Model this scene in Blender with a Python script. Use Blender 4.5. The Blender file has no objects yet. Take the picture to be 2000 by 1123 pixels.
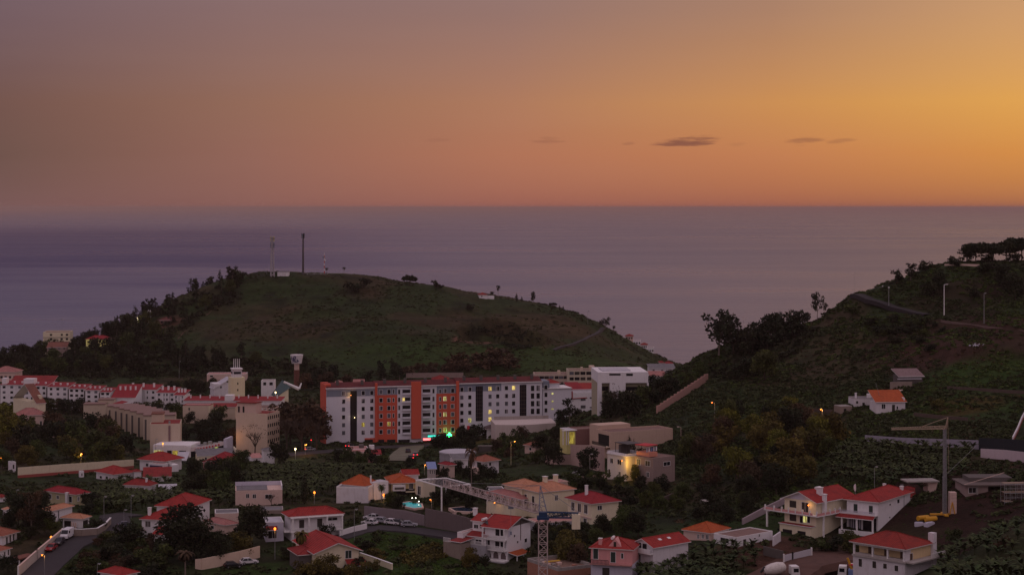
import bpy, bmesh, math, random
import numpy as np
from mathutils import Vector, Matrix, noise as mnoise
R = math.radians
random.seed(11)
rng = np.random.default_rng(7)
scene = bpy.context.scene
COL = scene.collection
H = 150.0            # eye height above the sea
F = 3600.0           # focal length in photograph pixels
HOR = 405.0          # row of the eye level

# ------------------------------------------------------------------ camera
cd = bpy.data.cameras.new("camera")
cam = bpy.data.objects.new("camera", cd)
COL.objects.link(cam)
cam.location = (0, 0, H)
cam.rotation_euler = (R(90), 0, 0)
cd.sensor_width = 36.0
cd.lens = 36.0 * F / 2000.0
cd.shift_y = -(561.5 - HOR) / 2000.0
cd.clip_start = 1.0
cd.clip_end = 300000.0
scene.camera = cam
scene.view_settings.view_transform = 'Standard'
scene.view_settings.look = 'None'
scene.view_settings.exposure = 0.0
scene.view_settings.gamma = 1.0
scene.cycles.use_denoising = True
scene.cycles.max_bounces = 5
scene.cycles.diffuse_bounces = 2
scene.cycles.glossy_bounces = 2
scene.cycles.transparent_max_bounces = 6
scene.cycles.volume_bounces = 0
scene.cycles.sample_clamp_indirect = 3.0

# ------------------------------------------------------------------ node helpers
def srgb(r, g, b):
    def f(c):
        c /= 255.0
        return c / 12.92 if c <= 0.04045 else ((c + 0.055) / 1.055) ** 2.4
    return (f(r), f(g), f(b), 1.0)

class NT:
    def __init__(s, tree):
        s.t = tree
        tree.nodes.clear()
    def n(s, kind, ins=None, **kw):
        nd = s.t.nodes.new(kind)
        for k, v in kw.items():
            setattr(nd, k, v)
        for k, v in (ins or {}).items():
            s.set(nd, k, v)
        return nd
    def set(s, nd, k, v):
        sock = nd.inputs[k]
        if isinstance(v, bpy.types.NodeSocket):
            s.t.links.new(v, sock)
        elif isinstance(v, bpy.types.Node):
            s.t.links.new(v.outputs[0], sock)
        else:
            sock.default_value = v
    def math(s, op, a, b=0.0, c=None, clamp=False):
        nd = s.n('ShaderNodeMath', operation=op, use_clamp=clamp)
        s.set(nd, 0, a); s.set(nd, 1, b)
        if c is not None: s.set(nd, 2, c)
        return nd.outputs[0]
    def mix(s, f, a, b, bt='MIX'):
        nd = s.n('ShaderNodeMix', data_type='RGBA', blend_type=bt)
        s.set(nd, 0, f); s.set(nd, 6, a); s.set(nd, 7, b)
        return nd.outputs[2]
    def ramp(s, f, stops, interp='LINEAR'):
        nd = s.n('ShaderNodeValToRGB')
        cr = nd.color_ramp; cr.interpolation = interp
        while len(cr.elements) < len(stops): cr.elements.new(0.5)
        for e, (p, c) in zip(cr.elements, stops):
            e.position = p
            e.color = c if isinstance(c, tuple) else (c, c, c, 1)
        s.set(nd, 0, f)
        return nd.outputs[0]
    def rng(s, v, a, b, c=0.0, d=1.0, it='SMOOTHSTEP'):
        nd = s.n('ShaderNodeMapRange', interpolation_type=it)
        s.set(nd, 0, v); s.set(nd, 1, a); s.set(nd, 2, b); s.set(nd, 3, c); s.set(nd, 4, d)
        return nd.outputs[0]
    def noise(s, vec, scale, detail=3.0, rough=0.55):
        nd = s.n('ShaderNodeTexNoise')
        if vec is not None: s.set(nd, 'Vector', vec)
        nd.inputs['Scale'].default_value = scale
        nd.inputs['Detail'].default_value = detail
        nd.inputs['Roughness'].default_value = rough
        return nd.outputs[0]

# ------------------------------------------------------------------ sky
world = bpy.data.worlds.new("World")
scene.world = world
world.use_nodes = True
W = NT(world.node_tree)
tc = W.n('ShaderNodeTexCoord')
sp = W.n('ShaderNodeSeparateXYZ', {0: tc.outputs['Generated']})
az = W.math('MULTIPLY', W.math('ARCTAN2', sp.outputs[0], sp.outputs[1]), 180 / math.pi)
el = W.math('MAXIMUM', sp.outputs[2], 0.0)
se = W.math('SQRT', el)
def col_ramp(c390, c300, c200, c20, hi, zen):
    P = lambda v: math.sqrt(v)
    return W.ramp(se, [(0.0, c390), (P(.0285), c300), (P(.056), c200), (P(.106), c20), (P(.30), hi), (P(.62), zen), (1.0, zen)])
S = srgb
ZEN = (0.52, 0.42, 0.50, 1); ZB = (0.56, 0.44, 0.49, 1)
cols = [
    (-75, col_ramp(S(104, 84, 88), S(100, 80, 80), S(104, 82, 86), S(112, 92, 104), (0.30, 0.225, 0.30, 1), ZEN)),
    (-16, col_ramp(S(120, 88, 88), S(104, 79, 74), S(109, 79, 75), S(112, 89, 97), (0.235, 0.19, 0.30, 1), ZEN)),
    (-8, col_ramp(S(134, 91, 86), S(143, 99, 88), S(144, 103, 88), S(134, 104, 103), (0.25, 0.20, 0.30, 1), ZEN)),
    (0, col_ramp(S(146, 89, 82), S(174, 113, 88), S(172, 119, 92), S(146, 112, 105), (0.27, 0.21, 0.30, 1), ZEN)),
    (8, col_ramp(S(148, 86, 75), S(191, 123, 82), S(200, 139, 83), S(168, 125, 101), (0.31, 0.23, 0.28, 1), ZEN)),
    (15, col_ramp(S(148, 88, 74), S(207, 137, 72), S(219, 158, 81), S(198, 149, 106), (0.40, 0.27, 0.25, 1), ZEN)),
    (32, col_ramp(S(170, 105, 75), S(235, 160, 80), S(245, 180, 95), S(222, 170, 120), (0.48, 0.31, 0.26, 1), ZEN)),
    (75, col_ramp(S(140, 95, 88), S(165, 120, 105), S(160, 120, 115), S(150, 120, 122), (0.40, 0.29, 0.32, 1), ZEN)),
    (150, col_ramp(S(130, 108, 122), S(170, 138, 146), S(180, 148, 156), S(186, 158, 168), (0.56, 0.43, 0.50, 1), ZB)),
]
cur = cols[0][1]
for (a0, _), (a1, c) in zip(cols[:-1], cols[1:]):
    cur = W.mix(W.rng(az, a0, a1, it='LINEAR'), cur, c)
# wrap the eastern half: everything behind the viewer is the same soft dusk
cur = W.mix(W.rng(az, -150, -75, 1.0, 0.0, 'LINEAR'), cur, cols[-1][1])
# faint streaks of high thin cloud
mp = W.n('ShaderNodeMapping'); W.set(mp, 0, tc.outputs['Generated'])
mp.inputs['Rotation'].default_value = (0, R(-6), 0)
mp.inputs['Scale'].default_value = (3.0, 3.0, 26.0)
st = W.noise(mp.outputs[0], 2.2, 4.0, 0.5)
cur = W.mix(W.rng(st, 0.35, 0.7, 0.0, 0.015), cur, (0.62, 0.42, 0.33, 1), 'MIX')
# small dark wisps of cloud low over the sea
cz = W.n('ShaderNodeCombineXYZ', {0: W.math('MULTIPLY', az, 0.42), 1: W.math('MULTIPLY', sp.outputs[2], 210.0), 2: 3.7})
wn = W.noise(cz.outputs[0], 1.9, 6.0, 0.62)
def wisp(a, e, wa, we, amt):
    da = W.math('DIVIDE', W.math('SUBTRACT', az, a), wa)
    de = W.math('DIVIDE', W.math('SUBTRACT', sp.outputs[2], e), we)
    # a wisp is thicker and lower to its left
    de = W.math('SUBTRACT', de, W.math('MULTIPLY', da, 0.35))
    r2 = W.math('ADD', W.math('MULTIPLY', da, da), W.math('MULTIPLY', de, de))
    r2 = W.math('ADD', r2, W.math('MULTIPLY', W.math('SUBTRACT', 0.52, wn), 3.0))
    m = W.rng(r2, 0.0, 0.9, 1.0, 0.0)
    m = W.math('MULTIPLY', m, W.rng(wn, 0.28, 0.52, 0.3, 1.0))
    return W.math('MULTIPLY', m, amt)
for (px, py, w, h, amt) in [(1345, 277, 82, 11, .80), (1068, 275, 46, 8, .34), (1572, 278, 42, 10, .42), (1640, 279, 34, 6, .30), (1228, 281, 16, 4, .25), (1440, 283, 22, 5, .12), (855, 275, 30, 6, .12)]:
    a = math.degrees(math.atan((px - 1000) / F))
    wsp = wisp(a, (HOR - py) / F, math.degrees(w / F), h / F, amt)
    cur = W.mix(wsp, cur, srgb(118, 72, 66))
nis = W.n('ShaderNodeTexSky', sky_type='NISHITA', sun_disc=False)
nis.sun_elevation = R(1.0); nis.sun_rotation = R(52); nis.altitude = 150
bg1 = W.n('ShaderNodeBackground', {0: cur, 1: 1.0})
bg2 = W.n('ShaderNodeBackground', {0: nis.outputs[0], 1: 0.007})
add = W.n('ShaderNodeAddShader', {0: bg1.outputs[0], 1: bg2.outputs[0]})
W.n('ShaderNodeOutputWorld', {0: add.outputs[0]})

sl = bpy.data.lights.new("sun", 'SUN')
sl.energy = 0.22; sl.angle = R(14); sl.color = (1.0, 0.62, 0.36)
sun = bpy.data.objects.new("sun", sl); COL.objects.link(sun)
sd = Vector((math.sin(R(52)) * math.cos(R(4)), math.cos(R(52)) * math.cos(R(4)), math.sin(R(4))))
sun.rotation_euler = (-sd).to_track_quat('-Z', 'Y').to_euler()

# ------------------------------------------------------------------ object helpers
def tag(o, label=None, cat=None, group=None, kind=None):
    if label: o['label'] = label
    if cat: o['category'] = cat
    if group: o['group'] = group
    if kind: o['kind'] = kind
    return o
def empty(name, loc, rz=0.0, label=None, cat=None, group=None):
    o = bpy.data.objects.new(name, None)
    COL.objects.link(o)
    o.location = loc; o.rotation_euler = (0, 0, rz)
    o.empty_display_size = 0.5
    return tag(o, label, cat, group)
class MB:
    """collects faces and links them as one mesh object"""
    def __init__(s): s.v = []; s.f = []; s.uv = []; s.m = []; s.cur = 0
    def face(s, pts, uvs=None):
        i = len(s.v); s.v += [tuple(p) for p in pts]
        s.f.append(tuple(range(i, i + len(pts)))); s.m.append(s.cur)
        if uvs is None:
            a = Vector(pts[0]); e = (Vector(pts[1]) - a)
            e = e.normalized() if e.length > 1e-6 else Vector((1, 0, 0))
            nrm = (Vector(pts[1]) - a).cross(Vector(pts[-1]) - a)
            w = nrm.cross(e); w = w.normalized() if w.length > 1e-9 else Vector((0, 0, 1))
            if abs(e.z) < 0.2 and abs(w.z) > 0.5:
                uvs = [((Vector(p) - a).dot(e), p[2]) for p in pts]
            else:
                uvs = [((Vector(p) - a).dot(e), (Vector(p) - a).dot(w)) for p in pts]
        s.uv += uvs
        return s
    def box(s, x0, x1, y0, y1, z0, z1):
        a, b, c, d = (x0, y0, z0), (x1, y0, z0), (x1, y1, z0), (x0, y1, z0)
        e, f, g, h = (x0, y0, z1), (x1, y0, z1), (x1, y1, z1), (x0, y1, z1)
        for q in ((a, b, f, e), (b, c, g, f), (c, d, h, g), (d, a, e, h), (e, f, g, h), (d, c, b, a)): s.face(q)
        return s
    def tube(s, p, q, r, r2=None, n=6, caps=True):
        p = Vector(p); q = Vector(q); r2 = r if r2 is None else r2
        d = (q - p)
        if d.length < 1e-6: return s
        d.normalize()
        u = d.orthogonal().normalized(); w = d.cross(u)
        A = [p + (u * math.cos(2 * math.pi * k / n) + w * math.sin(2 * math.pi * k / n)) * r for k in range(n)]
        B = [q + (u * math.cos(2 * math.pi * k / n) + w * math.sin(2 * math.pi * k / n)) * r2 for k in range(n)]
        for k in range(n):
            j = (k + 1) % n
            s.face((A[k], A[j], B[j], B[k]))
        if caps:
            s.face(A[::-1]); s.face(B)
        return s
    def prism(s, poly, z0, z1):
        n = len(poly)
        lo = [(x, y, z0) for x, y in poly]; hi = [(x, y, z1) for x, y in poly]
        for k in range(n):
            j = (k + 1) % n
            s.face((lo[k], lo[j], hi[j], hi[k]))
        s.face(hi); s.face(lo[::-1])
        return s
    def lathe(s, prof, n=20, c=(0, 0), cap=True):
        rings = [[(c[0] + r * math.cos(2 * math.pi * k / n), c[1] + r * math.sin(2 * math.pi * k / n), z) for k in range(n)] for r, z in prof]
        for A, B in zip(rings[:-1], rings[1:]):
            for k in range(n):
                j = (k + 1) % n
                s.face((A[k], A[j], B[j], B[k]))
        if cap:
            s.face(rings[0][::-1]); s.face(rings[-1])
        return s
    def build(s, name, mat, parent=None, smooth=False):
        me = bpy.data.meshes.new(name)
        me.from_pydata(s.v, [], s.f)
        ul = me.uv_layers.new(name="UVMap")
        if s.uv: ul.data.foreach_set('uv', np.array(s.uv, dtype=np.float32).ravel())
        for mm in (mat if isinstance(mat, (list, tuple)) else [mat]): me.materials.append(mm)
        if any(s.m): me.polygons.foreach_set('material_index', s.m)
        if smooth: me.polygons.foreach_set('use_smooth', [True] * len(s.f))
        me.update()
        o = bpy.data.objects.new(name, me)
        COL.objects.link(o)
        if parent is not None: o.parent = parent
        return o
def raw_mesh(name, V, Fc, mat, parent=None, smooth=False, attr=None):
    me = bpy.data.meshes.new(name)
    V = np.asarray(V, dtype=np.float32); Fc = np.asarray(Fc, dtype=np.int32)
    k = Fc.shape[1]
    me.vertices.add(len(V)); me.vertices.foreach_set('co', V.ravel())
    me.loops.add(Fc.size); me.loops.foreach_set('vertex_index', Fc.ravel())
    me.polygons.add(len(Fc)); me.polygons.foreach_set('loop_start', np.arange(0, Fc.size, k, dtype=np.int32))
    if smooth: me.polygons.foreach_set('use_smooth', np.ones(len(Fc), dtype=bool))
    if attr is not None:
        a = me.color_attributes.new('tone', 'FLOAT_COLOR', 'POINT')
        a.data.foreach_set('color', np.asarray(attr, dtype=np.float32).ravel())
    me.update(calc_edges=True); me.validate()
    if mat is not None: me.materials.append(mat)
    o = bpy.data.objects.new(name, me); COL.objects.link(o)
    if parent is not None: o.parent = parent
    return o
# ------------------------------------------------------------------ terrain heights
def PX(px, py, d): return ((px - 1000) / F * d, d, H - (py - HOR) / F * d)
CP = [
 # foreground and left half of the valley
 (0,1123,420),(300,1123,415),(600,1123,415),(900,1123,410),(1150,1123,405),(1300,1123,392),(1450,1123,395),
 (1600,1123,402),(1740,1123,396),(1900,1123,345),(2000,1123,300),(2060,1120,290),
 (0,1050,452),(128,1056,445),(300,1050,450),(480,1095,430),(640,1055,446),(760,1025,462),(860,1045,452),(985,1098,432),(1100,1045,445),(1200,1060,432),
 (110,990,492),(270,972,545),(200,1000,480),(400,1000,490),(520,985,505),(690,985,505),(800,960,525),(900,1005,482),(1040,1010,470),(1150,1025,455),
 (100,930,610),(300,915,635),(450,910,640),(600,930,590),(750,930,590),(900,925,585),(1000,930,560),(1110,935,530),
 (0,860,700),(300,880,725),(500,885,712),(640,868,716),(800,880,690),(900,870,715),(980,850,715),(1080,840,705),
 (0,800,890),(150,795,890),(300,800,880),(450,790,880),(600,795,850),
 (0,758,960),(200,758,955),(350,757,965),(500,762,935),(640,760,960),(760,752,975),(900,748,985),(1040,752,960),(1150,758,930),(1240,760,900),
 # dome hill
 (0,735,1010),(200,730,1020),(350,712,1035),(500,705,1035),(700,700,1035),(850,700,1035),(1000,700,1035),(1150,700,1050),(1240,715,1040),
 (200,697,1080),(350,660,1090),(500,646,1090),(650,641,1090),(780,641,1090),(900,647,1090),(1030,658,1090),(1150,676,1090),
 (500,583,1160),(650,578,1160),(800,590,1155),(950,607,1145),(380,598,1150),
 (0,712,1130),(60,703,1135),(180,668,1150),(300,606,1180),(420,556,1205),(500,538,1218),(600,533,1222),(700,536,1222),(800,555,1215),(870,563,1210),
 (950,579,1200),(1050,594,1190),(1110,608,1180),(1170,638,1170),(1220,667,1160),(1290,711,1150),(1325,722,1150),
 # right hill
 (1215,940,500),(1290,858,590),(1180,838,640),(1100,860,640),(1380,882,555),(1300,900,545),(1180,802,690),(1240,775,720),(1300,737,712),
 (1500,955,478),(1400,985,468),(1320,960,490),(1500,862,540),(1600,880,520),(1500,800,590),(1340,778,648),(1400,692,688),(1450,722,655),(1600,705,640),(1380,740,680),
 (1730,806,560),(1640,800,565),(1850,800,545),(1700,882,500),(1800,900,487),(1880,893,488),(2000,893,478),(2050,890,470),
 (1590,1045,431),(1700,1035,430),(1650,980,446),(1780,990,440),(1845,1006,430),(1900,962,440),(2000,965,430),(1960,1052,376),(2000,1022,366),(2060,1000,365),(1550,1062,418),(1450,1070,412),
 (1900,705,590),(2000,705,585),(1750,705,610),(1850,614,650),(2000,652,605),(2060,650,600),(1700,640,658),(1775,600,668),(1672,573,702),(1562,648,694),(1480,683,690),(1528,664,692),(1612,617,697),
 (1950,508,705),(2050,505,705),(1830,516,705),(1760,548,706),(2000,565,660),(1900,560,672),
]
XYZ = [PX(*c) for c in CP]
for x in (-500, -300, -150, 0, 120, 220, 400):
    XYZ += [(x, 300, H - 78 + max(0, x - 60) * 0.10), (x, 150, H - 70 + max(0, x - 60) * .1), (x, 1900, -25), (x, 1620, -6 if x < 300 else 2)]
XYZ += [(-560, 500, 70), (-560, 800, 52), (-560, 1100, 42), (-400, 650, 60), (-300, 480, 70), (-420, 1150, 40), (-330, 1200, 38), (-230, 1230, 48), (-560, 1400, 8),
        (-300, 1420, 6), (-150, 1440, 28), (-60, 1440, 45), (50, 1420, 36), (121, 1330, 22), (200, 1300, 24), (135, 1180, 38),
        (160, 800, 58), (220, 800, 85), (110, 900, 56), (300, 850, 100), (170, 1000, 44), (250, 1000, 55), (400, 1000, 80),
        (560, 400, 110), (560, 700, 140), (420, 600, 135), (350, 500, 105), (300, 700, 138), (560, 1000, 90), (560, 1300, 30), (250, 400, 98), (160, 350, 90)]
P = np.array(XYZ); SC = 100.0
def tps_fit(P, lam):
    X = P[:, :2] / SC; n = len(X)
    d2 = ((X[:, None] - X[None]) ** 2).sum(-1)
    K = np.where(d2 > 0, 0.5 * d2 * np.log(d2 + 1e-12), 0.0) + lam * np.eye(n)
    Q = np.hstack([np.ones((n, 1)), X])
    A = np.block([[K, Q], [Q.T, np.zeros((3, 3))]])
    return X, np.linalg.solve(A, np.concatenate([P[:, 2], np.zeros(3)]))
TX, TW = tps_fit(P, 0.004)
def tps(x, y):
    q = np.stack([x, y], -1) / SC
    out = TW[-3] + q[..., 0] * TW[-2] + q[..., 1] * TW[-1]
    for k in range(len(TX)):
        d2 = ((q - TX[k]) ** 2).sum(-1)
        out = out + TW[k] * 0.5 * d2 * np.log(d2 + 1e-12)
    return out
def vnoise(x, y, seed):
    xi = np.floor(x).astype(np.int64); yi = np.floor(y).astype(np.int64)
    fx = x - xi; fy = y - yi
    fx = fx * fx * (3 - 2 * fx); fy = fy * fy * (3 - 2 * fy)
    def h(a, b):
        n = (a * 374761393 + b * 668265263 + seed * 982451653) & 0x7fffffff
        n = ((n ^ (n >> 13)) * 1274126177) & 0x7fffffff
        return ((n ^ (n >> 16)) & 0xffff) / 65535.0
    return (h(xi, yi) * (1 - fx) + h(xi + 1, yi) * fx) * (1 - fy) + (h(xi, yi + 1) * (1 - fx) + h(xi + 1, yi + 1) * fx) * fy
def fbm(x, y, sc, oc=4, seed=1):
    o = 0; a = 1.0; t = 0
    for k in range(oc):
        o = o + a * vnoise(x / sc * 2 ** k, y / sc * 2 ** k, seed + k); t += a; a *= 0.5
    return o / t
GS = 3.0
gx = np.arange(-600, 601, GS); gy = np.arange(150, 1950, GS)
GX, GY = np.meshgrid(gx, gy)
GZ = tps(GX, GY)
hillw = np.clip((GY - 1010) / 60, 0, 1) * np.clip((1500 - GY) / 100, 0, 1)
righw = np.clip((GZ - 84) / 12, 0, 1) * (GX > 60)
GZ = GZ + (fbm(GX, GY, 40, 4, 5) - 0.5) * (1.2 + 4.0 * hillw + 4.5 * righw)
# terraces cut across the slopes
GZ = GZ + (np.maximum(hillw, righw)) * 0.5 * np.sin(GZ * 1.1)
# the old quarry bitten into the dome hill: a hollow with a steep back wall
def dent(px, py, d, wx, wy, depth):
    global GZ
    cx, cy, _ = PX(px, py, d)
    u = (GX - cx) / wx; v = (GY - cy) / wy
    r = u * u + v * v + 0.25 * (fbm(GX, GY, 18, 3, 9) - .5)
    m = np.clip((1 - r) / 0.28, 0, 1)
    GZ = GZ - depth * m * m * (3 - 2 * m) * np.clip(0.55 + 0.55 * v, 0, 1.1)
dent(935, 655, 1092, 15, 22, 11)
dent(975, 648, 1108, 17, 18, 9)
dent(1010, 664, 1085, 20, 20, 11)
GZ = np.where(GY < 330, np.minimum(GZ, H - 60 - (GY - 250) * .0), GZ)
def gz(x, y):
    fx = min(max((x - gx[0]) / GS, 0), len(gx) - 1.001); fy = min(max((y - gy[0]) / GS, 0), len(gy) - 1.001)
    i = int(fx); j = int(fy); fx -= i; fy -= j
    a, b, c, d = GZ[j, i], GZ[j, i + 1], GZ[j + 1, i], GZ[j + 1, i + 1]
    return float((a * (1 - fx) + b * fx) * (1 - fy) + (c * (1 - fx) + d * fx) * fy)
def gzv(x, y):
    fx = np.clip((x - gx[0]) / GS, 0, len(gx) - 1.001); fy = np.clip((y - gy[0]) / GS, 0, len(gy) - 1.001)
    i = fx.astype(int); j = fy.astype(int); fx = fx - i; fy = fy - j
    return (GZ[j, i] * (1 - fx) + GZ[j, i + 1] * fx) * (1 - fy) + (GZ[j + 1, i] * (1 - fx) + GZ[j + 1, i + 1] * fx) * fy
def G(px, py, dmin=240):
    """where the sight line through a photograph pixel meets the ground"""
    kx = (px - 1000) / F; kz = (py - HOR) / F
    d = dmin; prev = dmin
    while d < 1800:
        if H - kz * d <= gz(kx * d, d):
            a, b = prev, d
            for _ in range(12):
                m = (a + b) / 2
                if H - kz * m <= gz(kx * m, m): b = m
                else: a = m
            return Vector((kx * b, b, gz(kx * b, b)))
        prev = d; d += 1.5
    return Vector((kx * 1800, 1800, 0))
def at(px, py, d): return Vector(PX(px, py, d))
# ------------------------------------------------------------------ ground materials
def new_mat(name):
    m = bpy.data.materials.new(name); m.use_nodes = True
    t = NT(m.node_tree)
    return m, t
def finish(t, color, rough=0.85, bump=None, bstr=0.3, bdist=0.05, spec=0.3, metal=0.0, extra=None):
    b = t.n('ShaderNodeBsdfPrincipled')
    t.set(b, 'Base Color', color); t.set(b, 'Roughness', rough); t.set(b, 'Metallic', metal)
    b.inputs['Specular IOR Level'].default_value = spec
    if bump is not None:
        bn = t.n('ShaderNodeBump', {'Height': bump, 'Strength': bstr, 'Distance': bdist})
        t.set(b, 'Normal', bn.outputs[0])
    for k, v in (extra or {}).items(): t.set(b, k, v)
    t.n('ShaderNodeOutputMaterial', {0: b.outputs[0]})
    return b

m_ground, t = new_mat('hillside_ground')
geo = t.n('ShaderNodeTexCoord').outputs['Object']
att = t.n('ShaderNodeVertexColor', layer_name='tone').outputs[0]
n1 = t.noise(geo, 0.22, 6, 0.65); n2 = t.noise(geo, 1.4, 5, 0.7)
c = t.mix(t.rng(n1, 0.35, 0.65), t.mix(1.0, att, (0.55, 0.55, 0.5, 1), 'MULTIPLY'), att)
c = t.mix(t.rng(n2, 0.3, 0.75, 0, 0.75), c, t.mix(1.0, c, (0.45, 0.42, 0.4, 1), 'MULTIPLY'))
finish(t, c, 0.95, n2, 0.8, 0.6, 0.1)

# ground tones: r,g,b per grid point
def build_terrain():
    n = fbm(GX, GY, 30, 5, 21); n2 = fbm(GX, GY, 11, 4, 33)
    green = np.array([.033, .052, .016]); brown = np.array([.062, .046, .024]); soil = np.array([.075, .036, .026])
    dark = np.array([.016, .020, .010]); grey = np.array([.07, .06, .058]); lush = np.array([.034, .068, .012])
    def lerp(a, b, w): return a * (1 - w[..., None]) + b * w[..., None]
    T = np.broadcast_to(green, GX.shape + (3,)).copy()
    T = lerp(T, np.broadcast_to(brown, T.shape), np.clip((n - .45) * 4, 0, 1))
    T = lerp(T, np.broadcast_to(dark, T.shape), np.clip((n2 - .55) * 5, 0, .8))
    ipx = GX / GY * F + 1000; ipy = HOR + (H - GZ) / GY * F
    def blob(px, py, d, wx, wy, col, amt=1.0, jag=.5, seed=3):
        nonlocal T
        cx, cy, _ = PX(px, py, d)
        r = ((GX - cx) / wx) ** 2 + ((GY - cy) / wy) ** 2 + jag * (fbm(GX, GY, 14, 4, seed) - .5) * 2
        T = lerp(T, np.broadcast_to(col, T.shape), np.clip((1 - r) * 2.5, 0, 1) * amt)
    # lower flank of the dome hill is lush, its right shoulder dry
    for a in [(1080, 700, 1040, 60, 45, lush, .8), (1220, 690, 1110, 45, 40, green, .9), (760, 690, 1040, 45, 25, lush, .6), (860, 690, 1050, 30, 25, lush, .7),
              (1060, 640, 1130, 40, 22, brown, .9), (1120, 660, 1120, 40, 22, brown, .7), (640, 534, 1218, 30, 8, lush * 1.2, 1), (690, 536, 1222, 30, 8, brown * 1.3, 1),
              (900, 668, 1074, 7, 9, soil * 2.6, 1), (935, 675, 1070, 14, 7, soil * 2.2, .9), (1000, 660, 1086, 16, 3.5, brown * 2.2, 1), (1062, 668, 1078, 4, 14, brown * 1.6, .8), (1085, 640, 1125, 30, 16, brown * 1.3, .8), (480, 640, 1090, 30, 18, brown, .6), (600, 610, 1120, 26, 14, lush * .8, .6), (820, 620, 1115, 24, 16, brown, .7),
              (330, 622, 1130, 14, 10, soil * 1.5, .8), (400, 640, 1110, 30, 14, brown, .6),
              # building site and cuttings on the right
              (1930, 960, 440, 30, 40, soil * .55, 1), (1900, 1010, 412, 22, 45, soil * .5, 1), (1960, 1000, 400, 16, 40, soil * .5, 1), (1600, 1090, 412, 26, 16, soil * 1.5, 1), (1540, 1075, 418, 14, 10, soil * 1.3, 1),
              (1880, 650, 620, 45, 12, soil * .7, .9), (1800, 640, 635, 30, 16, soil * .7, .8), (1960, 660, 600, 40, 20, soil * .7, .8), (1900, 560, 665, 30, 18, soil * .5, .7),
              (1830, 700, 605, 25, 18, soil * .8, .8), (1640, 690, 650, 12, 20, brown * 1.2, .8), (1650, 620, 680, 10, 18, brown, .9), (1620, 830, 560, 20, 12, brown * .8, .7),
              (1830, 820, 540, 36, 25, green, .7), (1900, 780, 560, 34, 28, lush, .9), (1960, 740, 572, 26, 24, lush, .9), (1600, 790, 590, 22, 14, lush * .8, .7), (1640, 760, 610, 14, 14, brown, .8), (1880, 810, 545, 14, 10, np.array([.09, .055, .015]), .7),
              (760, 1065, 438, 14, 22, lush, 1), (830, 1110, 416, 18, 22, lush, 1), (860, 1060, 440, 12, 14, lush, .9), (500, 1115, 420, 12, 8, lush, .9),
              (960, 838, 708, 20, 10, np.array([.11, .085, .02]), .8), (900, 850, 700, 12, 6, lush, 1), (1150, 800, 690, 15, 12, lush, 1), (1120, 785, 720, 12, 10, lush, .9),
              (1440, 1035, 440, 16, 14, lush * .9, .8), (1700, 1055, 422, 20, 10, brown * .8, .8)]:
        blob(*a)
    T = np.clip(T, 0.004, 1)
    nx, ny = len(gx), len(gy)
    V = np.stack([GX, GY, GZ], -1).reshape(-1, 3)
    ii, jj = np.meshgrid(np.arange(nx - 1), np.arange(ny - 1))
    a = (jj * nx + ii).ravel()
    Fc = np.stack([a, a + 1, a + nx + 1, a + nx], -1)
    at_ = np.concatenate([T.reshape(-1, 3), np.ones((nx * ny, 1))], 1)
    o = raw_mesh('ground', V, Fc, m_ground, None, True, at_)
    tag(o, 'dark green and brown valley floor with two scrubby hills', 'ground', kind='structure')
build_terrain()

# ------------------------------------------------------------------ sea
m_sea, t = new_mat('sea_water')
pos = t.n('ShaderNodeNewGeometry').outputs['Position']
mp = t.n('ShaderNodeMapping'); t.set(mp, 0, pos); mp.inputs['Scale'].default_value = (0.006, 0.022, 1)
mp2 = t.n('ShaderNodeMapping'); t.set(mp2, 0, pos); mp2.inputs['Scale'].default_value = (0.03, 0.09, 1)
mp3 = t.n('ShaderNodeMapping'); t.set(mp3, 0, pos); mp3.inputs['Scale'].default_value = (0.0005, 0.0013, 1)
w1 = t.noise(mp.outputs[0], 1.0, 5, 0.6); w2 = t.noise(mp2.outputs[0], 1.0, 4, 0.6); w3 = t.noise(mp3.outputs[0], 1.0, 4, .6)
hgt = t.math('ADD', t.math('MULTIPLY', w1, 1.6), t.math('MULTIPLY', w2, 1.1))
rough = t.rng(w3, 0.3, 0.7, 0.26, 0.34)
# a broad current of deeper, bluer water lies off the left half of the coast
sx = t.n('ShaderNodeSeparateXYZ', {0: pos})
wob = t.math('MULTIPLY', t.math('SUBTRACT', w3, .5), 5000.0)
cy_ = t.math('ADD', sx.outputs[1], wob)
cur_ = t.math('MULTIPLY', t.rng(cy_, 1500, 5000), t.rng(cy_, 20000, 10500))
rat = t.math('DIVIDE', sx.outputs[0], sx.outputs[1])
cur_ = t.math('MULTIPLY', cur_, t.rng(rat, .03, -.14))
c_ = t.mix(cur_, (0.022, 0.030, 0.084, 1), (0.010, 0.019, 0.100, 1))
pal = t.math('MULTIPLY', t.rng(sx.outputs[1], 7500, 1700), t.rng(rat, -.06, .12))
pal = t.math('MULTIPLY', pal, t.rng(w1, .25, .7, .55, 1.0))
c_ = t.mix(pal, c_, (0.085, 0.084, 0.120, 1))  # paler base colour near the right shore stands in for brighter sky reflection
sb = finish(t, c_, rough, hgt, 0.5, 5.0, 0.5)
t.set(sb, 'Specular IOR Level', t.math('SUBTRACT', .47, t.math('MULTIPLY', cur_, .44)))
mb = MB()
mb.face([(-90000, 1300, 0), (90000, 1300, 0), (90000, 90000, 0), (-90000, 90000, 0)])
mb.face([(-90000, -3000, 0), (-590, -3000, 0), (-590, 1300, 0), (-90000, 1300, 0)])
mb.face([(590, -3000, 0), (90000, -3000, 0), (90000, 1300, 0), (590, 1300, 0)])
tag(mb.build('sea', m_sea), 'calm mauve grey sea reaching to the horizon', 'sea', kind='structure')
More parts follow.
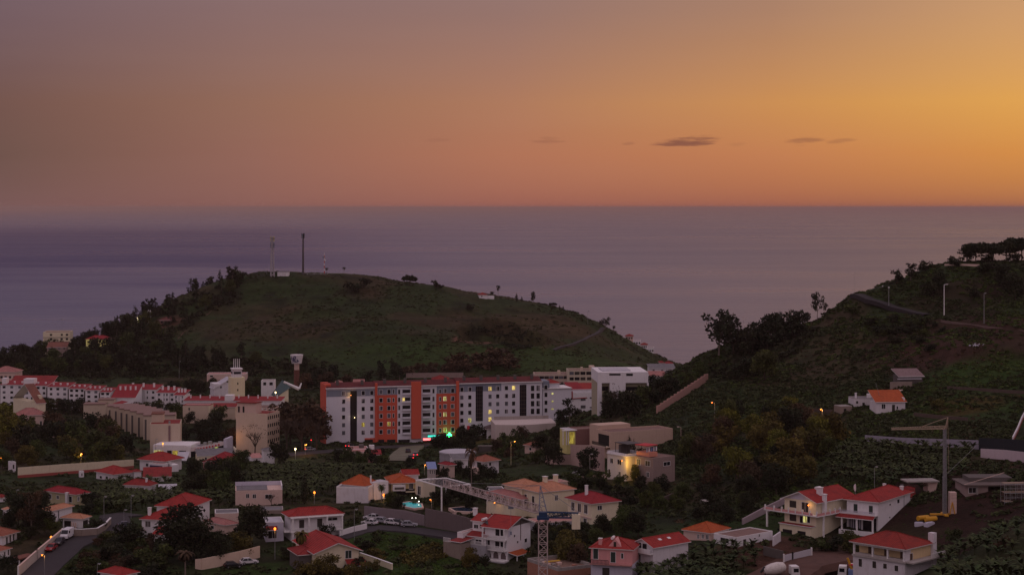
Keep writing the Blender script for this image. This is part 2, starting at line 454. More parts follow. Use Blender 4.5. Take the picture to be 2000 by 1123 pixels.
# ------------------------------------------------------------------ building materials
_mc = {}
def wallm(rgb, stain=0.5, rough=0.85):
    key = ('w', rgb, stain)
    if key in _mc: return _mc[key]
    m, t = new_mat('painted_wall')
    tcd = t.n('ShaderNodeTexCoord')
    uv = tcd.outputs['UV']
    mp = t.n('ShaderNodeMapping'); t.set(mp, 0, uv); mp.inputs['Scale'].default_value = (1.6, 0.16, 1)
    streak = t.noise(mp.outputs[0], 1.0, 5, 0.7)
    patch = t.noise(tcd.outputs['Object'], 0.55, 5, 0.65)
    fine = t.noise(tcd.outputs['Object'], 5.0, 3, 0.6)
    col = (rgb[0], rgb[1], rgb[2], 1)
    d = (rgb[0] * .5, rgb[1] * .44, rgb[2] * .4, 1)
    c = t.mix(t.math('MULTIPLY', t.rng(streak, .5, .8), stain), col, d)
    c = t.mix(t.math('MULTIPLY', t.rng(patch, .45, .75), stain * .55), c, (rgb[0] * .72, rgb[1] * .66, rgb[2] * .6, 1))
    finish(t, c, rough, fine, .25, .02, .25)
    _mc[key] = m; return m
def roofm(rgb, old=0.5):
    key = ('r', rgb, old)
    if key in _mc: return _mc[key]
    m, t = new_mat('roof_tiles')
    tcd = t.n('ShaderNodeTexCoord'); uv = tcd.outputs['UV']
    sp_ = t.n('ShaderNodeSeparateXYZ', {0: uv})
    wv = t.math('SINE', t.math('MULTIPLY', sp_.outputs[0], 2 * math.pi / 0.42))
    rv = t.math('FRACT', t.math('MULTIPLY', sp_.outputs[1], 1 / 0.75))
    mp = t.n('ShaderNodeMapping'); t.set(mp, 0, uv); mp.inputs['Scale'].default_value = (2.4, 1.3, 1)
    cell = t.n('ShaderNodeTexVoronoi'); t.set(cell, 'Vector', mp.outputs[0]); cell.inputs['Scale'].default_value = 1.0
    big = t.noise(tcd.outputs['Object'], 0.35, 5, 0.65); sm = t.noise(tcd.outputs['Object'], 2.6, 5, 0.7)
    col = (rgb[0], rgb[1], rgb[2], 1)
    sc_ = t.n('ShaderNodeSeparateXYZ', {0: cell.outputs['Color']})
    c = t.mix(t.math('MULTIPLY', sc_.outputs[0], .45), col, (rgb[0] * .55, rgb[1] * .5, rgb[2] * .5, 1))
    c = t.mix(t.math('MULTIPLY', t.rng(big, .45, .7), old * .8), c, (rgb[0] * .45, rgb[1] * .55, rgb[2] * .7, 1))
    c = t.mix(t.math('MULTIPLY', t.rng(sm, .55, .75), old), c, (rgb[0] * .3 + .01, rgb[1] * .4 + .01, rgb[2] * .4 + .01, 1))
    c = t.mix(t.rng(rv, .0, .16, .35, 0.0), c, (rgb[0] * .4, rgb[1] * .4, rgb[2] * .4, 1))
    hgt = t.math('ADD', wv, t.math('MULTIPLY', rv, 1.2))
    finish(t, c, .85, hgt, .7, .06, .2)
    _mc[key] = m; return m
def plainm(name, rgb, rough=.6, metal=0.0, var=.3, scale=1.5):
    key = ('p', name, rgb, rough, metal)
    if key in _mc: return _mc[key]
    m, t = new_mat(name)
    n = t.noise(t.n('ShaderNodeTexCoord').outputs['Object'], scale, 5, .65)
    c = t.mix(t.math('MULTIPLY', t.rng(n, .4, .75), var), (*rgb, 1), (rgb[0] * .45, rgb[1] * .42, rgb[2] * .4, 1))
    finish(t, c, rough, n, .15, .02, .3, metal)
    _mc[key] = m; return m
def emitm(name, rgb, s):
    key = ('e', name, rgb, s)
    if key in _mc: return _mc[key]
    m, t = new_mat(name)
    finish(t, (*[min(1, c) for c in rgb], 1), .5, extra={'Emission Color': (*rgb, 1), 'Emission Strength': s})
    _mc[key] = m; return m
def litm(rgb, s):
    """a lit room behind a window: uneven, with curtain folds and a darker half"""
    key = ('l', rgb, s)
    if key in _mc: return _mc[key]
    m, t = new_mat('lit_window')
    tcd = t.n('ShaderNodeTexCoord')
    mp = t.n('ShaderNodeMapping'); t.set(mp, 0, tcd.outputs['Object']); mp.inputs['Scale'].default_value = (2.2, 2.2, .5)
    n = t.noise(mp.outputs[0], 1.0, 4, .6)
    e = t.mix(t.rng(n, .38, .62), (rgb[0] * .25, rgb[1] * .2, rgb[2] * .15, 1), (*rgb, 1))
    finish(t, (.05, .04, .03, 1), .4, extra={'Emission Color': e, 'Emission Strength': s})
    _mc[key] = m; return m
WHITE = wallm((.70, .67, .68), .45); WHITE2 = wallm((.62, .58, .60), .7); CREAM = wallm((.66, .58, .42), .45); BEIGE = wallm((.56, .44, .34), .45)
PINK = wallm((.60, .28, .27), .4); PEACH = wallm((.58, .42, .36), .4); YELLOW = wallm((.66, .52, .28), .35); OCHRE = wallm((.48, .42, .26), .4)
BROWNW = wallm((.26, .19, .17), .7); GREYW = wallm((.30, .29, .31), .6); LILAC = wallm((.50, .47, .55), .4); MAGENTA = wallm((.38, .10, .13), .4)
CORAL = wallm((.54, .095, .055), .2); SLATE = wallm((.20, .22, .27), .2); AWHITE = wallm((.63, .61, .66), .15); DARKW = wallm((.10, .085, .08), .5)
MAROONW = wallm((.20, .10, .09), .5); STONE = wallm((.24, .19, .16), .8); CONCR = wallm((.36, .32, .30), .7)
RED = roofm((.33, .034, .029), .62); RED2 = roofm((.27, .032, .029), .7); CRIM = roofm((.29, .025, .032), .45); ORANGE = roofm((.42, .088, .026), .5)
PEACHR = roofm((.52, .24, .14), .45); OLDR = roofm((.34, .12, .075), .75); BROWNR = roofm((.22, .085, .06), .7); DULL = roofm((.40, .17, .15), .6)
SOFFIT = plainm('soffit_paint', (.55, .50, .47), .7); TRIM = plainm('white_trim', (.70, .67, .66), .6)
FLATG = plainm('flat_roof_felt', (.16, .15, .16), .9, 0, .5, .6); FLATB = plainm('brown_flat_roof', (.20, .12, .10), .9, 0, .5, .6); BLUER = plainm('blue_sheet_roof', (.16, .22, .42), .5)
FLATP = plainm('pink_terrace', (.42, .20, .18), .9, 0, .5, .6); LTROOF = plainm('pale_sheet_roof', (.45, .43, .47), .7, 0, .4, .5)
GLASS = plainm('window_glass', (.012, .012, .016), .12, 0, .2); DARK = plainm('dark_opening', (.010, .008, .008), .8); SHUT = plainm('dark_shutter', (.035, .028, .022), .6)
GREENSH = plainm('green_shutter', (.02, .035, .028), .6); METAL = plainm('galvanised_metal', (.30, .30, .31), .45, .6); BLACK = plainm('black_paint', (.015, .015, .017), .5)
DOORW = plainm('brown_door', (.08, .04, .025), .6); CONCP = plainm('bare_concrete', (.30, .27, .25), .9, 0, .6, .8)
WARM = litm((1.0, .74, .22), 1.0); WARM2 = litm((.9, .85, .30), .75); DIMY = litm((.8, .62, .10), .55)
AMBER = emitm('sodium_lamp', (1.0, .26, .03), 2.4); WHITEL = emitm('white_lamp', (1.0, .80, .42), 4.0); REDL = emitm('tail_light', (1.0, .02, .025), 4.0)

# ------------------------------------------------------------------ buildings
FOOT = []      # ground taken by buildings
class Block:
    """a rectangular block standing on its near corner; face R runs right and back, face L left and back"""
    def __init__(s, corner, eave, yaw, pl=None, pr=None, L=None, R=None, d=None, root=None, name=None, label=None, cat='house', group=None, lift=0.0):
        px, py = corner
        if d is None:
            O = G(px, py); 
        else:
            O = at(px, py, d)
            if root is None and gz(O.x, O.y) > O.z + .4: O = G(px, py)
        s.O = O; s.a = math.radians(yaw); s.ca = math.cos(s.a); s.sa = math.sin(s.a); s.d = O.y
        s.h = (py - eave) / F * O.y
        s.R = R if R is not None else s.tR(pr)
        s.L = L if L is not None else s.tL(pl)
        assert s.R > 0 and s.L > 0, (name, s.R, s.L)
        M = Matrix.Translation(O) @ Matrix.Rotation(s.a, 4, 'Z')
        FOOT.append((O.x, O.y, s.ca, s.sa, s.R, s.L))
        if root is None:
            s.root = empty(name, O, s.a, label, cat, group); s.T = Matrix.Identity(4)
            s.rootM = M
        else:
            s.root = root.root; s.rootM = root.rootM; s.T = s.rootM.inverted() @ M
    def tR(s, px):
        k = (px - 1000) / F
        return (k * s.O.y - s.O.x) / (s.ca - k * s.sa)
    def tL(s, px):
        k = (px - 1000) / F
        return (k * s.O.y - s.O.x) / (-s.sa - k * s.ca)
    def zR(s, t, py): return H - (py - HOR) / F * (s.O.y + t * s.sa) - s.O.z
    def zL(s, t, py): return H - (py - HOR) / F * (s.O.y + t * s.ca) - s.O.z
    def emit(s, mb, name, mat, parent=None, smooth=False):
        mb.v = [tuple(s.T @ Vector(p)) for p in mb.v]
        return mb.build(name, mat, parent or s.root, smooth)
    def walls(s, mat, name='wall', z0=-4.0, z1=None, gable=None, pitch=24):
        z1 = s.h if z1 is None else z1
        mb = MB().box(0, s.R, 0, s.L, z0, z1)
        if gable == 'Y':          # ridge runs along the left face, gable on the right face
            g = z1 + math.tan(R(pitch)) * s.R / 2
            mb.face([(0, 0, z1), (s.R, 0, z1), (s.R / 2, 0, g)]); mb.face([(s.R, s.L, z1), (0, s.L, z1), (s.R / 2, s.L, g)])
        if gable == 'X':
            g = z1 + math.tan(R(pitch)) * s.L / 2
            mb.face([(0, s.L, z1), (0, 0, z1), (0, s.L / 2, g)]); mb.face([(s.R, 0, z1), (s.R, s.L, z1), (s.R, s.L / 2, g)])
        return s.emit(mb, name, mat)
    def hip(s, mat, pitch=22, ov=.55, name='roof', z=None, x0=0, x1=None, y0=0, y1=None, parent=None):
        z = s.h if z is None else z
        x0 -= ov; y0 -= ov; x1 = (s.R if x1 is None else x1) + ov; y1 = (s.L if y1 is None else y1) + ov
        w = x1 - x0; l = y1 - y0; k = math.tan(R(pitch)); hh = min(w, l) / 2 * k; zb = z - .02; zt = z + .16
        if w >= l: r0 = (x0 + l / 2, (y0 + y1) / 2, zt + hh); r1 = (x1 - l / 2, (y0 + y1) / 2, zt + hh)
        else: r0 = ((x0 + x1) / 2, y0 + w / 2, zt + hh); r1 = ((x0 + x1) / 2, y1 - w / 2, zt + hh)
        a, b, c, d_ = (x0, y0, zt), (x1, y0, zt), (x1, y1, zt), (x0, y1, zt)
        mb = MB()
        if w >= l:
            for q in ((a, b, r1, r0), (b, c, r1), (c, d_, r0, r1), (d_, a, r0)): mb.face(q)
        else:
            for q in ((a, b, r0), (b, c, r1, r0), (c, d_, r1), (d_, a, r0, r1)): mb.face(q)
        rb = .1
        for p in (a, b, c, d_):      # hip caps
            r = min((r0, r1), key=lambda q: (q[0] - p[0]) ** 2 + (q[1] - p[1]) ** 2)
            mb.tube((p[0], p[1], p[2] + .03), (r[0], r[1], r[2] + .03), rb, rb, 5, False)
        if (Vector(r0) - Vector(r1)).length > .2: mb.tube((r0[0], r0[1], r0[2] + .04), (r1[0], r1[1], r1[2] + .04), rb, rb, 5)
        mb.cur = 1
        lo = [(x, y, zb) for x, y, _ in (a, b, c, d_)]; hi = [a, b, c, d_]
        for i in range(4):
            j = (i + 1) % 4; mb.face((lo[i], lo[j], hi[j], hi[i]))
        mb.face(lo[::-1])
        s.ridge = zt + hh
        return s.emit(mb, name, [mat, SOFFIT], parent)
    def gable(s, mat, axis='Y', pitch=24, ov=.5, name='roof', z=None, th=.18, x0=0, x1=None, y0=0, y1=None):
        z = s.h if z is None else z
        x1 = s.R if x1 is None else x1; y1 = s.L if y1 is None else y1; k = math.tan(R(pitch))
        mb = MB()
        def slab(p, q, r, t_):
            up = [(v[0], v[1], v[2] + th) for v in (p, q, r, t_)]
            mb.cur = 0; mb.face(up); mb.cur = 1
            for i in range(4):
                j = (i + 1) % 4; mb.face(((p, q, r, t_)[i], (p, q, r, t_)[j], up[j], up[i]))
            mb.face((t_, r, q, p))
        if axis == 'Y':
            c = (x0 + x1) / 2; zr = z + k * (x1 - x0) / 2; ze = z - k * ov
            slab((x0 - ov, y0 - ov, ze), (c, y0 - ov, zr), (c, y1 + ov, zr), (x0 - ov, y1 + ov, ze))
            slab((c, y0 - ov, zr), (x1 + ov, y0 - ov, ze), (x1 + ov, y1 + ov, ze), (c, y1 + ov, zr))
            mb.cur = 0; mb.tube((c, y0 - ov, zr + th), (c, y1 + ov, zr + th), .11, .11, 5)
        else:
            c = (y0 + y1) / 2; zr = z + k * (y1 - y0) / 2; ze = z - k * ov
            slab((x0 - ov, y0 - ov, ze), (x1 + ov, y0 - ov, ze), (x1 + ov, c, zr), (x0 - ov, c, zr))
            slab((x0 - ov, c, zr), (x1 + ov, c, zr), (x1 + ov, y1 + ov, ze), (x0 - ov, y1 + ov, ze))
            mb.cur = 0; mb.tube((x0 - ov, c, zr + th), (x1 + ov, c, zr + th), .11, .11, 5)
        # face orientation: roof UVs run up the slope
        s.ridge = zr + th
        return s.emit(mb, name, [mat, TRIM])
    def shed(s, mat, zl, zh, axis='Y', ov=.4, name='roof', x0=0, x1=None, y0=0, y1=None, th=.16):
        """single slope: zl at the near edge, zh at the far edge"""
        x1 = s.R if x1 is None else x1; y1 = s.L if y1 is None else y1
        x0 -= ov; x1 += ov; y0 -= ov; y1 += ov
        if axis == 'Y': q = [(x0, y0, zl), (x1, y0, zl), (x1, y1, zh), (x0, y1, zh)]
        else: q = [(x0, y0, zl), (x1, y0, zh), (x1, y1, zh), (x0, y1, zl)]
        up = [(a, b, c + th) for a, b, c in q]
        mb = MB(); mb.face(up); mb.cur = 1
        for i in range(4):
            j = (i + 1) % 4; mb.face((q[i], q[j], up[j], up[i]))
        mb.face(q[::-1])
        return s.emit(mb, name, [mat, TRIM])
    def flat(s, mat, par=.5, wm=None, name='roof', th=.22):
        """flat roof with a parapet"""
        z = s.h
        s.emit(MB().box(th, s.R - th, th, s.L - th, z - .1, z + .06), name, mat)
        if par:
            mb = MB()
            mb.box(0, s.R, 0, th, z + .002, z + par); mb.box(0, s.R, s.L - th, s.L, z + .002, z + par)
            mb.box(0, th, th, s.L - th, z + .002, z + par); mb.box(s.R - th, s.R, th, s.L - th, z + .002, z + par)
            s.emit(mb, 'parapet', wm or TRIM)
    def _plane(s, face):
        if face == 'R': return lambda u, o, z: (u, -o, z)
        return lambda u, o, z: (-o, u, z)
    def rect(s, face, q):
        x0, y0, x1, y1 = q
        t, zf = (s.tR, s.zR) if face == 'R' else (s.tL, s.zL)
        a, b = t(x0), t(x1); m = (a + b) / 2
        return min(a, b), max(a, b), zf(m, y1), zf(m, y0)
    def fbox(s, face, a, b, o0, o1, z0, z1, mb=None):
        mb = mb or MB(); P_ = s._plane(face)
        p, q = P_(a, o0, z0), P_(b, o1, z1)
        lo = [min(p[i], q[i]) for i in range(3)]; hi = [max(p[i], q[i]) for i in range(3)]
        return mb.box(lo[0], hi[0], lo[1], hi[1], lo[2], hi[2])
    def win(s, face, q, mat=None, name='window', frame=TRIM, fw=.09, bars=1, px=True):
        a, b, z0, z1 = s.rect(face, q) if px else q
        mat = mat or GLASS
        if frame is None:
            return s.emit(s.fbox(face, a, b, -.02, .03, z0, z1), name, mat)
        mb = MB()
        for e in ((a - fw, a, z0 - fw, z1 + fw), (b, b + fw, z0 - fw, z1 + fw), (a, b, z0 - fw, z0), (a, b, z1, z1 + fw)):
            s.fbox(face, e[0], e[1], -.02, .07, e[2], e[3], mb)
        for k in range(bars):
            c = a + (b - a) * (k + 1) / (bars + 1)
            s.fbox(face, c - .03, c + .03, -.02, .05, z0, z1, mb)
        w = s.emit(mb, name, frame)
        s.emit(s.fbox(face, a, b, -.02, .025, z0, z1), 'pane' if name != 'door' else 'door_leaf', mat, w)
        return w
    def wins(s, face, qs, **k):
        for q in qs: s.win(face, q, **k)
    def box(s, name, mat, *c, parent=None):
        return s.emit(MB().box(*c), name, mat, parent)
    def chimney(s, x, y, z0, z1, w=.7, mat=None, cap=True, parent=None):
        mb = MB().box(x - w / 2, x + w / 2, y - w / 2, y + w / 2, z0, z1)
        o = s.emit(mb, 'chimney', mat or WHITE, parent)
        if cap:
            m2 = MB().box(x - w * .62, x + w * .62, y - w * .62, y + w * .62, z1 + .003, z1 + .15)
            s.emit(m2, 'chimney_cap', TRIM, o)
        return o
    def tank(s, x, y, z):
        mb = MB().tube((x - .9, y, z + .75), (x + .9, y, z + .75), .34, .34, 10)
        o = s.emit(mb, 'water_heater_tank', TRIM, None, True)
        mb = MB()
        for dx in (-.6, .6): mb.tube((x + dx, y, z - .6), (x + dx, y, z + .5), .05, .05, 5)
        mb.face([(x - .9, y - .3, z + .3), (x + .9, y - .3, z + .3), (x + .9, y - 1.7, z - .35), (x - .9, y - 1.7, z - .35)])
        s.emit(mb, 'solar_collector', BLACK)
    def slab(s, face, a, b, o, z, th=.22, mat=None, name='balcony_slab'):
        return s.emit(s.fbox(face, a, b, .003, o, z - th, z), name, mat or TRIM)
    def rail(s, face, a, b, o, z, hgt=.95, n=None, mat=None, name='balustrade', solid=None):
        mb = MB(); n = n or max(2, int((b - a) / .28))
        s.fbox(face, a, b, o - .1, o, z + hgt - .08, z + hgt, mb)
        for k in range(n + 1):
            c = a + (b - a) * k / n
            s.fbox(face, c - .045, c + .045, o - .09, o - .01, z, z + hgt - .08, mb)
        return s.emit(mb, name, mat or TRIM)
    def posts(s, face, us, o, z0, z1, w=.28, mat=None, name='column'):
        for u in us: s.emit(s.fbox(face, u - w / 2, u + w / 2, o - w, o, z0, z1), name, mat or TRIM)
def house(name, label, **k): return Block(name=name, label=label, **k)
# ------------------------------------------------------------------ the near houses
def Zm(x0, y0, s): return lambda a, b, c, d: (x0 + a / s, y0 + b / s, x0 + c / s, y0 + d / s)
ZA = Zm(1480, 930, 5.818); ZB_ = Zm(1600, 860, 4.27); ZC = Zm(940, 900, 5.036); ZD = Zm(1050, 860, 4.27); ZE = Zm(1080, 800, 5.882)
ZL1 = Zm(0, 860, 4.27); ZL2 = Zm(350, 860, 4.27); ZL3 = Zm(700, 860, 4.27); Z6 = Zm(0, 940, 6.135); Z4 = Zm(720, 860, 7.017); ZS = Zm(240, 820, 8.02); Z5 = Zm(1400, 860, 4.27)

# cream villa with a gable and balcony
b = house('villa', 'three storey cream villa with lavender gable, balcony and lit wall lamp', corner=(1594, 1050), eave=980, yaw=45, pl=1532.4, R=14.5)
b.walls(CREAM, gable='X', pitch=22); b.gable(RED, 'X', 22, .8)
gm = MB(); k = math.tan(R(22)); gm.face([(-.03, b.L - .2, b.h + .05), (-.03, .2, b.h + .05), (-.03, b.L / 2, b.h + k * b.L / 2 - .15)]); b.emit(gm, 'gable_panel', LILAC)
b.wins('L', [ZA(362, 275, 437, 352), ZA(362, 430, 437, 505)], mat=SHUT, frame=None); b.win('L', ZA(500, 295, 577, 405), mat=SHUT, name='door', frame=TRIM)
b.win('L', ZA(480, 450, 513, 525), bars=0); b.win('L', ZA(516, 452, 562, 522), mat=WARM2, bars=0); b.win('L', ZA(564, 450, 595, 525), bars=0)
zb = b.zL(b.L / 2, 930 + 412 / 5.818); zb2 = b.zL(b.L / 2, 930 + 560 / 5.818)
b.slab('L', 0, b.L + 5, 1.5, zb, .25); b.slab('R', -1.5, 8, 1.5, zb, .25)
b.emit(b.fbox('L', 0, b.L + 5, 1.38, 1.48, zb, zb + .55), 'balcony_parapet', PINK); b.emit(b.fbox('R', -1.5, 8, 1.38, 1.48, zb, zb + .55), 'balcony_parapet', PINK)
b.posts('L', [-1.2, .8, 2.8, 4.8, 6.8, 8.8, b.L + 2, b.L + 4.6], 1.55, zb, zb + 1.1, .3, name='balcony_post'); b.posts('R', [1.5, 3.5, 5.5, 7.5], 1.55, zb, zb + 1.1, .3, name='balcony_post')
b.posts('L', [b.L + 4.2], 1.4, zb - 6, zb - .26, .35); b.posts('R', [1.2], 1.4, zb - 5.5, zb - .26, .35)
b.shed(RED2, zb2 + .35, zb2 + .36, x0=-2.2, x1=-.4, y0=0, y1=b.L, ov=.1, name='porch_roof')
b.emit(b.fbox('L', 0, b.L, .02, 1.9, -3, zb2 + .2), 'garage_wall', CREAM)
for q in (ZA(340, 590, 445, 690), ZA(508, 610, 600, 690)):
    a, c, z0, z1 = b.rect('L', q); b.emit(b.fbox('L', a, c, 1.85, 1.94, max(z0, .1), z1), 'garage_door', DARK)
a, c, z0, z1 = b.rect('L', ZA(280, 580, 303, 640)); b.emit(b.fbox('L', a, c, 1.85, 1.94, z0, z1), 'window', GLASS)
b.chimney(4.5, 2.2, b.h + .4, b.h + 2.6, 1.1); b.chimney(2.6, -.5, zb, b.h + 1.5, .8); b.tank(6.5, 4.2, b.h + 1.4)
LAMPS = []   # (position, kind) of lit lamps
p = b.rootM @ Vector((-.35, 1.9, b.zL(1.9, 986))); LAMPS.append((p, 'wall', 'warm', 'lit orange wall lamp beside the balcony door of the cream gabled villa'))

# white house with veranda
b = house('villa', 'white two storey house with red hip roof over a red edged veranda', corner=(1715, 1037), eave=981, yaw=55, pl=1654, pr=1778)
b.walls(WHITE); b.hip(RED, 21, .7)
b.wins('L', [ZB_(288, 528, 320, 600), ZB_(415, 543, 448, 612)], mat=GREENSH, name='door', bars=0)
b.wins('R', [ZB_(650, 490, 668, 520), ZB_(585, 527, 595, 540), ZB_(583, 633, 592, 645), ZB_(638, 620, 650, 640)], bars=0, fw=.05)
zb = b.zL(b.L / 2, 860 + 603 / 4.27)
b.slab('L', -.2, b.L + 1.5, 2.2, zb, .3); b.rail('L', -.1, b.L + 1.4, 2.2, zb, .7, mat=LILAC)
b.shed(RED2, zb - 1.0, zb - .25, axis='X', x0=-3.4, x1=-2.1, y0=-.2, y1=b.L + 1.4, ov=.02, name='veranda_roof')
b.posts('L', [0, b.L * .5, b.L * .98], 3.2, zb - 4.2, zb - .9, .35)
b.emit(b.fbox('L', .4, b.L * .48, .01, .05, zb - 3.9, zb - 1.0), 'veranda_glazing', GLASS); b.emit(b.fbox('L', b.L * .54, b.L * .95, .01, .05, zb - 3.9, zb - 1.0), 'veranda_glazing', DARK)
for i in range(6): b.emit(b.fbox('L', b.L * .56 + i * .55, b.L * .56 + i * .55 + .28, .06, .1, zb - 3.7, zb - 1.2), 'curtain', LILAC)
b.emit(b.fbox('L', -.4, b.L + .4, 3.3, 3.6, zb - 7.5, zb - 3.6), 'terrace_wall', WHITE)
b.emit(b.fbox('L', -.3, b.L + .3, .02, 3.28, zb - 7.4, zb - 4.2), 'terrace_floor', STONE)
b.emit(b.fbox('R', b.R - 4, b.R - 3.8, .01, .1, 0, b.h), 'drain_pipe', METAL)
mb = MB(); mb.lathe([(.05, 0), (.6, .12), (.95, .38)], 14); dish = None
for i in range(len(mb.v)):
    x, y, z = mb.v[i]; mb.v[i] = (b.R * .25 + x * .5, b.L + .4 - z, b.h + 2.2 + y)
b.emit(mb, 'satellite_dish', TRIM); b.emit(MB().tube((b.R * .25, b.L - .2, b.h - .2), (b.R * .25, b.L + .2, b.h + 2.1), .05), 'dish_pole', METAL)
b.chimney(b.R - 2.4, 1.2, b.h + .3, b.h + 1.5, .7); b.chimney(b.R - 4.5, b.L * .6, b.h + 1, b.h + 2.1, .6)
c = Block(corner=(1778, 1004), eave=973, yaw=55, L=8, pr=1816, d=b.O.y + b.R * b.sa + .3, root=b)
c.walls(WHITE, 'annex_wall'); c.hip(RED, 18, .35, 'annex_roof'); c.win('R', (1795, 985, 1798, 992), bars=0, frame=None)

# house with a loggia, lower right
b = house('farm_house', 'old white house with weathered red hip roof over a yellow walled loggia', corner=(1767, 1130), eave=1073, yaw=45, pl=1666, pr=1819)
zf = b.zL(0, 860 + 1008 / 4.27)
b.walls(WHITE2, 'ground_floor_wall', z1=zf - .2)
b.slab('L', -.4, b.L, .4, zf, .35, CONCR, 'loggia_floor'); b.emit(MB().box(.02, b.R, .02, b.L, zf - .19, zf), 'upper_floor', CONCR)
b.emit(MB().box(2.2, b.R, 0, b.L, zf + .003, b.h), 'loggia_wall', wallm((.62, .46, .26), .5)); b.emit(MB().box(.01, 2.19, .0, .22, zf + .003, b.h), 'side_wall', WHITE2)
b.emit(b.fbox('L', 0, b.L, -.3, .0, b.h - .45, b.h), 'lintel_beam', TRIM)
b.posts('L', [.25, b.L * .33, b.L * .62, b.L - .2], 0, zf, b.h - .46, .35)
for f0, f1 in ((.1, .2), (.45, .51), (.74, .82)):
    b.emit(MB().box(2.14, 2.21, b.L * f0, b.L * f1, zf + .05, zf + 2.1), 'door', DOORW)
b.emit(b.fbox('L', .4, b.L - .4, -.12, -.04, zf, zf + .35), 'loggia_parapet', CONCR)
b.wins('L', [ZB_(330, 985, 358, 1050), ZB_(445, 1005, 477, 1062), ZB_(535, 1025, 565, 1067), ZB_(630, 1040, 660, 1088)], mat=SHUT, name='door', bars=0)
b.win('R', ZB_(755, 940, 778, 1005), mat=DOORW, name='door', bars=0)
b.hip(roofm((.27, .034, .025), .8), 21, .6); b.slab('R', 0, b.R + 2, 2.0, zf, .3, CONCR)
b.rail('R', b.R - 3, b.R + 1.9, 2.0, zf, .9, mat=TRIM)
b.emit(MB().box(b.R - .2, b.R + 1.0, -.6, .6, -3, b.zR(b.R, 1040)), 'chimney', WHITE2)

# three storey white house in the middle
b = house('town_house', 'tall white house with red gable roof, two balconies and ground floor arches', corner=(990.6, 1095), eave=1031, yaw=57, pl=947, pr=1036)
b.walls(WHITE, gable='Y', pitch=20); b.gable(RED, 'Y', 20, .8)
gm = MB(); k = math.tan(R(20)); gm.face([(.3, -.03, b.h + .05), (b.R - .3, -.03, b.h + .05), (b.R / 2, -.03, b.h + k * b.R / 2 - .1)]); b.emit(gm, 'gable_panel', DARKW)
b.wins('L', [ZC(140, 665, 180, 735), ZC(190, 672, 222, 735), ZC(138, 790, 180, 848), ZC(190, 795, 238, 852), ZC(58, 778, 85, 832)], bars=0)
for py in (1051, 1071.5):
    z = b.zL(b.L * .5, py); b.slab('L', -.1, b.L, 1.3, z, .22); b.rail('L', 0, b.L, 1.3, z)
b.posts('L', [.15, b.L - .15], 1.3, b.zL(0, 1052) - 2.9, b.h - .3, .26)
zs = b.zL(b.L / 2, 1090)
b.slab('L', -.6, b.L + .6, 2.2, zs, .3); 
for i in range(3):          # three arches of the ground floor
    w = b.L / 3; c0 = w * (i + .5); mb = MB(); rr = w * .34; n = 10
    pts = [(-.05, c0 - rr, zs + .05), (-.05, c0 + rr, zs + .05)] + [(-.05, c0 + rr * math.cos(math.pi * j / n), zs + 1.0 + rr * math.sin(math.pi * j / n)) for j in range(n + 1)]
    mb.face(pts[::-1]); b.emit(mb, 'arch_opening', wallm((.12, .09, .09), .3))
    mb = MB()
    for j in range(n):
        a0, a1 = math.pi * j / n, math.pi * (j + 1) / n
        mb.tube((-.07, c0 + rr * math.cos(a0), zs + 1 + rr * math.sin(a0)), (-.07, c0 + rr * math.cos(a1), zs + 1 + rr * math.sin(a1)), .09, .09, 5)
    b.emit(mb, 'arch_moulding', TRIM)
b.emit(b.fbox('L', -.6, b.L + .6, .05, 2.2, zs - 4, zs - .31), 'plinth', GREYW)
b.wins('R', [ZC(320, 725, 332, 745), ZC(350, 785, 362, 805), ZC(425, 760, 447, 797)], bars=0, fw=.06); b.win('R', ZC(262, 682, 282, 745), mat=LILAC, bars=0)
b.emit(b.fbox('R', b.tR(1016.3), b.tR(1016.9), .01, .12, b.zR(3, 1058), b.h + 1), 'drain_pipe', DOORW)
b.shed(ORANGE, b.zR(1, 1083), b.zR(1, 1083) + .5, x0=.4, x1=6.5, y0=-2.6, y1=-.1, ov=.1, name='canopy_roof'); b.posts('R', [.6, 3.4, 6.3], 2.5, -3, b.zR(1, 1084), .2)
b.tank(1.0, b.L + .8, b.h + .6)
# its lower wings on the left
c = Block(corner=(945, 1040), eave=1018, yaw=57, pl=923, R=6, d=b.O.y + 5.5, root=b); c.walls(WHITE, 'wing_wall', -6); c.gable(RED, 'Y', 20, .4, 'wing_roof'); c.chimney(3, 4.5, c.h + .6, c.h + 2.3, .8)
c.win('L', (926, 1024, 934, 1031)); c.win('L', (937.5, 1024, 944, 1031))
c = Block(corner=(949, 1070), eave=1050, yaw=57, pl=911, R=5, d=b.O.y + 2.2, root=b); c.walls(WHITE, 'wing_wall', -6); c.shed(RED2, c.h, c.h + 1.5, 'X', .4, 'wing_roof')
c.win('L', ZL3(978, 825, 1027, 868)); c.wins('L', [ZL3(885, 785, 905, 820), ZL3(860, 785, 878, 820)], bars=0)
c = Block(corner=(904, 1072), eave=1042, yaw=57, pl=893, R=7, d=b.O.y + 4, root=b); c.walls(WHITE, 'wing_wall', -6); c.flat(FLATP, .3); c.win('R', (908, 1046, 912, 1056), bars=0)
c = Block(corner=(900, 1086), eave=1062, yaw=50, pl=866, R=8, d=b.O.y + .5, root=b); c.walls(STONE, 'terrace_wall', -6); c.shed(RED2, c.h + .3, c.h + 1.1, 'X', .3, 'terrace_roof', y1=c.L * .6); c.rail('L', c.L * .6, c.L, .02, c.h, 1.0)
c = Block(corner=(948, 1085), eave=1066, yaw=57, pl=902, R=3, d=b.O.y + .8, root=b); c.walls(GREYW, 'terrace_wall', -6); c.rail('L', 0, c.L, .02, c.h, .9)

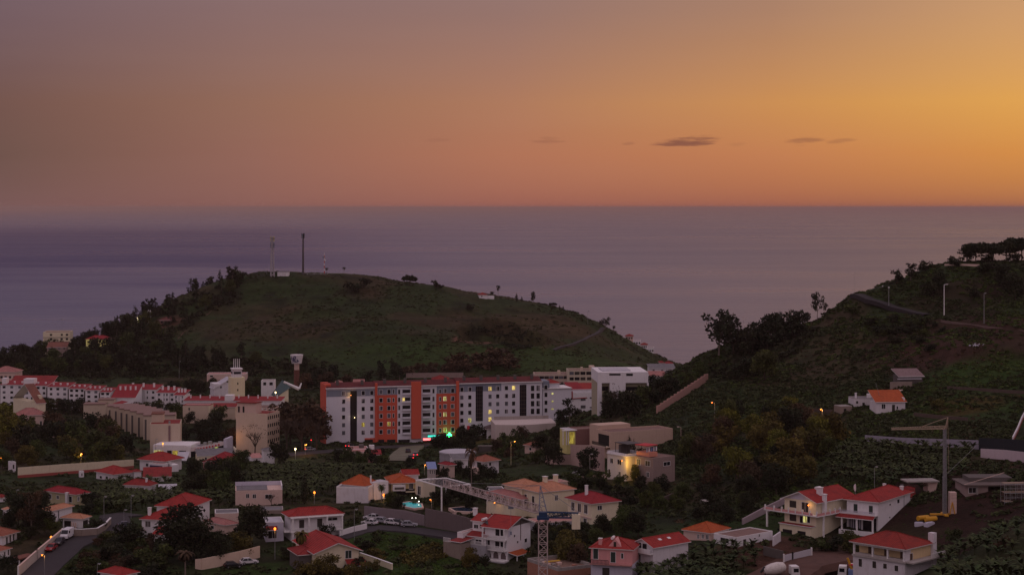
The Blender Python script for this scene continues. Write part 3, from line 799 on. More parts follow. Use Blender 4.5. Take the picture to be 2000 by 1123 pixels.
# large cream villa with peach roof
b = house('villa', 'large cream villa with pale peach hip roof and two square chimneys', corner=(1054, 1013), eave=962, yaw=33, pl=1018.5, pr=1121.5)
b.walls(CREAM); b.hip(PEACHR, 21, .5)
b.wins('L', [ZC(427, 328, 448, 416), ZC(500, 345, 523, 432)], mat=SHUT, name='door', bars=0); b.win('R', ZC(725, 335, 752, 385), mat=SHUT)
c = Block(corner=(1019, 1003), eave=954.5, yaw=33, pl=985, R=7.5, d=b.O.y + b.L * b.ca - 1.5, root=b); c.walls(CREAM, 'wing_wall'); c.hip(PEACHR, 21, .5, 'wing_roof')
c.wins('L', [ZC(247, 280, 270, 333), ZC(302, 290, 327, 342)], mat=SHUT, bars=0)
b.chimney(b.R * .42, b.L * .5, b.h + .8, b.h + 3.2, .95, CREAM); b.chimney(b.R * .86, b.L * .75, b.h + .5, b.h + 3.0, .95, CREAM)
c = Block(corner=(1005, 1000), eave=977, yaw=33, pl=950, R=6, d=b.O.y + 2.5, root=b); c.walls(CREAM, 'annex_wall', -5, 1.0); c.hip(DULL, 20, .5, 'annex_roof'); c.posts('L', [.3, c.L * .35, c.L * .7, c.L - .3], 0, 0, c.h, .3)
p = c.rootM.inverted() @ (c.rootM @ Vector((0, 0, 0))); LAMPS.append((Vector(at(966, 981.5, c.O.y + 6)), 'wall', 'warm', 'small lit porch lamp under the pinkish annex roof of the cream villa'))

# beige two storey with crimson roof
b = house('house', 'beige two storey house with bright red hip roof and white chimney', corner=(1155.4, 1024), eave=984, yaw=32, pl=1109, pr=1208)
b.walls(CREAM); b.hip(CRIM, 22, .6); b.chimney(b.R * .3, b.L * .55, b.h + 1.2, b.h + 3.6, .6)
b.wins('L', [ZD(283, 515, 308, 582), ZD(337, 525, 362, 594), ZD(390, 535, 417, 607), ZD(340, 645, 360, 685), ZD(385, 650, 410, 688)], mat=SHUT, frame=TRIM, fw=.16); b.win('R', ZD(500, 542, 535, 577))
z = b.zL(b.L / 2, 1005); b.slab('L', 0, b.L, .25, z, .3, PEACH, 'string_course')

# pink house
b = house('house', 'pink house with red roof, small pink dormer and pale lower storey', corner=(1235, 1131), eave=1074, yaw=74, pl=1154, R=8.5)
zm = b.zL(b.L / 2, 1100)
b.walls(LILAC, 'lower_wall', z1=zm); b.walls(PINK, 'wall', z0=zm + .003); b.hip(RED, 21, .4)
b.emit(MB().face([(.5, b.L * .62, b.h + .15), (.5, b.L * .24, b.h + .15), (.5, b.L * .43, b.h + 2.2)]).face([(.5, b.L * .24, b.h + .15), (3.6, b.L * .43, b.h + 2.2), (.5, b.L * .43, b.h + 2.2)]).face([(.5, b.L * .62, b.h + .15), (.5, b.L * .43, b.h + 2.2), (3.6, b.L * .43, b.h + 2.2)]), 'dormer', PINK)
b.emit(MB().box(.42, .49, b.L * .40, b.L * .46, b.h + .3, b.h + 1.5), 'dormer_window', SHUT)
b.wins('L', [ZD(465, 900, 505, 985), ZD(610, 928, 650, 1015)], mat=GREENSH, name='door', bars=0); b.win('L', ZD(697, 940, 715, 982), mat=SHUT, bars=0)
b.slab('L', 0, b.L, 1.2, zm, .2, FLATP); b.rail('L', b.L * .55, b.L, 1.2, zm, .9, mat=BLACK); b.chimney(1.2, b.L * .8, b.h + .2, b.h + 1.9, .7, PINK); b.tank(3.5, b.L * .55, b.h + 1.1)
b.emit(b.fbox('L', b.L * .55, b.L * .72, .01, .06, -.2, 2.2), 'door', SHUT)
# white gable house
b = house('house', 'white gabled house with red roof, two skylights and a front balcony', corner=(1276, 1106), eave=1068.4, yaw=42, pl=1235, pr=1344, d=396)
b.walls(WHITE2, gable='X', pitch=24); b.gable(RED, 'X', 24, .5)
b.wins('L', [ZD(846, 850, 866, 915), ZD(876, 858, 912, 925)], bars=0); b.win('L', ZD(835, 948, 860, 1000))
z = b.zL(b.L / 2, 860 + 925 / 4.27); b.slab('L', 0, b.L, 1.0, z, .2); b.emit(b.fbox('L', 0, b.L, .88, 1.0, z, z + .9), 'balcony_parapet', WHITE)
for t_ in (.32, .58):
    k = math.tan(R(24)); y0, y1 = b.L * .24, b.L * .34; f = lambda y: b.h + k * y + .22
    x0 = b.R * t_; mb = MB().face([(x0, y0, f(y0)), (x0 + .9, y0, f(y0)), (x0 + .9, y1, f(y1)), (x0, y1, f(y1))]); b.emit(mb, 'skylight', TRIM)
# orange roofed house behind it
b = house('house', 'low house with bright orange hip roof beside a lattice wall', corner=(1388, 1056), eave=1041.5, yaw=52, pl=1335, R=8, d=437)
b.walls(PEACH); b.hip(ORANGE, 22, .4); b.wins('L', [(1362, 1043, 1366, 1051), (1371, 1043, 1375, 1051), (1379, 1044, 1384, 1052)], bars=2)
# low white house with long side wall
b = house('outbuilding', 'low white outbuilding with brown flat roof and dark openings', corner=(1438.6, 1069), eave=1051, yaw=42, pl=1394, pr=1509, d=429)
b.walls(WHITE); b.flat(FLATB, .25)
b.win('L', Z5(32, 812, 100, 850), mat=DARK, bars=0); b.win('L', Z5(122, 830, 145, 872), mat=SHUT, bars=0); b.win('R', Z5(218, 822, 243, 880), mat=SHUT, name='door', bars=0); b.win('R', Z5(310, 810, 322, 822), bars=0); b.win('R', Z5(350, 780, 358, 800), bars=0, mat=SHUT)

# lamp lit house and its brown neighbour on the slope
b = house('house', 'white corner house lit yellow by a street lamp, with roof terrace', corner=(1223.7, 939.5), eave=892, yaw=33, pl=1186.3, R=6.5)
b.walls(wallm((.64, .57, .50), .35)); b.flat(FLATG, .75, WHITE)
b.slab('L', -.25, b.L, .25, b.h + .25, .3); b.slab('R', 0, b.R, .25, b.h + .25, .3)
b.wins('L', [ZE(660, 558, 692, 612), ZE(742, 572, 788, 628), ZE(755, 712, 780, 755)]); b.win('L', ZE(638, 680, 660, 775), mat=DOORW, name='door', bars=0)
mb = MB(); x1 = b.R * .9; y1 = b.L * .75; zt = b.h + 3.1
for x in (1.2, x1):
    for y in (1.0, y1): mb.tube((x, y, b.h), (x, y, zt), .08)
mb.box(1.0, x1 + .2, .8, y1 + .2, zt, zt + .15)
for i in range(5): mb.tube((1.2 + i * (x1 - 1.2) / 4, 1.0, b.h + 1.1), (1.2 + i * (x1 - 1.2) / 4, 1.0, zt), .04)
b.emit(mb, 'roof_pergola', BLACK); b.emit(MB().box(2.0, x1 - .5, y1 - 1.2, y1 - .3, b.h + .06, zt - .5), 'terrace_shelter', DARKW)
c1 = b
b = house('house', 'brown rendered house joined to the right of the lamp lit house', corner=(1275.5, 950), eave=896, yaw=42, pl=1240, pr=1318, d=c1.O.y - 1.0)
b.walls(BROWNW, z0=-6); b.flat(FLATB, .2, BROWNW)
b.wins('L', [ZE(968, 565, 1005, 630), ZE(1062, 585, 1115, 645), ZE(1075, 715, 1105, 772), ZE(960, 690, 995, 750)], mat=SHUT, fw=.07); b.win('R', ZE(1270, 597, 1345, 640))
b.emit(MB().box(.4, b.R * .45, b.L * .3, b.L - .2, b.h + .25, b.h + 1.4), 'terrace_wall', wallm((.55, .22, .15), .3)); b.emit(MB().box(.2, b.R * .5, b.L * .35, b.L + .2, b.h + 3.1, b.h + 3.3), 'awning', plainm('red_awning', (.45, .02, .03), .7))
mb = MB()
for x in (.5, b.R * .45):
    for y in (b.L * .4, b.L - .1): mb.tube((x, y, b.h + .2), (x, y, b.h + 3.1), .06)
b.emit(mb, 'awning_frame', METAL)
for i in range(5): b.emit(MB().box(.9 + i * .9, 1.5 + i * .9, b.L * .5, b.L * .5 + .05, b.h + 1.45, b.h + 2.6), 'hanging_cloth', [LILAC, WHITE, BLUER, LILAC, WHITE][i])

# modern flat roofed beige house and its walls
b = house('modern_house', 'modern flat roofed beige house with long blank wall and dark balcony', corner=(1192.2, 876), eave=846, yaw=27, L=9, pr=1314, d=575)
b.walls(wallm((.50, .36, .28), .35)); b.flat(FLATB, .35, wallm((.50, .36, .28), .35))
mb = b.fbox('L', .8, 7.5, -.02, .05, .6, b.h - .8); b.emit(mb, 'balcony_opening', DARK); b.slab('L', 0, 9, 1.6, .6, .25, BEIGE); b.rail('L', .2, 8.8, 1.6, .6, 1.0, mat=BLACK)
b.emit(MB().box(1.0, b.R * .55, 9.02, 15, -3, b.zL(9, 831)), 'rear_block', wallm((.50, .36, .28), .35))
b = house('terrace_house', 'maroon walled flat house with yellow lit porch and white columns', corner=(1124, 866), eave=840, yaw=20, L=7, pr=1172, d=590)
b.walls(MAROONW); b.flat(FLATB, .3, MAROONW)
c = Block(corner=(1107, 868), eave=841, yaw=20, L=6, R=3.2, d=589, root=b); c.walls(wallm((.55, .50, .20), .3), 'porch_wall', z0=-3); c.flat(LTROOF, .3);  # yellow of the lit porch put into its wall colour
c.emit(c.fbox('R', .5, 2.6, -.02, .04, .3, c.h - .5), 'lit_doorway', DIMY); c.posts('R', [-1.6, -.4, .3], .9, 0, c.h, .22); c.slab('R', -1.8, 3.2, 1.0, c.h + .3, .25)

# left: yellow ochre house, crimson roof with a little top cap
b = house('house', 'ochre house with crimson pyramid roof rising to a small cap', corner=(148.7, 987), eave=966, yaw=55, pl=91, pr=172)
b.walls(OCHRE); b.hip(CRIM, 24, .6); b.wins('L', [ZL1(413, 447, 430, 485), ZL1(473, 460, 492, 485), ZL1(555, 465, 600, 512)], fw=.14); b.win('R', ZL1(648, 470, 660, 500), fw=.2)
b.hip(CRIM, 30, .0, 'roof_cap', z=b.ridge - .5, x0=b.R * .38, x1=b.R * .62, y0=b.L * .42, y1=b.L * .58)
b.chimney(-.6, b.L * .25, 0, 3.2, .7)
b = house('house', 'white house with peach gable roof behind the garage', corner=(100.7, 1023), eave=998, yaw=66, pl=82, pr=141)
b.walls(WHITE, gable=None); b.hip(PEACHR, 22, .5); b.wins('R', [Z6(640, 388, 655, 425), Z6(695, 352, 706, 440), Z6(628, 445, 642, 470)], bars=0); b.win('R', Z6(700, 475, 730, 515), mat=DARK, bars=0)
b.emit(b.fbox('L', 1, b.L - .5, .01, 2.2, -3, 1.2), 'terrace_wall', STONE)
b = house('garage', 'white double garage with peach hip roof and open dark doorways', corner=(160.5, 1031), eave=1013.3, yaw=72, pl=123, pr=174.5)
b.walls(WHITE); b.hip(PEACHR, 22, .5); b.win('L', Z6(770, 468, 855, 550), mat=DARK, name='garage_door', bars=0); b.win('R', Z6(992, 462, 1052, 548), mat=DARK, name='garage_door', bars=0)
b.posts('L', [b.tL(146), b.tL(150), b.tL(154)], 1.6, 0, 1.6, .25, PEACH, 'porch_post')
# house at the left edge
b = house('house', 'white two storey house with brown red roof at the left edge of the street', corner=(3.3, 1066), eave=1047, yaw=70, L=9, pr=33)
b.walls(WHITE); b.hip(OLDR, 22, .6); b.wins('R', [Z6(70, 665, 90, 755), Z6(112, 640, 130, 722), Z6(152, 615, 172, 702)], mat=SHUT, bars=0)
b = house('house', 'small white house with red roof in front of the brown roofed one', corner=(-3, 1098), eave=1077, yaw=68, L=8, pr=20)
b.walls(WHITE); b.hip(OLDR, 20, .4); b.wins('R', [Z6(46, 840, 62, 910), Z6(92, 815, 108, 880), Z6(2, 870, 14, 910)], bars=0, mat=SHUT)
b = house('carport', 'carport with flat red brown roof behind the pale street wall', corner=(38, 1103), eave=1091, yaw=62, pl=21, pr=70)
b.emit(MB().box(-.3, b.R + .3, -.3, b.L + .3, b.h - .12, b.h + .12), 'roof', BROWNR)
for x in (0.1, b.R * .5, b.R - .1):
    for y in (.1, b.L - .1): b.emit(MB().box(x - .12, x + .12, y - .12, y + .12, -3, b.h - .13), 'post', TRIM)
b.emit(MB().box(.3, b.R - .3, b.L - .4, b.L - .2, -2, b.h - .2), 'rear_wall', GREYW)
b = house('shed', 'small white garden shed with peach roof at the left edge', corner=(12, 1009), eave=996, yaw=40, pl=6, pr=27, d=505)
b.walls(WHITE); b.shed(PEACHR, b.h, b.h + .7, 'X'); b.win('L', (7, 999, 10, 1005), bars=0)
b = house('house', 'white house with red hip roof cut by the left edge of the view', corner=(4, 980), eave=972, yaw=70, L=9, pr=13, d=545); b.walls(WHITE); b.hip(RED2, 24, .4); b.win('R', (6, 974, 9, 978), bars=0)
# white cube house with red hip roof among bananas
b = house('house', 'plain white house with red hip roof and two brown shuttered windows', corner=(291.6, 968), eave=949, yaw=74, pl=243.5, pr=305)
b.walls(WHITE2); b.hip(RED2, 30, .45); b.wins('L', [ZL1(1078, 392, 1115, 440), ZL1(1163, 392, 1200, 440)], mat=DOORW, bars=0); b.chimney(1.2, 1.5, b.h + .2, b.h + 2.0, .5); b.win('R', (298, 951, 299.2, 955), bars=0, frame=None)
# stepped red roofs
b = house('villa', 'white villa with three stepped orange red roofs above the dark tree', corner=(329, 1053), eave=1016, yaw=76, pl=277, R=15)
b.walls(WHITE); b.hip(RED, 23, .5); b.wins('L', [ZL1(1320, 675, 1355, 716)], bars=0); b.win('L', ZL1(1213, 672, 1255, 718), mat=DARKW, bars=1); b.win('L', ZL1(1235, 770, 1272, 810), mat=DARKW)
c = Block(corner=(372, 1010), eave=991, yaw=76, pl=306, R=12, d=b.O.y + 16, root=b); c.walls(WHITE, 'rear_wall', -8); c.hip(RED, 25, .5, 'rear_roof')
c = Block(corner=(335, 1054), eave=1044, yaw=76, pl=299, R=4, d=b.O.y - 4.2, root=b); c.shed(RED, c.h - .2, c.h + 1.4, 'X', .3, 'porch_roof'); c.posts('L', [.2, c.L * .5, c.L - .2], 0, -2, c.h - .2, .25)
c = Block(corner=(279, 1044), eave=1037, yaw=76, pl=266, R=4, d=b.O.y + 1, root=b); c.walls(WHITE, 'side_wall'); c.hip(RED, 22, .3, 'side_roof')
b.chimney(1.4, b.L * .8, b.h + .3, b.h + 2.6, .7)
# ruin like flat house
b = house('flat_house', 'pale pinkish flat roofed house half hidden by bare trees', corner=(460, 989), eave=958, yaw=9, L=9, pr=551.5)
b.walls(PEACH, z1=b.h - .01); b.emit(MB().box(.3, b.R - 4, .3, 8.6, b.h, b.h + .1), 'roof', FLATG)
b.emit(MB().box(b.R - .25, b.R, 0, 9, b.h, b.h + 1.2), 'parapet', WHITE); b.emit(MB().box(0, b.R - .26, 8.7, 9, b.h, b.h + 1.1), 'parapet', LILAC)
b.wins('R', [ZL2(558, 445, 583, 478), ZL2(613, 447, 640, 480), ZL2(718, 450, 772, 482)], mat=DARK, fw=.07)
# peach roofed house
b = house('house', 'pinkish house with mossy peach roof beside the dark round tree', corner=(440, 1045), eave=1026, yaw=45, pl=401, pr=463)
b.walls(PEACH); b.hip(DULL, 24, .4); b.win('L', (412, 1026, 418, 1032), bars=0, px=True)
c = Block(corner=(420, 1014), eave=1003, yaw=10, L=6, pr=466, d=b.O.y + 14, root=b); c.walls(PEACH, 'rear_wall'); c.flat(FLATG, .2)
# white villa with gallery
b = house('villa', 'white villa with red hip roof, columned gallery and roof solar panels', corner=(568, 1056), eave=1009, yaw=22, pl=556, pr=666)
b.walls(WHITE); b.hip(RED, 22, .8)
z1 = b.zR(b.R * .4, 860 + 742 / 4.27); z0 = z1
b.slab('R', -.4, b.R, 1.6, z0, .3); b.slab('L', -.4, b.L, 1.6, z0, .3)
b.posts('R', [.15, b.R * .33, b.R * .69, b.R - .1], 1.5, z0, b.h - .25, .4); b.posts('R', [.15, b.R * .33, b.R * .69, b.R - .1], 1.5, -3, z0 - .31, .4); b.rail('R', .4, b.R - .2, 1.5, z0, .8); b.rail('L', .2, b.L, 1.5, z0, .8)
b.emit(b.fbox('R', -.4, b.R + .3, .02, 1.55, b.h - .24, b.h - .04), 'gallery_beam', TRIM)
b.wins('R', [ZL2(1000, 660, 1042, 735), ZL2(1150, 650, 1193, 728)], mat=SHUT, name='door', bars=0); b.win('R', ZL2(1232, 643, 1318, 664))
b.wins('R', [(b.R * .1, b.R * .25, .2, 2.2), (b.R * .45, b.R * .6, .2, 2.2)], px=False, mat=DARK)
kk = math.tan(R(22)); y0 = 2.0
mb = MB(); f = lambda x: b.h + .28 + kk * x
mb.face([(.8, b.L * .35, f(.8)), (2.6, b.L * .35, f(2.6)), (2.6, b.L * .62, f(2.6)), (.8, b.L * .62, f(.8))][::-1]); b.emit(mb, 'solar_panel', plainm('solar_panel', (.30, .30, .36), .3))
f2 = lambda y: b.h + .28 + kk * y
for x in (2.2, 4.6):
    b.emit(MB().face([(x, 1.2, f2(1.2)), (x + 1.9, 1.2, f2(1.2)), (x + 1.9, 2.6, f2(2.6)), (x, 2.6, f2(2.6))]), 'solar_panel', plainm('solar_panel', (.30, .30, .36), .3))
b = house('garage', 'pale flat roofed garage with small red awning left of the villa', corner=(519, 1052), eave=1021, yaw=12, L=8, pr=554, d=446)
b.walls(LILAC); b.flat(LTROOF, .15); b.shed(RED2, b.h - 1.6, b.h - .9, 'Y', .1, 'awning', x0=0, x1=b.R * .62, y0=-1.8, y1=-.1); b.win('R', (.6, 2.6, .1, 2.3), px=False, mat=DARK, name='garage_door')
# gable front house, red roof
b = house('house', 'cream gable fronted house with red roof ridged away from the view', corner=(617, 1120), eave=1079, yaw=22, pr=701, L=17)
b.walls(CREAM, gable='Y', pitch=20); b.gable(RED, 'Y', 20, .8); b.win('R', ZL2(1386, 916, 1436, 980), mat=GREENSH, name='door'); b.win('R', ZL2(1370, 1040, 1400, 1110), mat=DARK, bars=0)
b.wins('R', [ZL2(1420, 1040, 1440, 1095), ZL2(1470, 1040, 1495, 1100)], mat=SHUT, bars=0)
b.shed(RED2, b.zR(b.R * .85, 1102), b.zR(b.R * .85, 1092), 'Y', .1, 'porch_roof', x0=b.R * .68, x1=b.R + 1.2, y0=-2.2, y1=-.1); b.posts('R', [b.R * .7, b.R + 1], 2.2, -3, b.zR(b.R * .85, 1102), .25)
c = Block(corner=(584, 1100), eave=1084, yaw=22, L=8, R=5, d=b.O.y + 2, root=b); c.walls(DARKW, 'annex_wall'); c.hip(RED2, 20, .5, 'annex_roof')
# white block with orange roof
b = house('house', 'white block house with small orange hip roof and roof terrace', corner=(719, 982), eave=954, yaw=80, pl=657, R=9)
b.walls(WHITE2); b.flat(FLATG, .4); c = Block(corner=(712, 955), eave=950, yaw=60, pl=667, R=7, d=b.O.y + 3, root=b); c.walls(WHITE, 'attic_wall', -1.2, c.h); c.hip(ORANGE, 32, .4)
b.chimney(6, .8, b.h, b.h + 2.6, .35); c = Block(corner=(730, 962), eave=943, yaw=40, pl=715, R=5, d=b.O.y + 5, root=b); c.walls(WHITE, 'side_wall', -5); c.flat(LTROOF, .15)
# orange roofed villa by the pool
b = house('villa', 'lamp lit ochre villa with orange roofs and a white bay window', corner=(766, 968), eave=944, yaw=12, L=11, pr=812)
b.walls(wallm((.60, .46, .24), .35)); b.hip(ORANGE, 22, .7); b.emit(MB().box(.1, 3.6, -1.2, -.02, 1.5, b.h - .3), 'bay_window', WHITE); b.emit(MB().box(.5, 3.2, -1.26, -1.21, 1.9, b.h - .9), 'pane', DARKW)
b.win('R', Z4(557, 575, 608, 665), bars=2); b.win('R', Z4(450, 590, 495, 690), mat=DOORW, name='door', bars=0); b.slab('R', 3.7, b.R, 1.2, b.zR(3, 959), .2, CREAM)
b.emit(b.fbox('R', .3, b.R - .3, .01, .05, .2, 1.9), 'lower_opening', DARK)
c = Block(corner=(788, 940), eave=927, yaw=12, L=5, pr=817, d=b.O.y + 8, root=b); c.walls(WHITE, 'rear_wall', -3); c.gable(RED, 'X', 22, .4, 'rear_roof')
c = Block(corner=(757, 968), eave=947, yaw=55, pl=741, R=5, d=b.O.y + 2, root=b); c.walls(CREAM, 'side_wall'); c.hip(ORANGE, 26, .5, 'side_roof')
# cantilevered cube
b = house('modern_house', 'cream cube house raised on glass walls beside the lit pool', corner=(827, 974), eave=941, yaw=50, pl=811.5, pr=850, d=512)
b.walls(wallm((.58, .50, .38), .3), z0=0); b.flat(FLATG, .25); b.win('L', Z4(675, 625, 715, 740))
b.emit(MB().box(.6, b.R, .6, b.L - .2, -5, -.01), 'glass_base', plainm('tinted_glass', (.02, .05, .05), .15)); b.posts('L', [.2, b.L - .2], -.1, -5, -.01, .2, METAL)
b = house('kiosk', 'tiny house with blue sheet roof and lit columns beside the amber lamp', corner=(837, 927), eave=916, yaw=8, L=4, pr=851, d=556)
b.walls(wallm((.42, .36, .34), .4)); b.shed(BLUER, b.h, b.h + 1.5, 'Y', .35); b.wins('R', [(.4, .65, .3, 1.4), (1.1, 1.35, .3, 1.4), (1.7, 1.95, .3, 1.4)], px=False, bars=0, mat=DARK, fw=.05)
b = house('house', 'low house with crimson tent shaped roof behind dark bushes', corner=(876, 914), eave=909, yaw=40, pl=859, pr=888, d=566); b.walls(PEACH); b.hip(CRIM, 24, .5); b.win('L', (865, 910, 868, 914), bars=0)
b = house('house', 'white walled house with dark red roof right of a bare palm trunk', corner=(945, 917), eave=902, yaw=42, pl=921, pr=974, d=570); b.walls(WHITE2); b.hip(OLDR, 24, .6); b.win('L', ZL3(990, 180, 1025, 225), mat=DARK, bars=0); b.win('R', (955, 903, 959, 909), bars=0)
b.emit(MB().box(-2.5, -.02, 1, 5, -2, .5), 'front_wall', PEACH)
b = house('round_house', 'low round building with flat pale roof behind the dark bushes', corner=(893, 897), eave=888, yaw=0, L=5, R=5, d=625)
b.emit(MB().lathe([(6.2, -3), (6.2, b.h), (6.4, b.h + .01), (6.4, b.h + .5)], 28, (0, 5)), 'wall', GREYW); b.emit(MB().lathe([(6.1, b.h + .52), (5.6, b.h + .75)], 28, (0, 5)), 'roof', LTROOF)
b = house('house', 'house with pinkish flat roofs left of the car ramp', corner=(672, 893), eave=884, yaw=8, L=9, pr=727); b.walls(PEACH); b.flat(FLATP, .12, TRIM); c = Block(corner=(682, 882), eave=877, yaw=8, L=8, pr=719, d=b.O.y + 9.3, root=b); c.walls(FLATP, 'upper_wall', -3); c.flat(FLATP, .1)
c.box('roof_hatch', DARKW, c.R * .55, c.R * .8, 2, 5, c.h, c.h + 1.2); b.box('water_tank', TRIM, b.R * .92, b.R * 1.1, 4, 6, 0, b.h + 2); b.win('R', (690, 886, 698, 890), bars=0, mat=DARK)
b = house('house', 'small house with crimson lean to roof and teal wall beside the ramp', corner=(718, 893), eave=889, yaw=8, L=5, pr=744, d=645); b.walls(PINK); b.shed(CRIM, b.h, b.h + 1.2, 'Y', .3); b.win('R', (724, 890, 729, 892.5), bars=0)
# red hip house with blue garage door
b = house('house', 'white house with red hip roof and dark blue garage door', corner=(322, 921), eave=901, yaw=62, pl=273, R=9)
b.walls(WHITE2); b.hip(RED, 24, .8); b.win('L', ZS(362, 680, 400, 725)); c = Block(corner=(319, 923), eave=907, yaw=62, pl=291, R=2.6, d=b.O.y - 3.2, root=b); c.walls(WHITE2, 'garage_wall'); c.flat(FLATP, .2); c.emit(c.fbox('L', .4, c.L - .4, .01, .06, .1, c.h - .5), 'garage_door', plainm('blue_door', (.02, .03, .08), .5))
c = Block(corner=(335, 922), eave=908, yaw=30, pl=321, R=2.5, d=b.O.y - 2, root=b); c.walls(WHITE, 'balcony_wall'); c.rail('L', 0, c.L, .05, c.h, .9, mat=TRIM)
b = house('house', 'magenta walled house under a crimson pyramid roof', corner=(450, 926), eave=901, yaw=80, pl=406, R=10)
b.walls(MAGENTA); b.hip(CRIM, 26, .7); c = Block(corner=(412, 912), eave=903, yaw=80, pl=397, R=6, d=b.O.y + 4, root=b); c.walls(PINK, 'side_wall'); c.hip(CRIM, 20, .3, 'side_roof'); b.win('R', (452.5, 907, 454, 914), bars=0, frame=None)
b = house('workshop', 'beige workshop with dark felt shed roof behind the crimson roofed house', corner=(386, 900), eave=891, yaw=15, L=8, pr=462); b.walls(CREAM); b.shed(FLATG, b.h, b.h + 1.6, 'Y', .25); b.box('gable_wall', CREAM, b.R - .3, b.R, 0, 8, b.h, b.h + 2.2); b.win('R', (400, 893, 404, 897), bars=0, mat=DARK)
b = house('house', 'long low red roofed house below the pale wall', corner=(222, 938), eave=927, yaw=45, pl=188, pr=262); b.walls(WHITE2); b.hip(RED, 24, .5); b.wins('L', [(195, 929, 199, 934), (207, 930, 211, 935)], bars=0)
c = Block(corner=(262, 934), eave=922, yaw=20, L=4, pr=276, d=b.O.y + 4, root=b); c.walls(WHITE, 'side_wall'); c.hip(RED2, 20, .2, 'side_roof')
b = house('house', 'long red roofed house between the white cube and the blue garage', corner=(281, 941), eave=932, yaw=10, L=7, pr=333, d=600); b.walls(WHITE2); b.shed(RED2, b.h, b.h + 2.1, 'Y', .4); b.win('R', (320, 934, 324, 938), bars=0)
b = house('hut', 'small white box hut in front of the long pale wall', corner=(157, 932), eave=921, yaw=30, pl=154, pr=164); b.walls(WHITE); b.flat(LTROOF, .15); b.win('R', (159, 924, 161, 929), bars=0, frame=None, mat=SHUT, name='door')
b = house('shed', 'low shed with pale sheet roof in the banana field', corner=(312, 962), eave=958, yaw=12, L=6, pr=345, d=553); b.walls(GREYW); b.shed(LTROOF, b.h, b.h + .9, 'Y', .3); b.win('R', (318, 959, 322, 962), bars=0, frame=None, mat=DARK, name='door')
b = house('house', 'white windowless house end beside the round street tree', corner=(515, 906), eave=880, yaw=20, pl=511, pr=536, d=655); b.walls(WHITE); b.hip(FLATG, 20, .3); b.win('R', (527, 884, 531, 890), bars=0)
b = house('shed', 'low white shed with reddish roof beside the parked white car', corner=(493, 902), eave=895, yaw=20, L=5, pr=512, d=660); b.walls(WHITE); b.shed(FLATP, b.h, b.h + 1.0, 'Y', .3); b.win('R', (500, 896, 503, 900), bars=0, frame=None, mat=SHUT, name='door')

b = house('house', 'red roofed house cut off by the bottom edge of the view', corner=(238, 1146), eave=1124, yaw=55, pl=196, pr=268); b.walls(WHITE2); b.hip(RED, 22, .5); b.win('L', (212, 1128, 216, 1136), bars=0)
b = house('house', 'old house with dull red roof half hidden in the slope trees by the amber lamp', corner=(1046, 884), eave=872, yaw=45, pl=1025, pr=1066); b.walls(PEACH); b.hip(OLDR, 24, .5); b.win('L', (1034, 874, 1038, 879), bars=0)
b = house('shed', 'dark open shed with pale roof edge in the gully below the hillside thicket', corner=(1374, 998), eave=980, yaw=6, L=4, pr=1412); b.walls(DARKW); b.flat(CONCP, .0); b.slab('R', -.3, b.R + .3, .5, b.h + .2, .25, CONCP); b.posts('R', [.2, b.R - .2], .4, -1, b.h, .2); b.emit(b.fbox('R', .5, b.R - .5, .01, .05, .1, b.h - .4), 'opening', DARK)
b = house('house', 'low lilac walled house with flat roof behind the cream villa annex', corner=(955, 972), eave=958, yaw=8, L=6, pr=986, d=535); b.walls(LILAC); b.flat(FLATG, .3); b.win('R', (962, 961, 968, 967)); b.win('R', (974, 961, 980, 967))
b = house('house', 'small white flat roofed house left of the lattice crane counterweight', corner=(1048, 1038), eave=1022, yaw=20, L=6, pr=1128, d=452); b.walls(GREYW); b.flat(FLATP, .3, PEACH); b.win('R', (1070, 1028, 1078, 1036), bars=0, mat=DARK)

b = house('house', 'house with dull pink roof sunk in the dark thicket above the long cream wall', corner=(125, 862), eave=847, yaw=40, pl=98, pr=150); b.walls(PEACH); b.hip(DULL, 24, .5); b.win('L', (108, 849, 112, 854), bars=0)
b = house('shed', 'small pale block shed at the left end of the long cream wall', corner=(22, 922), eave=903, yaw=35, pl=16, pr=31); b.walls(WHITE2); b.flat(FLATG, .15); b.win('R', (25, 907, 28, 915), bars=0, mat=SHUT, name='door', frame=None)

b = house('house', 'low house with grey flat roof just behind the pale garage', corner=(508, 1004), eave=997, yaw=8, L=6, pr=553); b.walls(STONE); b.flat(FLATG, .2, CONCR); b.win('R', (516, 999, 521, 1003), bars=0, frame=None)
b = house('shed', 'small pale shed with flat roof left of the hillside cottage', corner=(1642, 808), eave=794, yaw=20, L=4, pr=1664); b.walls(STONE); b.flat(CONCP, .15, CONCR); b.win('R', (1648, 798, 1653, 806), bars=0, mat=DARK, frame=None, name='door')
b = house('house', 'low white house with grey roof between the round building and the white walled house', corner=(886, 906), eave=898, yaw=15, L=5, pr=914, d=600); b.walls(WHITE2); b.shed(FLATG, b.h, b.h + 1.2, 'Y', .3); b.win('R', (893, 900, 897, 904), bars=0)
b = house('house', 'peach walled house with brown roof among the trees left of the crimson tent roof', corner=(862, 932), eave=923, yaw=35, pl=846, pr=880); b.walls(PEACH); b.hip(BROWNR, 22, .5); b.win('R', (868, 925, 872, 930), bars=0)
b = house('house', 'small pinkish house with flat terrace below the lamp lit house', corner=(1090, 955), eave=944, yaw=30, pl=1070, pr=1112); b.walls(PEACH); b.flat(FLATP, .4, PEACH); b.win('R', (1097, 947, 1101, 953), bars=0)
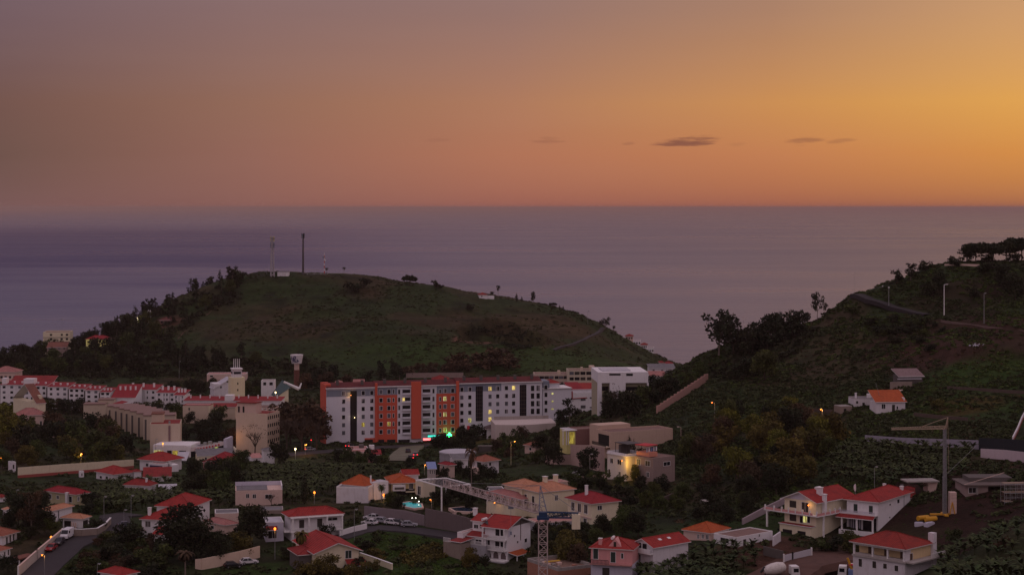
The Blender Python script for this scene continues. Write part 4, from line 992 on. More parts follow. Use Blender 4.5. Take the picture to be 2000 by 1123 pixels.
# ------------------------------------------------------------------ apartment block in the middle
ZP = Zm(620, 730, 7.018); ZQ = Zm(880, 730, 6.667); ZK = Zm(1040, 700, 6.667); ZT = Zm(400, 680, 8.02); ZW = Zm(0, 620, 4.0)
b = house('apartment_block', 'long seven storey apartment block, white and slate with coral red panels and fins', cat='apartment block', corner=(637, 866), eave=760, yaw=14.5, L=13, pr=1059)
AB = b
tt = b.tR; ztop = lambda px, py: b.zR(tt(px), py)
# sections: x range, top row at its left end, depth offset
secs = [(637, 734, 759.6), (734, 893, 756.0), (893, 1059, 750.0)]
for i, (xa, xb, ty) in enumerate(secs):
    a, c = tt(xa), tt(xb); z = ztop(xa, ty)
    b.emit(MB().box(a + (.01 if i else 0), c - .01, 0, 13, -6, z), 'wall', AWHITE)
    mb = MB(); mb.box(a - .3 if i == 0 else a, c + .2, -.7, 13.4, z + .003, z + .32); b.emit(mb, 'cornice', TRIM)
    mb = MB(); q = [(a, -.2, z + .34), (c, -.2, z + .34), (c, 6.5, z + 1.9), (a, 6.5, z + 1.9)]; mb.face(q)
    mb.face([(c, 13.2, z + .34), (a, 13.2, z + .34), (a, 6.5, z + 1.9), (c, 6.5, z + 1.9)]); mb.face([(a, 13.2, z + .34), (a, -.2, z + .34), (a, 6.5, z + 1.9)]); mb.face([(c, -.2, z + .34), (c, 13.2, z + .34), (c, 6.5, z + 1.9)])
    rf = b.emit(mb, 'roof', roofm((.13, .022, .024), .8))
    n = int((c - a) / 7)
    for k in range(n):
        x = a + (k + .5) * (c - a) / n
        b.emit(MB().box(x - .5, x + .5, 2.6, 3.8, z + 1.0, z + 2.9), 'chimney', DARKW, rf)
# slate top bands and coral panels, proud of the wall
def panel(xa, xb, y0, y1, mat, name, o=.07):
    a, c = tt(xa), tt(xb); m = (a + c) / 2
    return b.emit(b.fbox('R', a, c, .003, o, b.zR(m, y1), b.zR(m, y0)), name, mat)
panel(637.5, 731.5, 761, 773.8, SLATE, 'top_band'); panel(738, 776, 756.9, 771, SLATE, 'top_band'); panel(853, 890, 753.2, 768, SLATE, 'top_band'); panel(896, 979, 749.4, 764, SLATE, 'top_band')
panel(735, 776, 771.2, 864, CORAL, 'coral_panel'); panel(852, 890.5, 768.2, 858, CORAL, 'coral_panel')
for xa, xb, y0, y1, o in ((803, 822, 745, 856, .9), (732, 736.5, 748, 866, .9), (890.5, 896, 744, 856, .9)):
    panel(xa, xb, y0, y1, CORAL, 'coral_fin', o)
b.emit(MB().box(-.35, -.01, -.1, 13, -6, b.zL(0, 752)), 'coral_end_wall', CORAL); b.emit(MB().box(-.005, 2.2, 2, 11, b.zL(0, 757), b.zL(0, 751)), 'coral_stair_head', CORAL)
panel(712, 734, 855, 872, CORAL, 'coral_base', .3); panel(737, 776, 864.2, 876, CORAL, 'coral_base', .3)
# window rows
rows1 = [769, 784.6, 800, 815.3, 830.7, 846]
wr = random.Random(4); CURT = plainm('curtain_cloth', (.20, .18, .19), .8)
def colwin(xs, rows, hw=3.0, hh=3.9, lit={}, slope=.024, x0=637, mat=GLASS, frame=TRIM, name='window'):
    for x in xs:
        for i, y in enumerate(rows):
            yy = y - (x - x0) * slope
            m = lit.get((x, i), mat); a = x - hw; c = x + hw
            o = .075 if (735 < x < 776 or 852 < x < 891) else (.075 if i == 0 else .0)
            a, c, z0, z1 = b.rect('R', (a, yy - hh, c, yy + hh))
            w = b.emit(b.fbox('R', a - .12, c + .12, o - .02, o + .05, z0 - .12, z1 + .12), name, frame)
            b.emit(b.fbox('R', a, c, o + .051, o + .07, z0, z1), 'pane', m, w)
            if m is GLASS and wr.random() < .38:
                q = wr.choice([.3, .45, .6]); b.emit(b.fbox('R', *((a, a + (c - a) * q) if wr.random() < .5 else (a + (c - a) * q, c)), o + .071, o + .08, z0 if wr.random() < .6 else z0 + .5, z1), 'curtain', CURT, w)
TIN = plainm('grey_window', (.10, .10, .12), .3)
colwin([671, 709.3, 726], rows1, lit={(671, 2): TIN, (671, 4): TIN, (671, 5): TIN, (709.3, 3): TIN, (726, 3): TIN, (726, 4): TIN, (726, 5): TIN, (709.3, 4): DIMY})
colwin([744, 759.5], [765, 781.5, 797, 812, 828, 843], lit={(759.5, 4): DIMY, (744, 0): TIN, (759.5, 3): TIN, (759.5, 5): TIN}, x0=744)
colwin([768.5], [765, 781.5, 797, 812, 828, 843], hw=1.3, x0=744, name='narrow_window')
colwin([779.5, 846.5], [765, 780.5, 796, 811.5, 827, 842], hw=1.9, hh=4.3, x0=779, name='narrow_window')
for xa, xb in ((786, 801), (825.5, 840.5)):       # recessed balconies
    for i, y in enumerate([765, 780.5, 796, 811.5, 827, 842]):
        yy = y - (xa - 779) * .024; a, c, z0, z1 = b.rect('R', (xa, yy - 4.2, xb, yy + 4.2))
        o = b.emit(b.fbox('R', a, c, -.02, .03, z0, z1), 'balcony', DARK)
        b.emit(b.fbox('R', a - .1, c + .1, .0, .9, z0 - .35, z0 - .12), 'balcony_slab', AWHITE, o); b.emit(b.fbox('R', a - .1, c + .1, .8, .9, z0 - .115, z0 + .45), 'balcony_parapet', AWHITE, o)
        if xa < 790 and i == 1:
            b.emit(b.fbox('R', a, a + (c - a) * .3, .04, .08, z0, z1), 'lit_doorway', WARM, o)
colwin([859.5], [764, 779, 794, 809.5, 825, 840], hw=1.6, x0=859, name='narrow_window'); colwin([869, 884], [763, 778.5, 793.5, 809, 824, 839], x0=869, lit={(869, 1): WARM2, (869, 3): WARM2, (869, 2): TIN, (869, 5): DIMY, (884, 3): TIN})
colwin([902, 917.5], [760.5, 776, 791, 806, 821, 836], x0=902, lit={(917.5, 4): WARM2, (902, 1): TIN})
colwin([957, 972], [759, 774, 789, 804, 818.5], x0=957, lit={(957, 0): WARM, (957, 3): WARM, (957, 4): WARM, (957, 1): TIN, (957, 2): TIN, (972, 2): TIN, (972, 3): TIN})
colwin([989, 1003], [757.5, 773, 788, 803, 818], x0=989, lit={(1003, 0): WARM, (989, 2): TIN, (989, 4): TIN})
colwin([1040, 1051], [758, 773, 788, 803, 817], hw=3.2, hh=5.2, x0=1040)
colwin([1066], [756], hw=3, x0=1066)
# glazed stair slots
for xa, xb, y0, y1, m in ((684, 697, 763, 870, DARK), (929, 943, 754, 822, GLASS), (1015, 1028, 751, 820, GLASS)):
    a, c, z0, z1 = b.rect('R', (xa, y0, xb, y1)); o = b.emit(b.fbox('R', a, c, -.02, .1 if m is GLASS else .09, z0, z1), 'stair_glazing' if m is GLASS else 'open_passage', m)
    if m is GLASS:
        mb = MB()
        for k in range(1, 9): b.fbox('R', a, c, .1, .14, z0 + (z1 - z0) * k / 9 - .06, z0 + (z1 - z0) * k / 9 + .06, mb)
        for k in range(1, 4): b.fbox('R', a + (c - a) * k / 4 - .05, a + (c - a) * k / 4 + .05, .1, .14, z0, z1, mb)
        b.emit(mb, 'mullions', plainm('brown_mullion', (.10, .07, .06), .6), o)
p = b.rootM @ Vector((tt(685.2), -.4, ztop(685, 771.5))); LAMPS.append((p, 'wall', 'amber', 'amber light at the top of the dark stair slot of the apartment block'))
p = b.rootM @ Vector((tt(692), -.6, ztop(692, 815))); LAMPS.append((p, 'wall', 'white', 'small white light halfway down the dark stair slot of the apartment block'))
# shops on the ground floor with glowing signs
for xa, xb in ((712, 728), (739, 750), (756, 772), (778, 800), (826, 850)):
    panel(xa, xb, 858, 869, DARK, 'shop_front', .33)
GREENE = emitm('green_sign', (.03, .9, .22), 2.2); TEALE = emitm('teal_sign', (.05, .8, .6), 1.2); REDE = emitm('red_sign', (1, .12, .12), 4.0)
s = empty('shop_sign', b.rootM @ Vector((tt(858), -1.6, ztop(858, 850))), b.a, 'long glowing teal shop sign strip below the coral wall', 'sign'); MB().box(-5, 2.8, -.1, .1, -.35, .35).build('lit_face', TEALE, s); MB().box(-5.1, 2.9, .1, .3, -.45, .45).build('casing', BLACK, s)
s = empty('pharmacy_cross', b.rootM @ Vector((tt(876), -1.6, ztop(876, 848.5))), b.a, 'glowing green cross sign at the end of the coral wall', 'sign')
MB().box(-.9, .9, -.12, .12, -.3, .3).box(-.3, .3, -.12, .12, .3, .95).box(-.3, .3, -.12, .12, -.95, -.3).build('lit_cross', emitm('green_cross', (.05, 1, .3), 6.0), s); MB().box(-.08, .08, .12, 1.5, -.1, .1).build('bracket', METAL, s)
s = empty('shop_sign', b.rootM @ Vector((tt(832), -1.8, ztop(832, 856.5))), b.a, 'small glowing red shop sign over the shop entrance', 'sign'); MB().box(-1.5, 1.5, -.1, .1, -.4, .4).build('lit_face', REDE, s); MB().box(-1.6, 1.6, .1, .25, -.5, .5).build('casing', BLACK, s)
GL = b.rootM @ Vector((tt(874), -2.2, ztop(874, 846)))
# lower wing to the right
w = Block(corner=(1060, 845), eave=759.6, yaw=14.5, L=12, pr=1116, d=b.O.y + (tt(1060)) * b.sa + .6, root=b)
w.walls(AWHITE, 'wing_wall', -6); w.emit(MB().box(-.2, w.R + .2, -.5, 12, w.h + .003, w.h + .3), 'cornice', TRIM)
w.emit(MB().box(.2, w.tR(1073.5), .3, 9, w.h + .31, w.h + 3.2), 'slate_penthouse', SLATE)
w.emit(MB().box(w.tR(1075), w.tR(1096), 2.5, 10, w.h + .31, w.h + 1.9), 'attic_wall', AWHITE); w.hip(RED, 22, .5, 'attic_roof', z=w.h + 1.9, x0=w.tR(1075), x1=w.tR(1096), y0=2.5, y1=10)
w.wins('R', [(1063.5, 766.5, 1069, 775), (1063.5, 782, 1069, 790), (1063.5, 797, 1069, 805), (1063.5, 812, 1069, 818)], bars=0); w.wins('R', [(1077, 767, 1081, 770), (1077, 782, 1081, 785), (1077, 797, 1081, 800)], bars=0, frame=None, mat=WARM2)
# white building with red roofs to its right
b = house('office_building', 'white low building with red roofs and red pipe beside the apartment block', cat='building', corner=(1116, 803), eave=769, yaw=10, L=14, pr=1167, d=800)
b.walls(WHITE); b.flat(LTROOF, .4); b.wins('R', [ZK(628, 512, 690, 550), ZK(628, 608, 690, 648)], bars=3); b.wins('R', [ZK(745, 502, 810, 520), ZK(745, 630, 810, 645)], bars=0)
c = Block(corner=(1112, 800), eave=761, yaw=10, L=10, pr=1166, d=b.O.y + 5, root=b); c.walls(WHITE, 'rear_wall'); c.shed(CRIM, c.h, c.h + 2.2, 'Y', .4, 'rear_roof', x1=c.R * .45); c.shed(RED, c.h, c.h + 1.8, 'Y', .4, 'rear_roof', x0=c.R * .5)
b.emit(MB().tube((.3, -.15, b.h - 2.4), (.3, -.15, b.h + 1.2), .28).tube((-1.5, -.15, b.h - 2.2), (7, -.15, b.h - 1.8), .22), 'red_pipe', RED)
# modern white framed building
b = house('modern_building', 'white modern building framed by tall portals with beige recessed storeys', cat='building', corner=(1168, 812), eave=727, yaw=4, L=22, pr=1266, d=850)
BEIG2 = wallm((.36, .32, .22), .3)
zt = b.h; e = lambda x: b.tR(x)
b.emit(MB().box(.1, b.R - .1, 2.2, 22, -4, zt - 2.5), 'inner_wall', BEIG2)
for xa, xb in ((1168, 1175.5), (1191, 1222), (1264, 1267)): b.emit(MB().box(e(xa), e(xb), 0, 2.19, -4, zt - 4), 'portal_column', WHITE)
b.emit(MB().box(0, b.R, 0, 22.2, zt - 3.99, zt), 'portal_beam', WHITE)
for i in range(4):
    z = zt - 7 - i * 3.1; b.emit(MB().box(e(1176), e(1190), 2.1, 2.18, z, z + 1.6), 'window_band', GLASS) if i != 1 else None
    b.emit(MB().box(e(1223), e(1263), 2.1, 2.18, z, z + 1.4), 'window_band', GLASS)
b.emit(MB().box(2, b.R - 6, 4, 16, zt + .003, zt + .4), 'roof_plant', LTROOF); b.emit(MB().box(e(1190), e(1212), -.03, .0, zt - 1.2, zt - .5), 'roof_slot', DARK); b.emit(MB().box(e(1223), e(1236), -.03, .0, zt - 1.4, zt - .5), 'roof_slot', DARK)
# beige apartment rows behind
def farblock(name, label, cat, px0, px1, base, eave, d, yaw=0, mat=BEIGE, rows=3, cols=6, L=12, roof='flat', ww=1.3, wh=1.2, gap=1.0, roofm_=None, hroof=1.8, frame=None, skip=()):
    b = house(name, label, cat=cat, corner=(px0, base), eave=eave, yaw=yaw, L=L, pr=px1, d=d)
    b.walls(mat, z0=-6)
    if roof == 'flat': b.flat(FLATB, .5, mat)
    elif roof == 'shed': b.shed(roofm_ or RED2, b.h, b.h + hroof, 'Y', .4)
    elif roof == 'gable': b.gable(roofm_ or RED2, 'X', 20, .4)
    else: b.hip(roofm_ or RED2, 22, .5)
    sh = b.h / rows
    for r in range(rows):
        for c in range(cols):
            if (r, c) in skip: continue
            u = b.R * (c + .5) / cols; z = b.h - sh * (r + 1) + sh * .36
            b.win('R', (u - ww / 2 * wr.choice([1, 1, .7]), u + ww / 2, z, z + wh), px=False, bars=0, frame=frame, mat=wr.choice([GLASS, GLASS, TIN, SHUT]))
    return b
b = farblock('apartment_block', 'beige flat roofed apartment block touching the white portal building', 'apartment block', 1110, 1167, 768, 725, 935, 3, wallm((.52, .44, .34), .4), 4, 5, ww=2.4, wh=1.5); b.box('stair_head', BEIGE, b.R * .75, b.R * .92, 3, 8, b.h + .1, b.h + 2.2); b.box('stair_head', BEIGE, b.R * .45, b.R * .52, 3, 6, b.h + .1, b.h + 1.6)
b = farblock('apartment_block', 'beige apartment block with lower roof left of the taller beige one', 'apartment block', 1044, 1110, 768, 732.5, 945, 3, wallm((.50, .40, .33), .5), 3, 7, ww=2.2, wh=1.4); b.box('stair_head', BEIGE, b.R * .7, b.R * .78, 3, 6, b.h + .1, b.h + 1.8); b.box('red_front', RED, b.R * .3, b.R * .55, -2, -.05, -2, b.h * .55)
for q in [('house', 'small red roofed house behind the coral section of the apartment block', 845, 876, 752, 741.5, 905, 'hip', RED2, WHITE), ('house', 'little pinkish house just behind the left end of the apartment block roof', 655, 666, 760, 748.5, 915, 'hip', DULL, PEACH),
          ('house', 'pink roofed house peeping over the left part of the apartment roof', 690, 710, 760, 751, 925, 'shed', DULL, PEACH), ('building', 'low grey roofed building behind the right part of the apartment roof', 1268, 1292, 745, 731, 960, 'flat', None, WHITE2), ('house', 'house with pale pink roof right of the portal building', 1270, 1300, 760, 735, 900, 'shed', DULL, WHITE), ('warehouse', 'long grey roofed warehouse at the foot of the dome hill', 1268, 1318, 730, 719.5, 1060, 'shed', FLATG, WHITE2),
          ('house', 'small yellow walled house lit at the shore below the dome hill', 1290, 1298, 716, 709, 1165, 'hip', RED2, CREAM), ('house', 'house with flat crimson roof at the shore beside the yellow one', 1301, 1316, 717, 711, 1160, 'hip', CRIM, WHITE)]:
    farblock(q[0], q[1], q[0], q[2], q[3], q[4], q[5], q[6], 3, q[9], 1, 3, 8, q[7], roofm_=q[8])
for i, (x0, x1, y0, y1, d, lab) in enumerate([(1222, 1236, 667, 657, 1340, 'highest of the pinkish houses on the coast behind the dome hill'), (1237, 1251, 676, 666.5, 1330, 'second highest pale house on the coast behind the dome hill'), (1252, 1264, 684, 674, 1320, 'third pale house down the coast behind the dome hill'), (1263, 1277, 694, 680.5, 1310, 'lowest and tallest white house on the coast behind the dome hill')]):
    farblock('coastal_house', lab, 'house', x0, x1, y0 + 14, y1, d, -5, WHITE if i != 0 else PEACH, 3, 3, 9, 'flat' if i % 2 else 'hip', ww=1.2)
# curved concrete deck and white hut
b = house('parking_deck', 'curved pale concrete parking deck in front of the apartment block', cat='deck', corner=(967, 842), eave=829, yaw=12, L=8, pr=1086, d=709)
pts = [(b.R * k / 14, -3.0 * math.sin(math.pi * min(1, k / 14 * 1.15)) ) for k in range(15)]
mb = MB()
for (xa, ya), (xb, yb) in zip(pts[:-1], pts[1:]):
    mb.face([(xa, ya, -5), (xb, yb, -5), (xb, yb, b.h), (xa, ya, b.h)]); mb.face([(xa, ya, b.h), (xb, yb, b.h), (xb, 8, b.h + 1.0), (xa, 8, b.h + 1.0)])
mb.face([(b.R, 0, -5), (b.R, 8, -5), (b.R, 8, b.h + 1), (b.R, 0, b.h)]); mb.face([(0, 8, -5), (0, 0, -5), (0, 0, b.h), (0, 8, b.h + 1)])
b.emit(mb, 'deck_wall', wallm((.50, .42, .39), .4)); b.emit(MB().box(b.R * .05, b.R * .95, 7.6, 7.9, b.h + 1.0, b.h + 2.2), 'rear_parapet', CONCR)
b = house('hut', 'white hut with dark hip roof and a white signboard near the parking deck', cat='hut', corner=(951, 857), eave=838, yaw=4, L=6, pr=985)
b.walls(WHITE); b.hip(plainm('dark_tile', (.09, .06, .06), .8), 24, .8); b.emit(MB().box(b.R * .25, b.R * .72, -.25, -.05, b.h * .25, b.h * .72), 'signboard', TRIM); b.emit(MB().box(b.R * .22, b.R * .75, -.5, -.02, b.h * .74, b.h * .8), 'sign_canopy', DARKW)
b = house('dark_wall', 'dark slatted screen wall below the white hut', cat='wall', corner=(934, 882), eave=871, yaw=4, L=.4, pr=961, d=650); b.walls(DARKW); b.emit(MB().box(-.1, b.R + .1, -.05, .45, b.h + .003, b.h + .2), 'coping', CONCR)
b = house('advert_board', 'white advertising board with a red panel at the end of the apartment block', cat='sign', corner=(908, 852), eave=826, yaw=10, L=.3, pr=917, d=716)
b.emit(MB().box(0, b.R, 0, .3, 1.5, b.h), 'board', TRIM); b.emit(MB().box(b.R * .45, b.R, -.04, -.01, b.h * .35, b.h * .8), 'red_panel', plainm('red_print', (.5, .03, .04), .5)); b.emit(MB().tube((b.R / 2, .15, -1), (b.R / 2, .15, 1.5), .12), 'post', METAL)

# ------------------------------------------------------------------ supermarket
b = house('supermarket', 'white supermarket with lit windows, curved glass front and rooftop fans', cat='shop', corner=(372, 892), eave=876, yaw=-8, L=12, R=.4, d=690)
x_l = -b.d * .0 - (372 - 296) / F * 690
b.emit(MB().box(x_l, 0, 0, 12, -3, b.h + 1.2), 'wall', WHITE)
for xa, xb, m in ((.03, .22, WARM2), (.25, .28, WARM), (.38, .5, DARK), (.52, .66, DIMY), (.7, .9, GLASS)):
    b.emit(MB().box(x_l * (1 - xa), x_l * (1 - xb), -.05, -.003, .6, b.h - .8), 'shop_window', m)
n = 12; ar = [((434 - 372) / F * 690 * k / n, -1.5 + 5.5 * (k / n) ** 2 + .0) for k in range(n + 1)]
mg = MB(); mw = MB(); ml = MB()
for k, ((xa, ya), (xb, yb)) in enumerate(zip(ar[:-1], ar[1:])):
    zt = b.h + .6 + 2.0 * (k / n) ** 1.3; zt2 = b.h + .6 + 2.0 * ((k + 1) / n) ** 1.3
    mw.face([(xa, ya, zt - 1.5), (xb, yb, zt2 - 1.5), (xb, yb, zt2), (xa, ya, zt)]); mw.face([(xa, ya, zt), (xb, yb, zt2), (xb, yb + .3, zt2), (xa, ya + .3, zt)])
    (ml if k in (3, 4, 6, 7, 9) else mg).face([(xa, ya + .15, -1), (xb, yb + .15, -1), (xb, yb + .15, zt2 - 1.5), (xa, ya + .15, zt - 1.5)])
b.emit(mw, 'curved_fascia', wallm((.60, .52, .52), .3)); b.emit(mg, 'shop_glass', GLASS); b.emit(ml, 'lit_shop_glass', litm((.75, .9, .22), .9))
for k in (2, 3, 4, 5, 6, 7, 8, 9, 10):   # red letters on the fascia, far too small to read
    xa, ya = ar[k]; zt = b.h + .6 + 2.0 * (k / n) ** 1.3
    b.emit(MB().box(xa + .1, xa + .7, ya - .1, ya - .03, zt - 1.1, zt - .5), 'sign_letter', plainm('red_print', (.5, .03, .04), .5))
b.emit(MB().box(-1.2, .6, -1.7, -.6, -3, b.h + 1.0), 'entrance_pier', WHITE); b.emit(MB().box(ar[-1][0] - .2, ar[-1][0] + .9, ar[-1][1] - .3, ar[-1][1] + 8, -3, b.h + 3.4), 'end_pier', LILAC)
b.emit(MB().box(.2, ar[-1][0], 4.3, 12, -3, b.h + .2), 'rear_hall', WHITE2); b.emit(MB().box(.3, ar[-1][0] - 2, 6, 11, b.h + .21, b.h + .3), 'roof', FLATG)
for k in range(5):
    x = 3.0 + k * 1.9; b.emit(MB().box(x, x + 1.3, 6, 7.2, b.h + .31, b.h + 1.6 + .5 * (k % 2)), 'roof_fan', METAL)
b = house('canopy', 'pale sheet awning roof in front of the supermarket', cat='canopy', corner=(344, 903), eave=896, yaw=0, L=6, pr=363, d=672); b.shed(LTROOF, b.h - .6, b.h + 1.6, 'Y', .3)
for x in (.1, b.R - .1): b.box('post', METAL, x - .08, x + .08, .0, .16, -3, b.h - .5); b.box('post', METAL, x - .08, x + .08, 5.8, 5.96, -3, b.h + 1.4)

# ------------------------------------------------------------------ terraces on the left
RAL = ['first unit from the left of the white terraced row', 'second unit from the left of the white terraced row, with a roof hut', 'third unit from the left of the white terraced row', 'fourth unit from the left of the white terraced row', 'fifth unit of the white terraced row, above the bushes', 'sixth unit of the white terraced row, stepped lower']
un = [(0, 46, 751.5, 3), (46, 92, 753, 4), (92, 134, 755.5, 3), (134, 166, 759, 3), (166, 195, 762, 2), (195, 216, 766, 2)]
for i, (x0, x1, ey, nc) in enumerate(un):
    b = farblock('terraced_house', RAL[i], 'terraced house', x0 + .6, x1 - .8, 792 + i * 1.5, ey, 905 - i * 8, -4, WHITE, 4, nc, 11, 'shed', ww=1.4, wh=1.1, roofm_=CRIM, hroof=1.1)
    b.root['group'] = 'white terraced houses with red roofs'
    b.emit(MB().box(-1.0, -.1, 1.2, 10, -6, b.h - .4), 'stair_gap', DARKW)
    for k in range(3):
        x = b.R * (k + .5) / 3; b.chimney(x, 4.5, b.h + .3, b.h + 1.3, .7)
    if i == 1: b.emit(MB().box(-.5, 4.6, 1, 6, b.h + .2, b.h + 3.2), 'roof_hut', WHITE)
    if i == 0: b.emit(MB().box(.5, 2.6, 1, 5, b.h + .2, b.h + 3.2), 'roof_hut', WHITE)
b = house('terraced_house', 'end house of the white terraced row with broad red roof and white gable wall', cat='terraced house', group='white terraced houses with red roofs', corner=(218, 798), eave=777, yaw=0, L=17, pr=263, d=860)
b.walls(WHITE, z0=-6); b.shed(CRIM, b.h, b.h + 4.6, 'Y', .4); b.emit(MB().face([(b.R, 0, b.h), (b.R, 17, b.h), (b.R, 17, b.h + 4.6)]), 'gable_wall', WHITE)
for k in range(4): b.chimney(2 + k * 2.4, 10, b.h + 2.0, b.h + 4.3, .7)
RBL = ['first unit of the second white row, beside the dark tree', 'second unit of the second white row, half behind the trees', 'third unit of the second white row, beside the long low wing']
for i, (x0, x1, ey) in enumerate([(243, 305, 761), (306, 340, 767), (340, 359, 772)]):
    b = farblock('terraced_house', RBL[i], 'terraced house', x0, x1, 803 + i, ey, 880 - i * 8, -5, WHITE, 4, [5, 4, 2][i], 11, 'shed', ww=1.3, wh=1.1, roofm_=CRIM, hroof=1.5); b.root['group'] = 'white terraced houses with red roofs'
    for k in range(3):
        b.chimney(b.R * (k + .5) / 3, 5.5, b.h + .6, b.h + 2.6, .8); b.emit(MB().box(b.R * k / 3 - .05, b.R * k / 3 + .6, -.8, -.01, -6, b.h - .3), 'buttress', WHITE)
b = house('terraced_house', 'long low white wing with flat red roof edge and a white roof hut', cat='terraced house', corner=(359, 805), eave=783, yaw=-2, L=12, pr=548, d=850)
b.walls(WHITE, z0=-6); b.shed(CRIM, b.h + .1, b.h + .9, 'Y', .4); b.emit(MB().box(b.tR(439), b.tR(455), -.2, 5, b.h - .5, b.h + 2.7), 'roof_hut', WHITE)
for k in range(14):
    u = 3 + k * (b.R - 6) / 14; b.win('R', (u, u + 1.2, b.h - 3.2, b.h - 2.2), px=False, bars=0, frame=None)
for k in range(10): b.chimney(2 + k * b.R / 10, 6, b.h + .8, b.h + 2.2, .5)
b = house('terraced_house', 'beige low block with red eaves in front of the long white wing', cat='terraced house', corner=(357, 808), eave=792, yaw=-2, L=8, pr=410, d=815); b.walls(BEIGE, z0=-6); b.flat(FLATP, .3, plainm('red_edge', (.25, .05, .05), .8)); b.emit(MB().box(b.R * .95, b.R * 1.0, -.3, -.01, -3, b.h), 'buttress', CREAM); b.win('R', (368, 796, 371, 801), bars=0, frame=None, mat=SHUT)
b = house('terraced_house', 'long beige wall range with dark red eaves between the terraces', cat='terraced house', corner=(411, 806), eave=795, yaw=-2, L=8, pr=459, d=822); b.walls(BEIGE, z0=-6); b.shed(RED2, b.h, b.h + .9, 'Y', .4); b.win('R', (425, 798, 428, 802), bars=0, frame=None)
b = house('apartment_block', 'beige windowless end block with red roof strip and small penthouse', cat='apartment block', corner=(522, 884), eave=809, yaw=70, pl=461, pr=546, d=752)
b.walls(BEIGE, z0=-6); b.flat(RED2, .25, BEIGE); c_ = b
b.emit(MB().box(b.R * .05, b.R * .5, b.L * .38, b.L * .98, b.h + .1, b.h + 4.0), 'penthouse', PEACH); b.emit(MB().box(-.2, b.R * .55, b.L * .36, b.L, b.h + 4.003, b.h + 4.3), 'penthouse_roof', RED2)
b.emit(MB().box(b.R * .03, b.R * .045, b.L * .75, b.L * .8, b.h + .3, b.h + 2.6), 'slot_window', DARK); b.emit(MB().box(b.R * .03, b.R * .045, b.L * .9, b.L * .95, b.h + .3, b.h + 2.6), 'slot_window', DARK)
for r in range(5):
    for k in range(6):
        u = b.R * (k + .5) / 6; z = b.h - 3 * (r + 1) + .9; b.win('R', (u - .45, u + .45, z, z + 1.3), px=False, bars=0, frame=None, mat=DARK)
b = house('apartment_block', 'beige range with a row of white fins under its dark eaves', cat='apartment block', corner=(498, 812), eave=796, yaw=-4, L=9, pr=536, d=800); b.walls(PEACH, z0=-6); b.flat(FLATB, .2, BROWNW)
for k in range(6): b.emit(MB().box(b.R * k / 5.5, b.R * k / 5.5 + .45, -.6, -.01, -3, b.h - .2), 'fin', TRIM)
# stepped beige slab block
ec = wallm((.50, .40, .31), .3)
SBL = ['front bay', 'second bay', 'third bay', 'fourth bay', 'fifth bay', 'sixth bay', 'seventh bay', 'rearmost bay']
b = house('apartment_block', 'stepped beige apartment block of repeating bays with a blank end wall', cat='apartment block', corner=(293, 889), eave=829, yaw=8, L=15, pr=352, d=748)
b.walls(ec, z0=-6); b.flat(RED2, .25, ec); b.emit(b.fbox('R', b.tR(329), b.tR(333), .003, .25, -5, b.h - .4), 'vertical_pipe_shaft', plainm('shaft_paint', (.20, .12, .12), .8))
b.emit(MB().box(.3, b.R * .42, 6, 14, b.h + .1, b.h + 3.2), 'penthouse', ec); b.emit(MB().box(.1, b.R * .44, 5.8, 14.2, b.h + 3.203, b.h + 3.5), 'penthouse_roof', BROWNR); b.emit(MB().tube((b.tR(331), .5, b.h), (b.tR(331), .5, b.h + 1.2), .4), 'vent', METAL)
xs = [280, 267, 254, 243, 233, 222, 210]; ys = [812, 808, 804, 801, 799, 796, 794]
for i, (x, y) in enumerate(zip(xs, ys)):
    c = Block(corner=(x, 884 - i * 3), eave=y, yaw=8, L=9, R=13, d=748 + 9.5 * (i + 1), root=b); c.walls(ec, 'bay_wall', -6); c.emit(MB().box(-.2, c.R, -.3, 9, c.h + .003, c.h + .35), 'bay_roof', plainm('brown_edge', (.22, .13, .11), .8))
    for r in range(4): c.emit(c.fbox('L', 2, 6.5, -.02, .04, c.h - 3.0 * (r + 1), c.h - 3.0 * (r + 1) + 1.6), 'balcony_opening', DARK) if i % 2 == 0 else None
    c.emit(c.fbox('R', .5, 1.3, -.02, .05, c.h - 12, c.h - 1.5), 'slot_window', DARKW)
for i, (x0, x1, ey, d) in enumerate([(163, 206, 790, 845), (192, 223, 781, 852)]):
    c = Block(corner=(x0, 840), eave=ey, yaw=4, L=8, pr=x1, d=d, root=b); c.walls(ec, 'bay_wall', -3); c.emit(MB().box(-.2, c.R, -.3, 8, c.h + .003, c.h + .35), 'bay_roof', plainm('brown_edge', (.22, .13, .11), .8))
c = Block(corner=(226, 838), eave=793, yaw=40, L=6, pr=250, d=835, root=b); c.walls(CREAM, 'gable_wall', 3); c.shed(CRIM, c.h, c.h + 1.5, 'X', .2, 'stair_roof')
b = house('house', 'cream gabled house with brown roofs behind the dark trees at far left', cat='house', corner=(72, 838), eave=788, yaw=35, pl=26, pr=89, d=770)
b.walls(CREAM, z0=-6); b.gable(BROWNR, 'X', 26, .3)
c = Block(corner=(30, 850), eave=812, yaw=12, L=8, pr=84, d=755, root=b); c.walls(PEACH, 'front_wall', -4); c.hip(DULL, 30, .5, 'front_roof'); c.win('R', (78, 822, 82, 830), bars=0, mat=SHUT); b.box('chimney', CREAM, b.R * .6, b.R * .9, b.L * .1, b.L * .4, b.h, b.h + 3)
b = farblock('house', 'house with dull red hip roof at the far left edge above the terraces', 'house', -18, 32, 745, 727, 985, 0, PEACH, 1, 6, 12, 'hip', roofm_=DULL)
b = farblock('house', 'long range with bright red roof behind the white terraces', 'house', 20, 102, 762, 748, 965, -3, WHITE, 1, 6, 9, 'shed', roofm_=RED2, hroof=3.0)
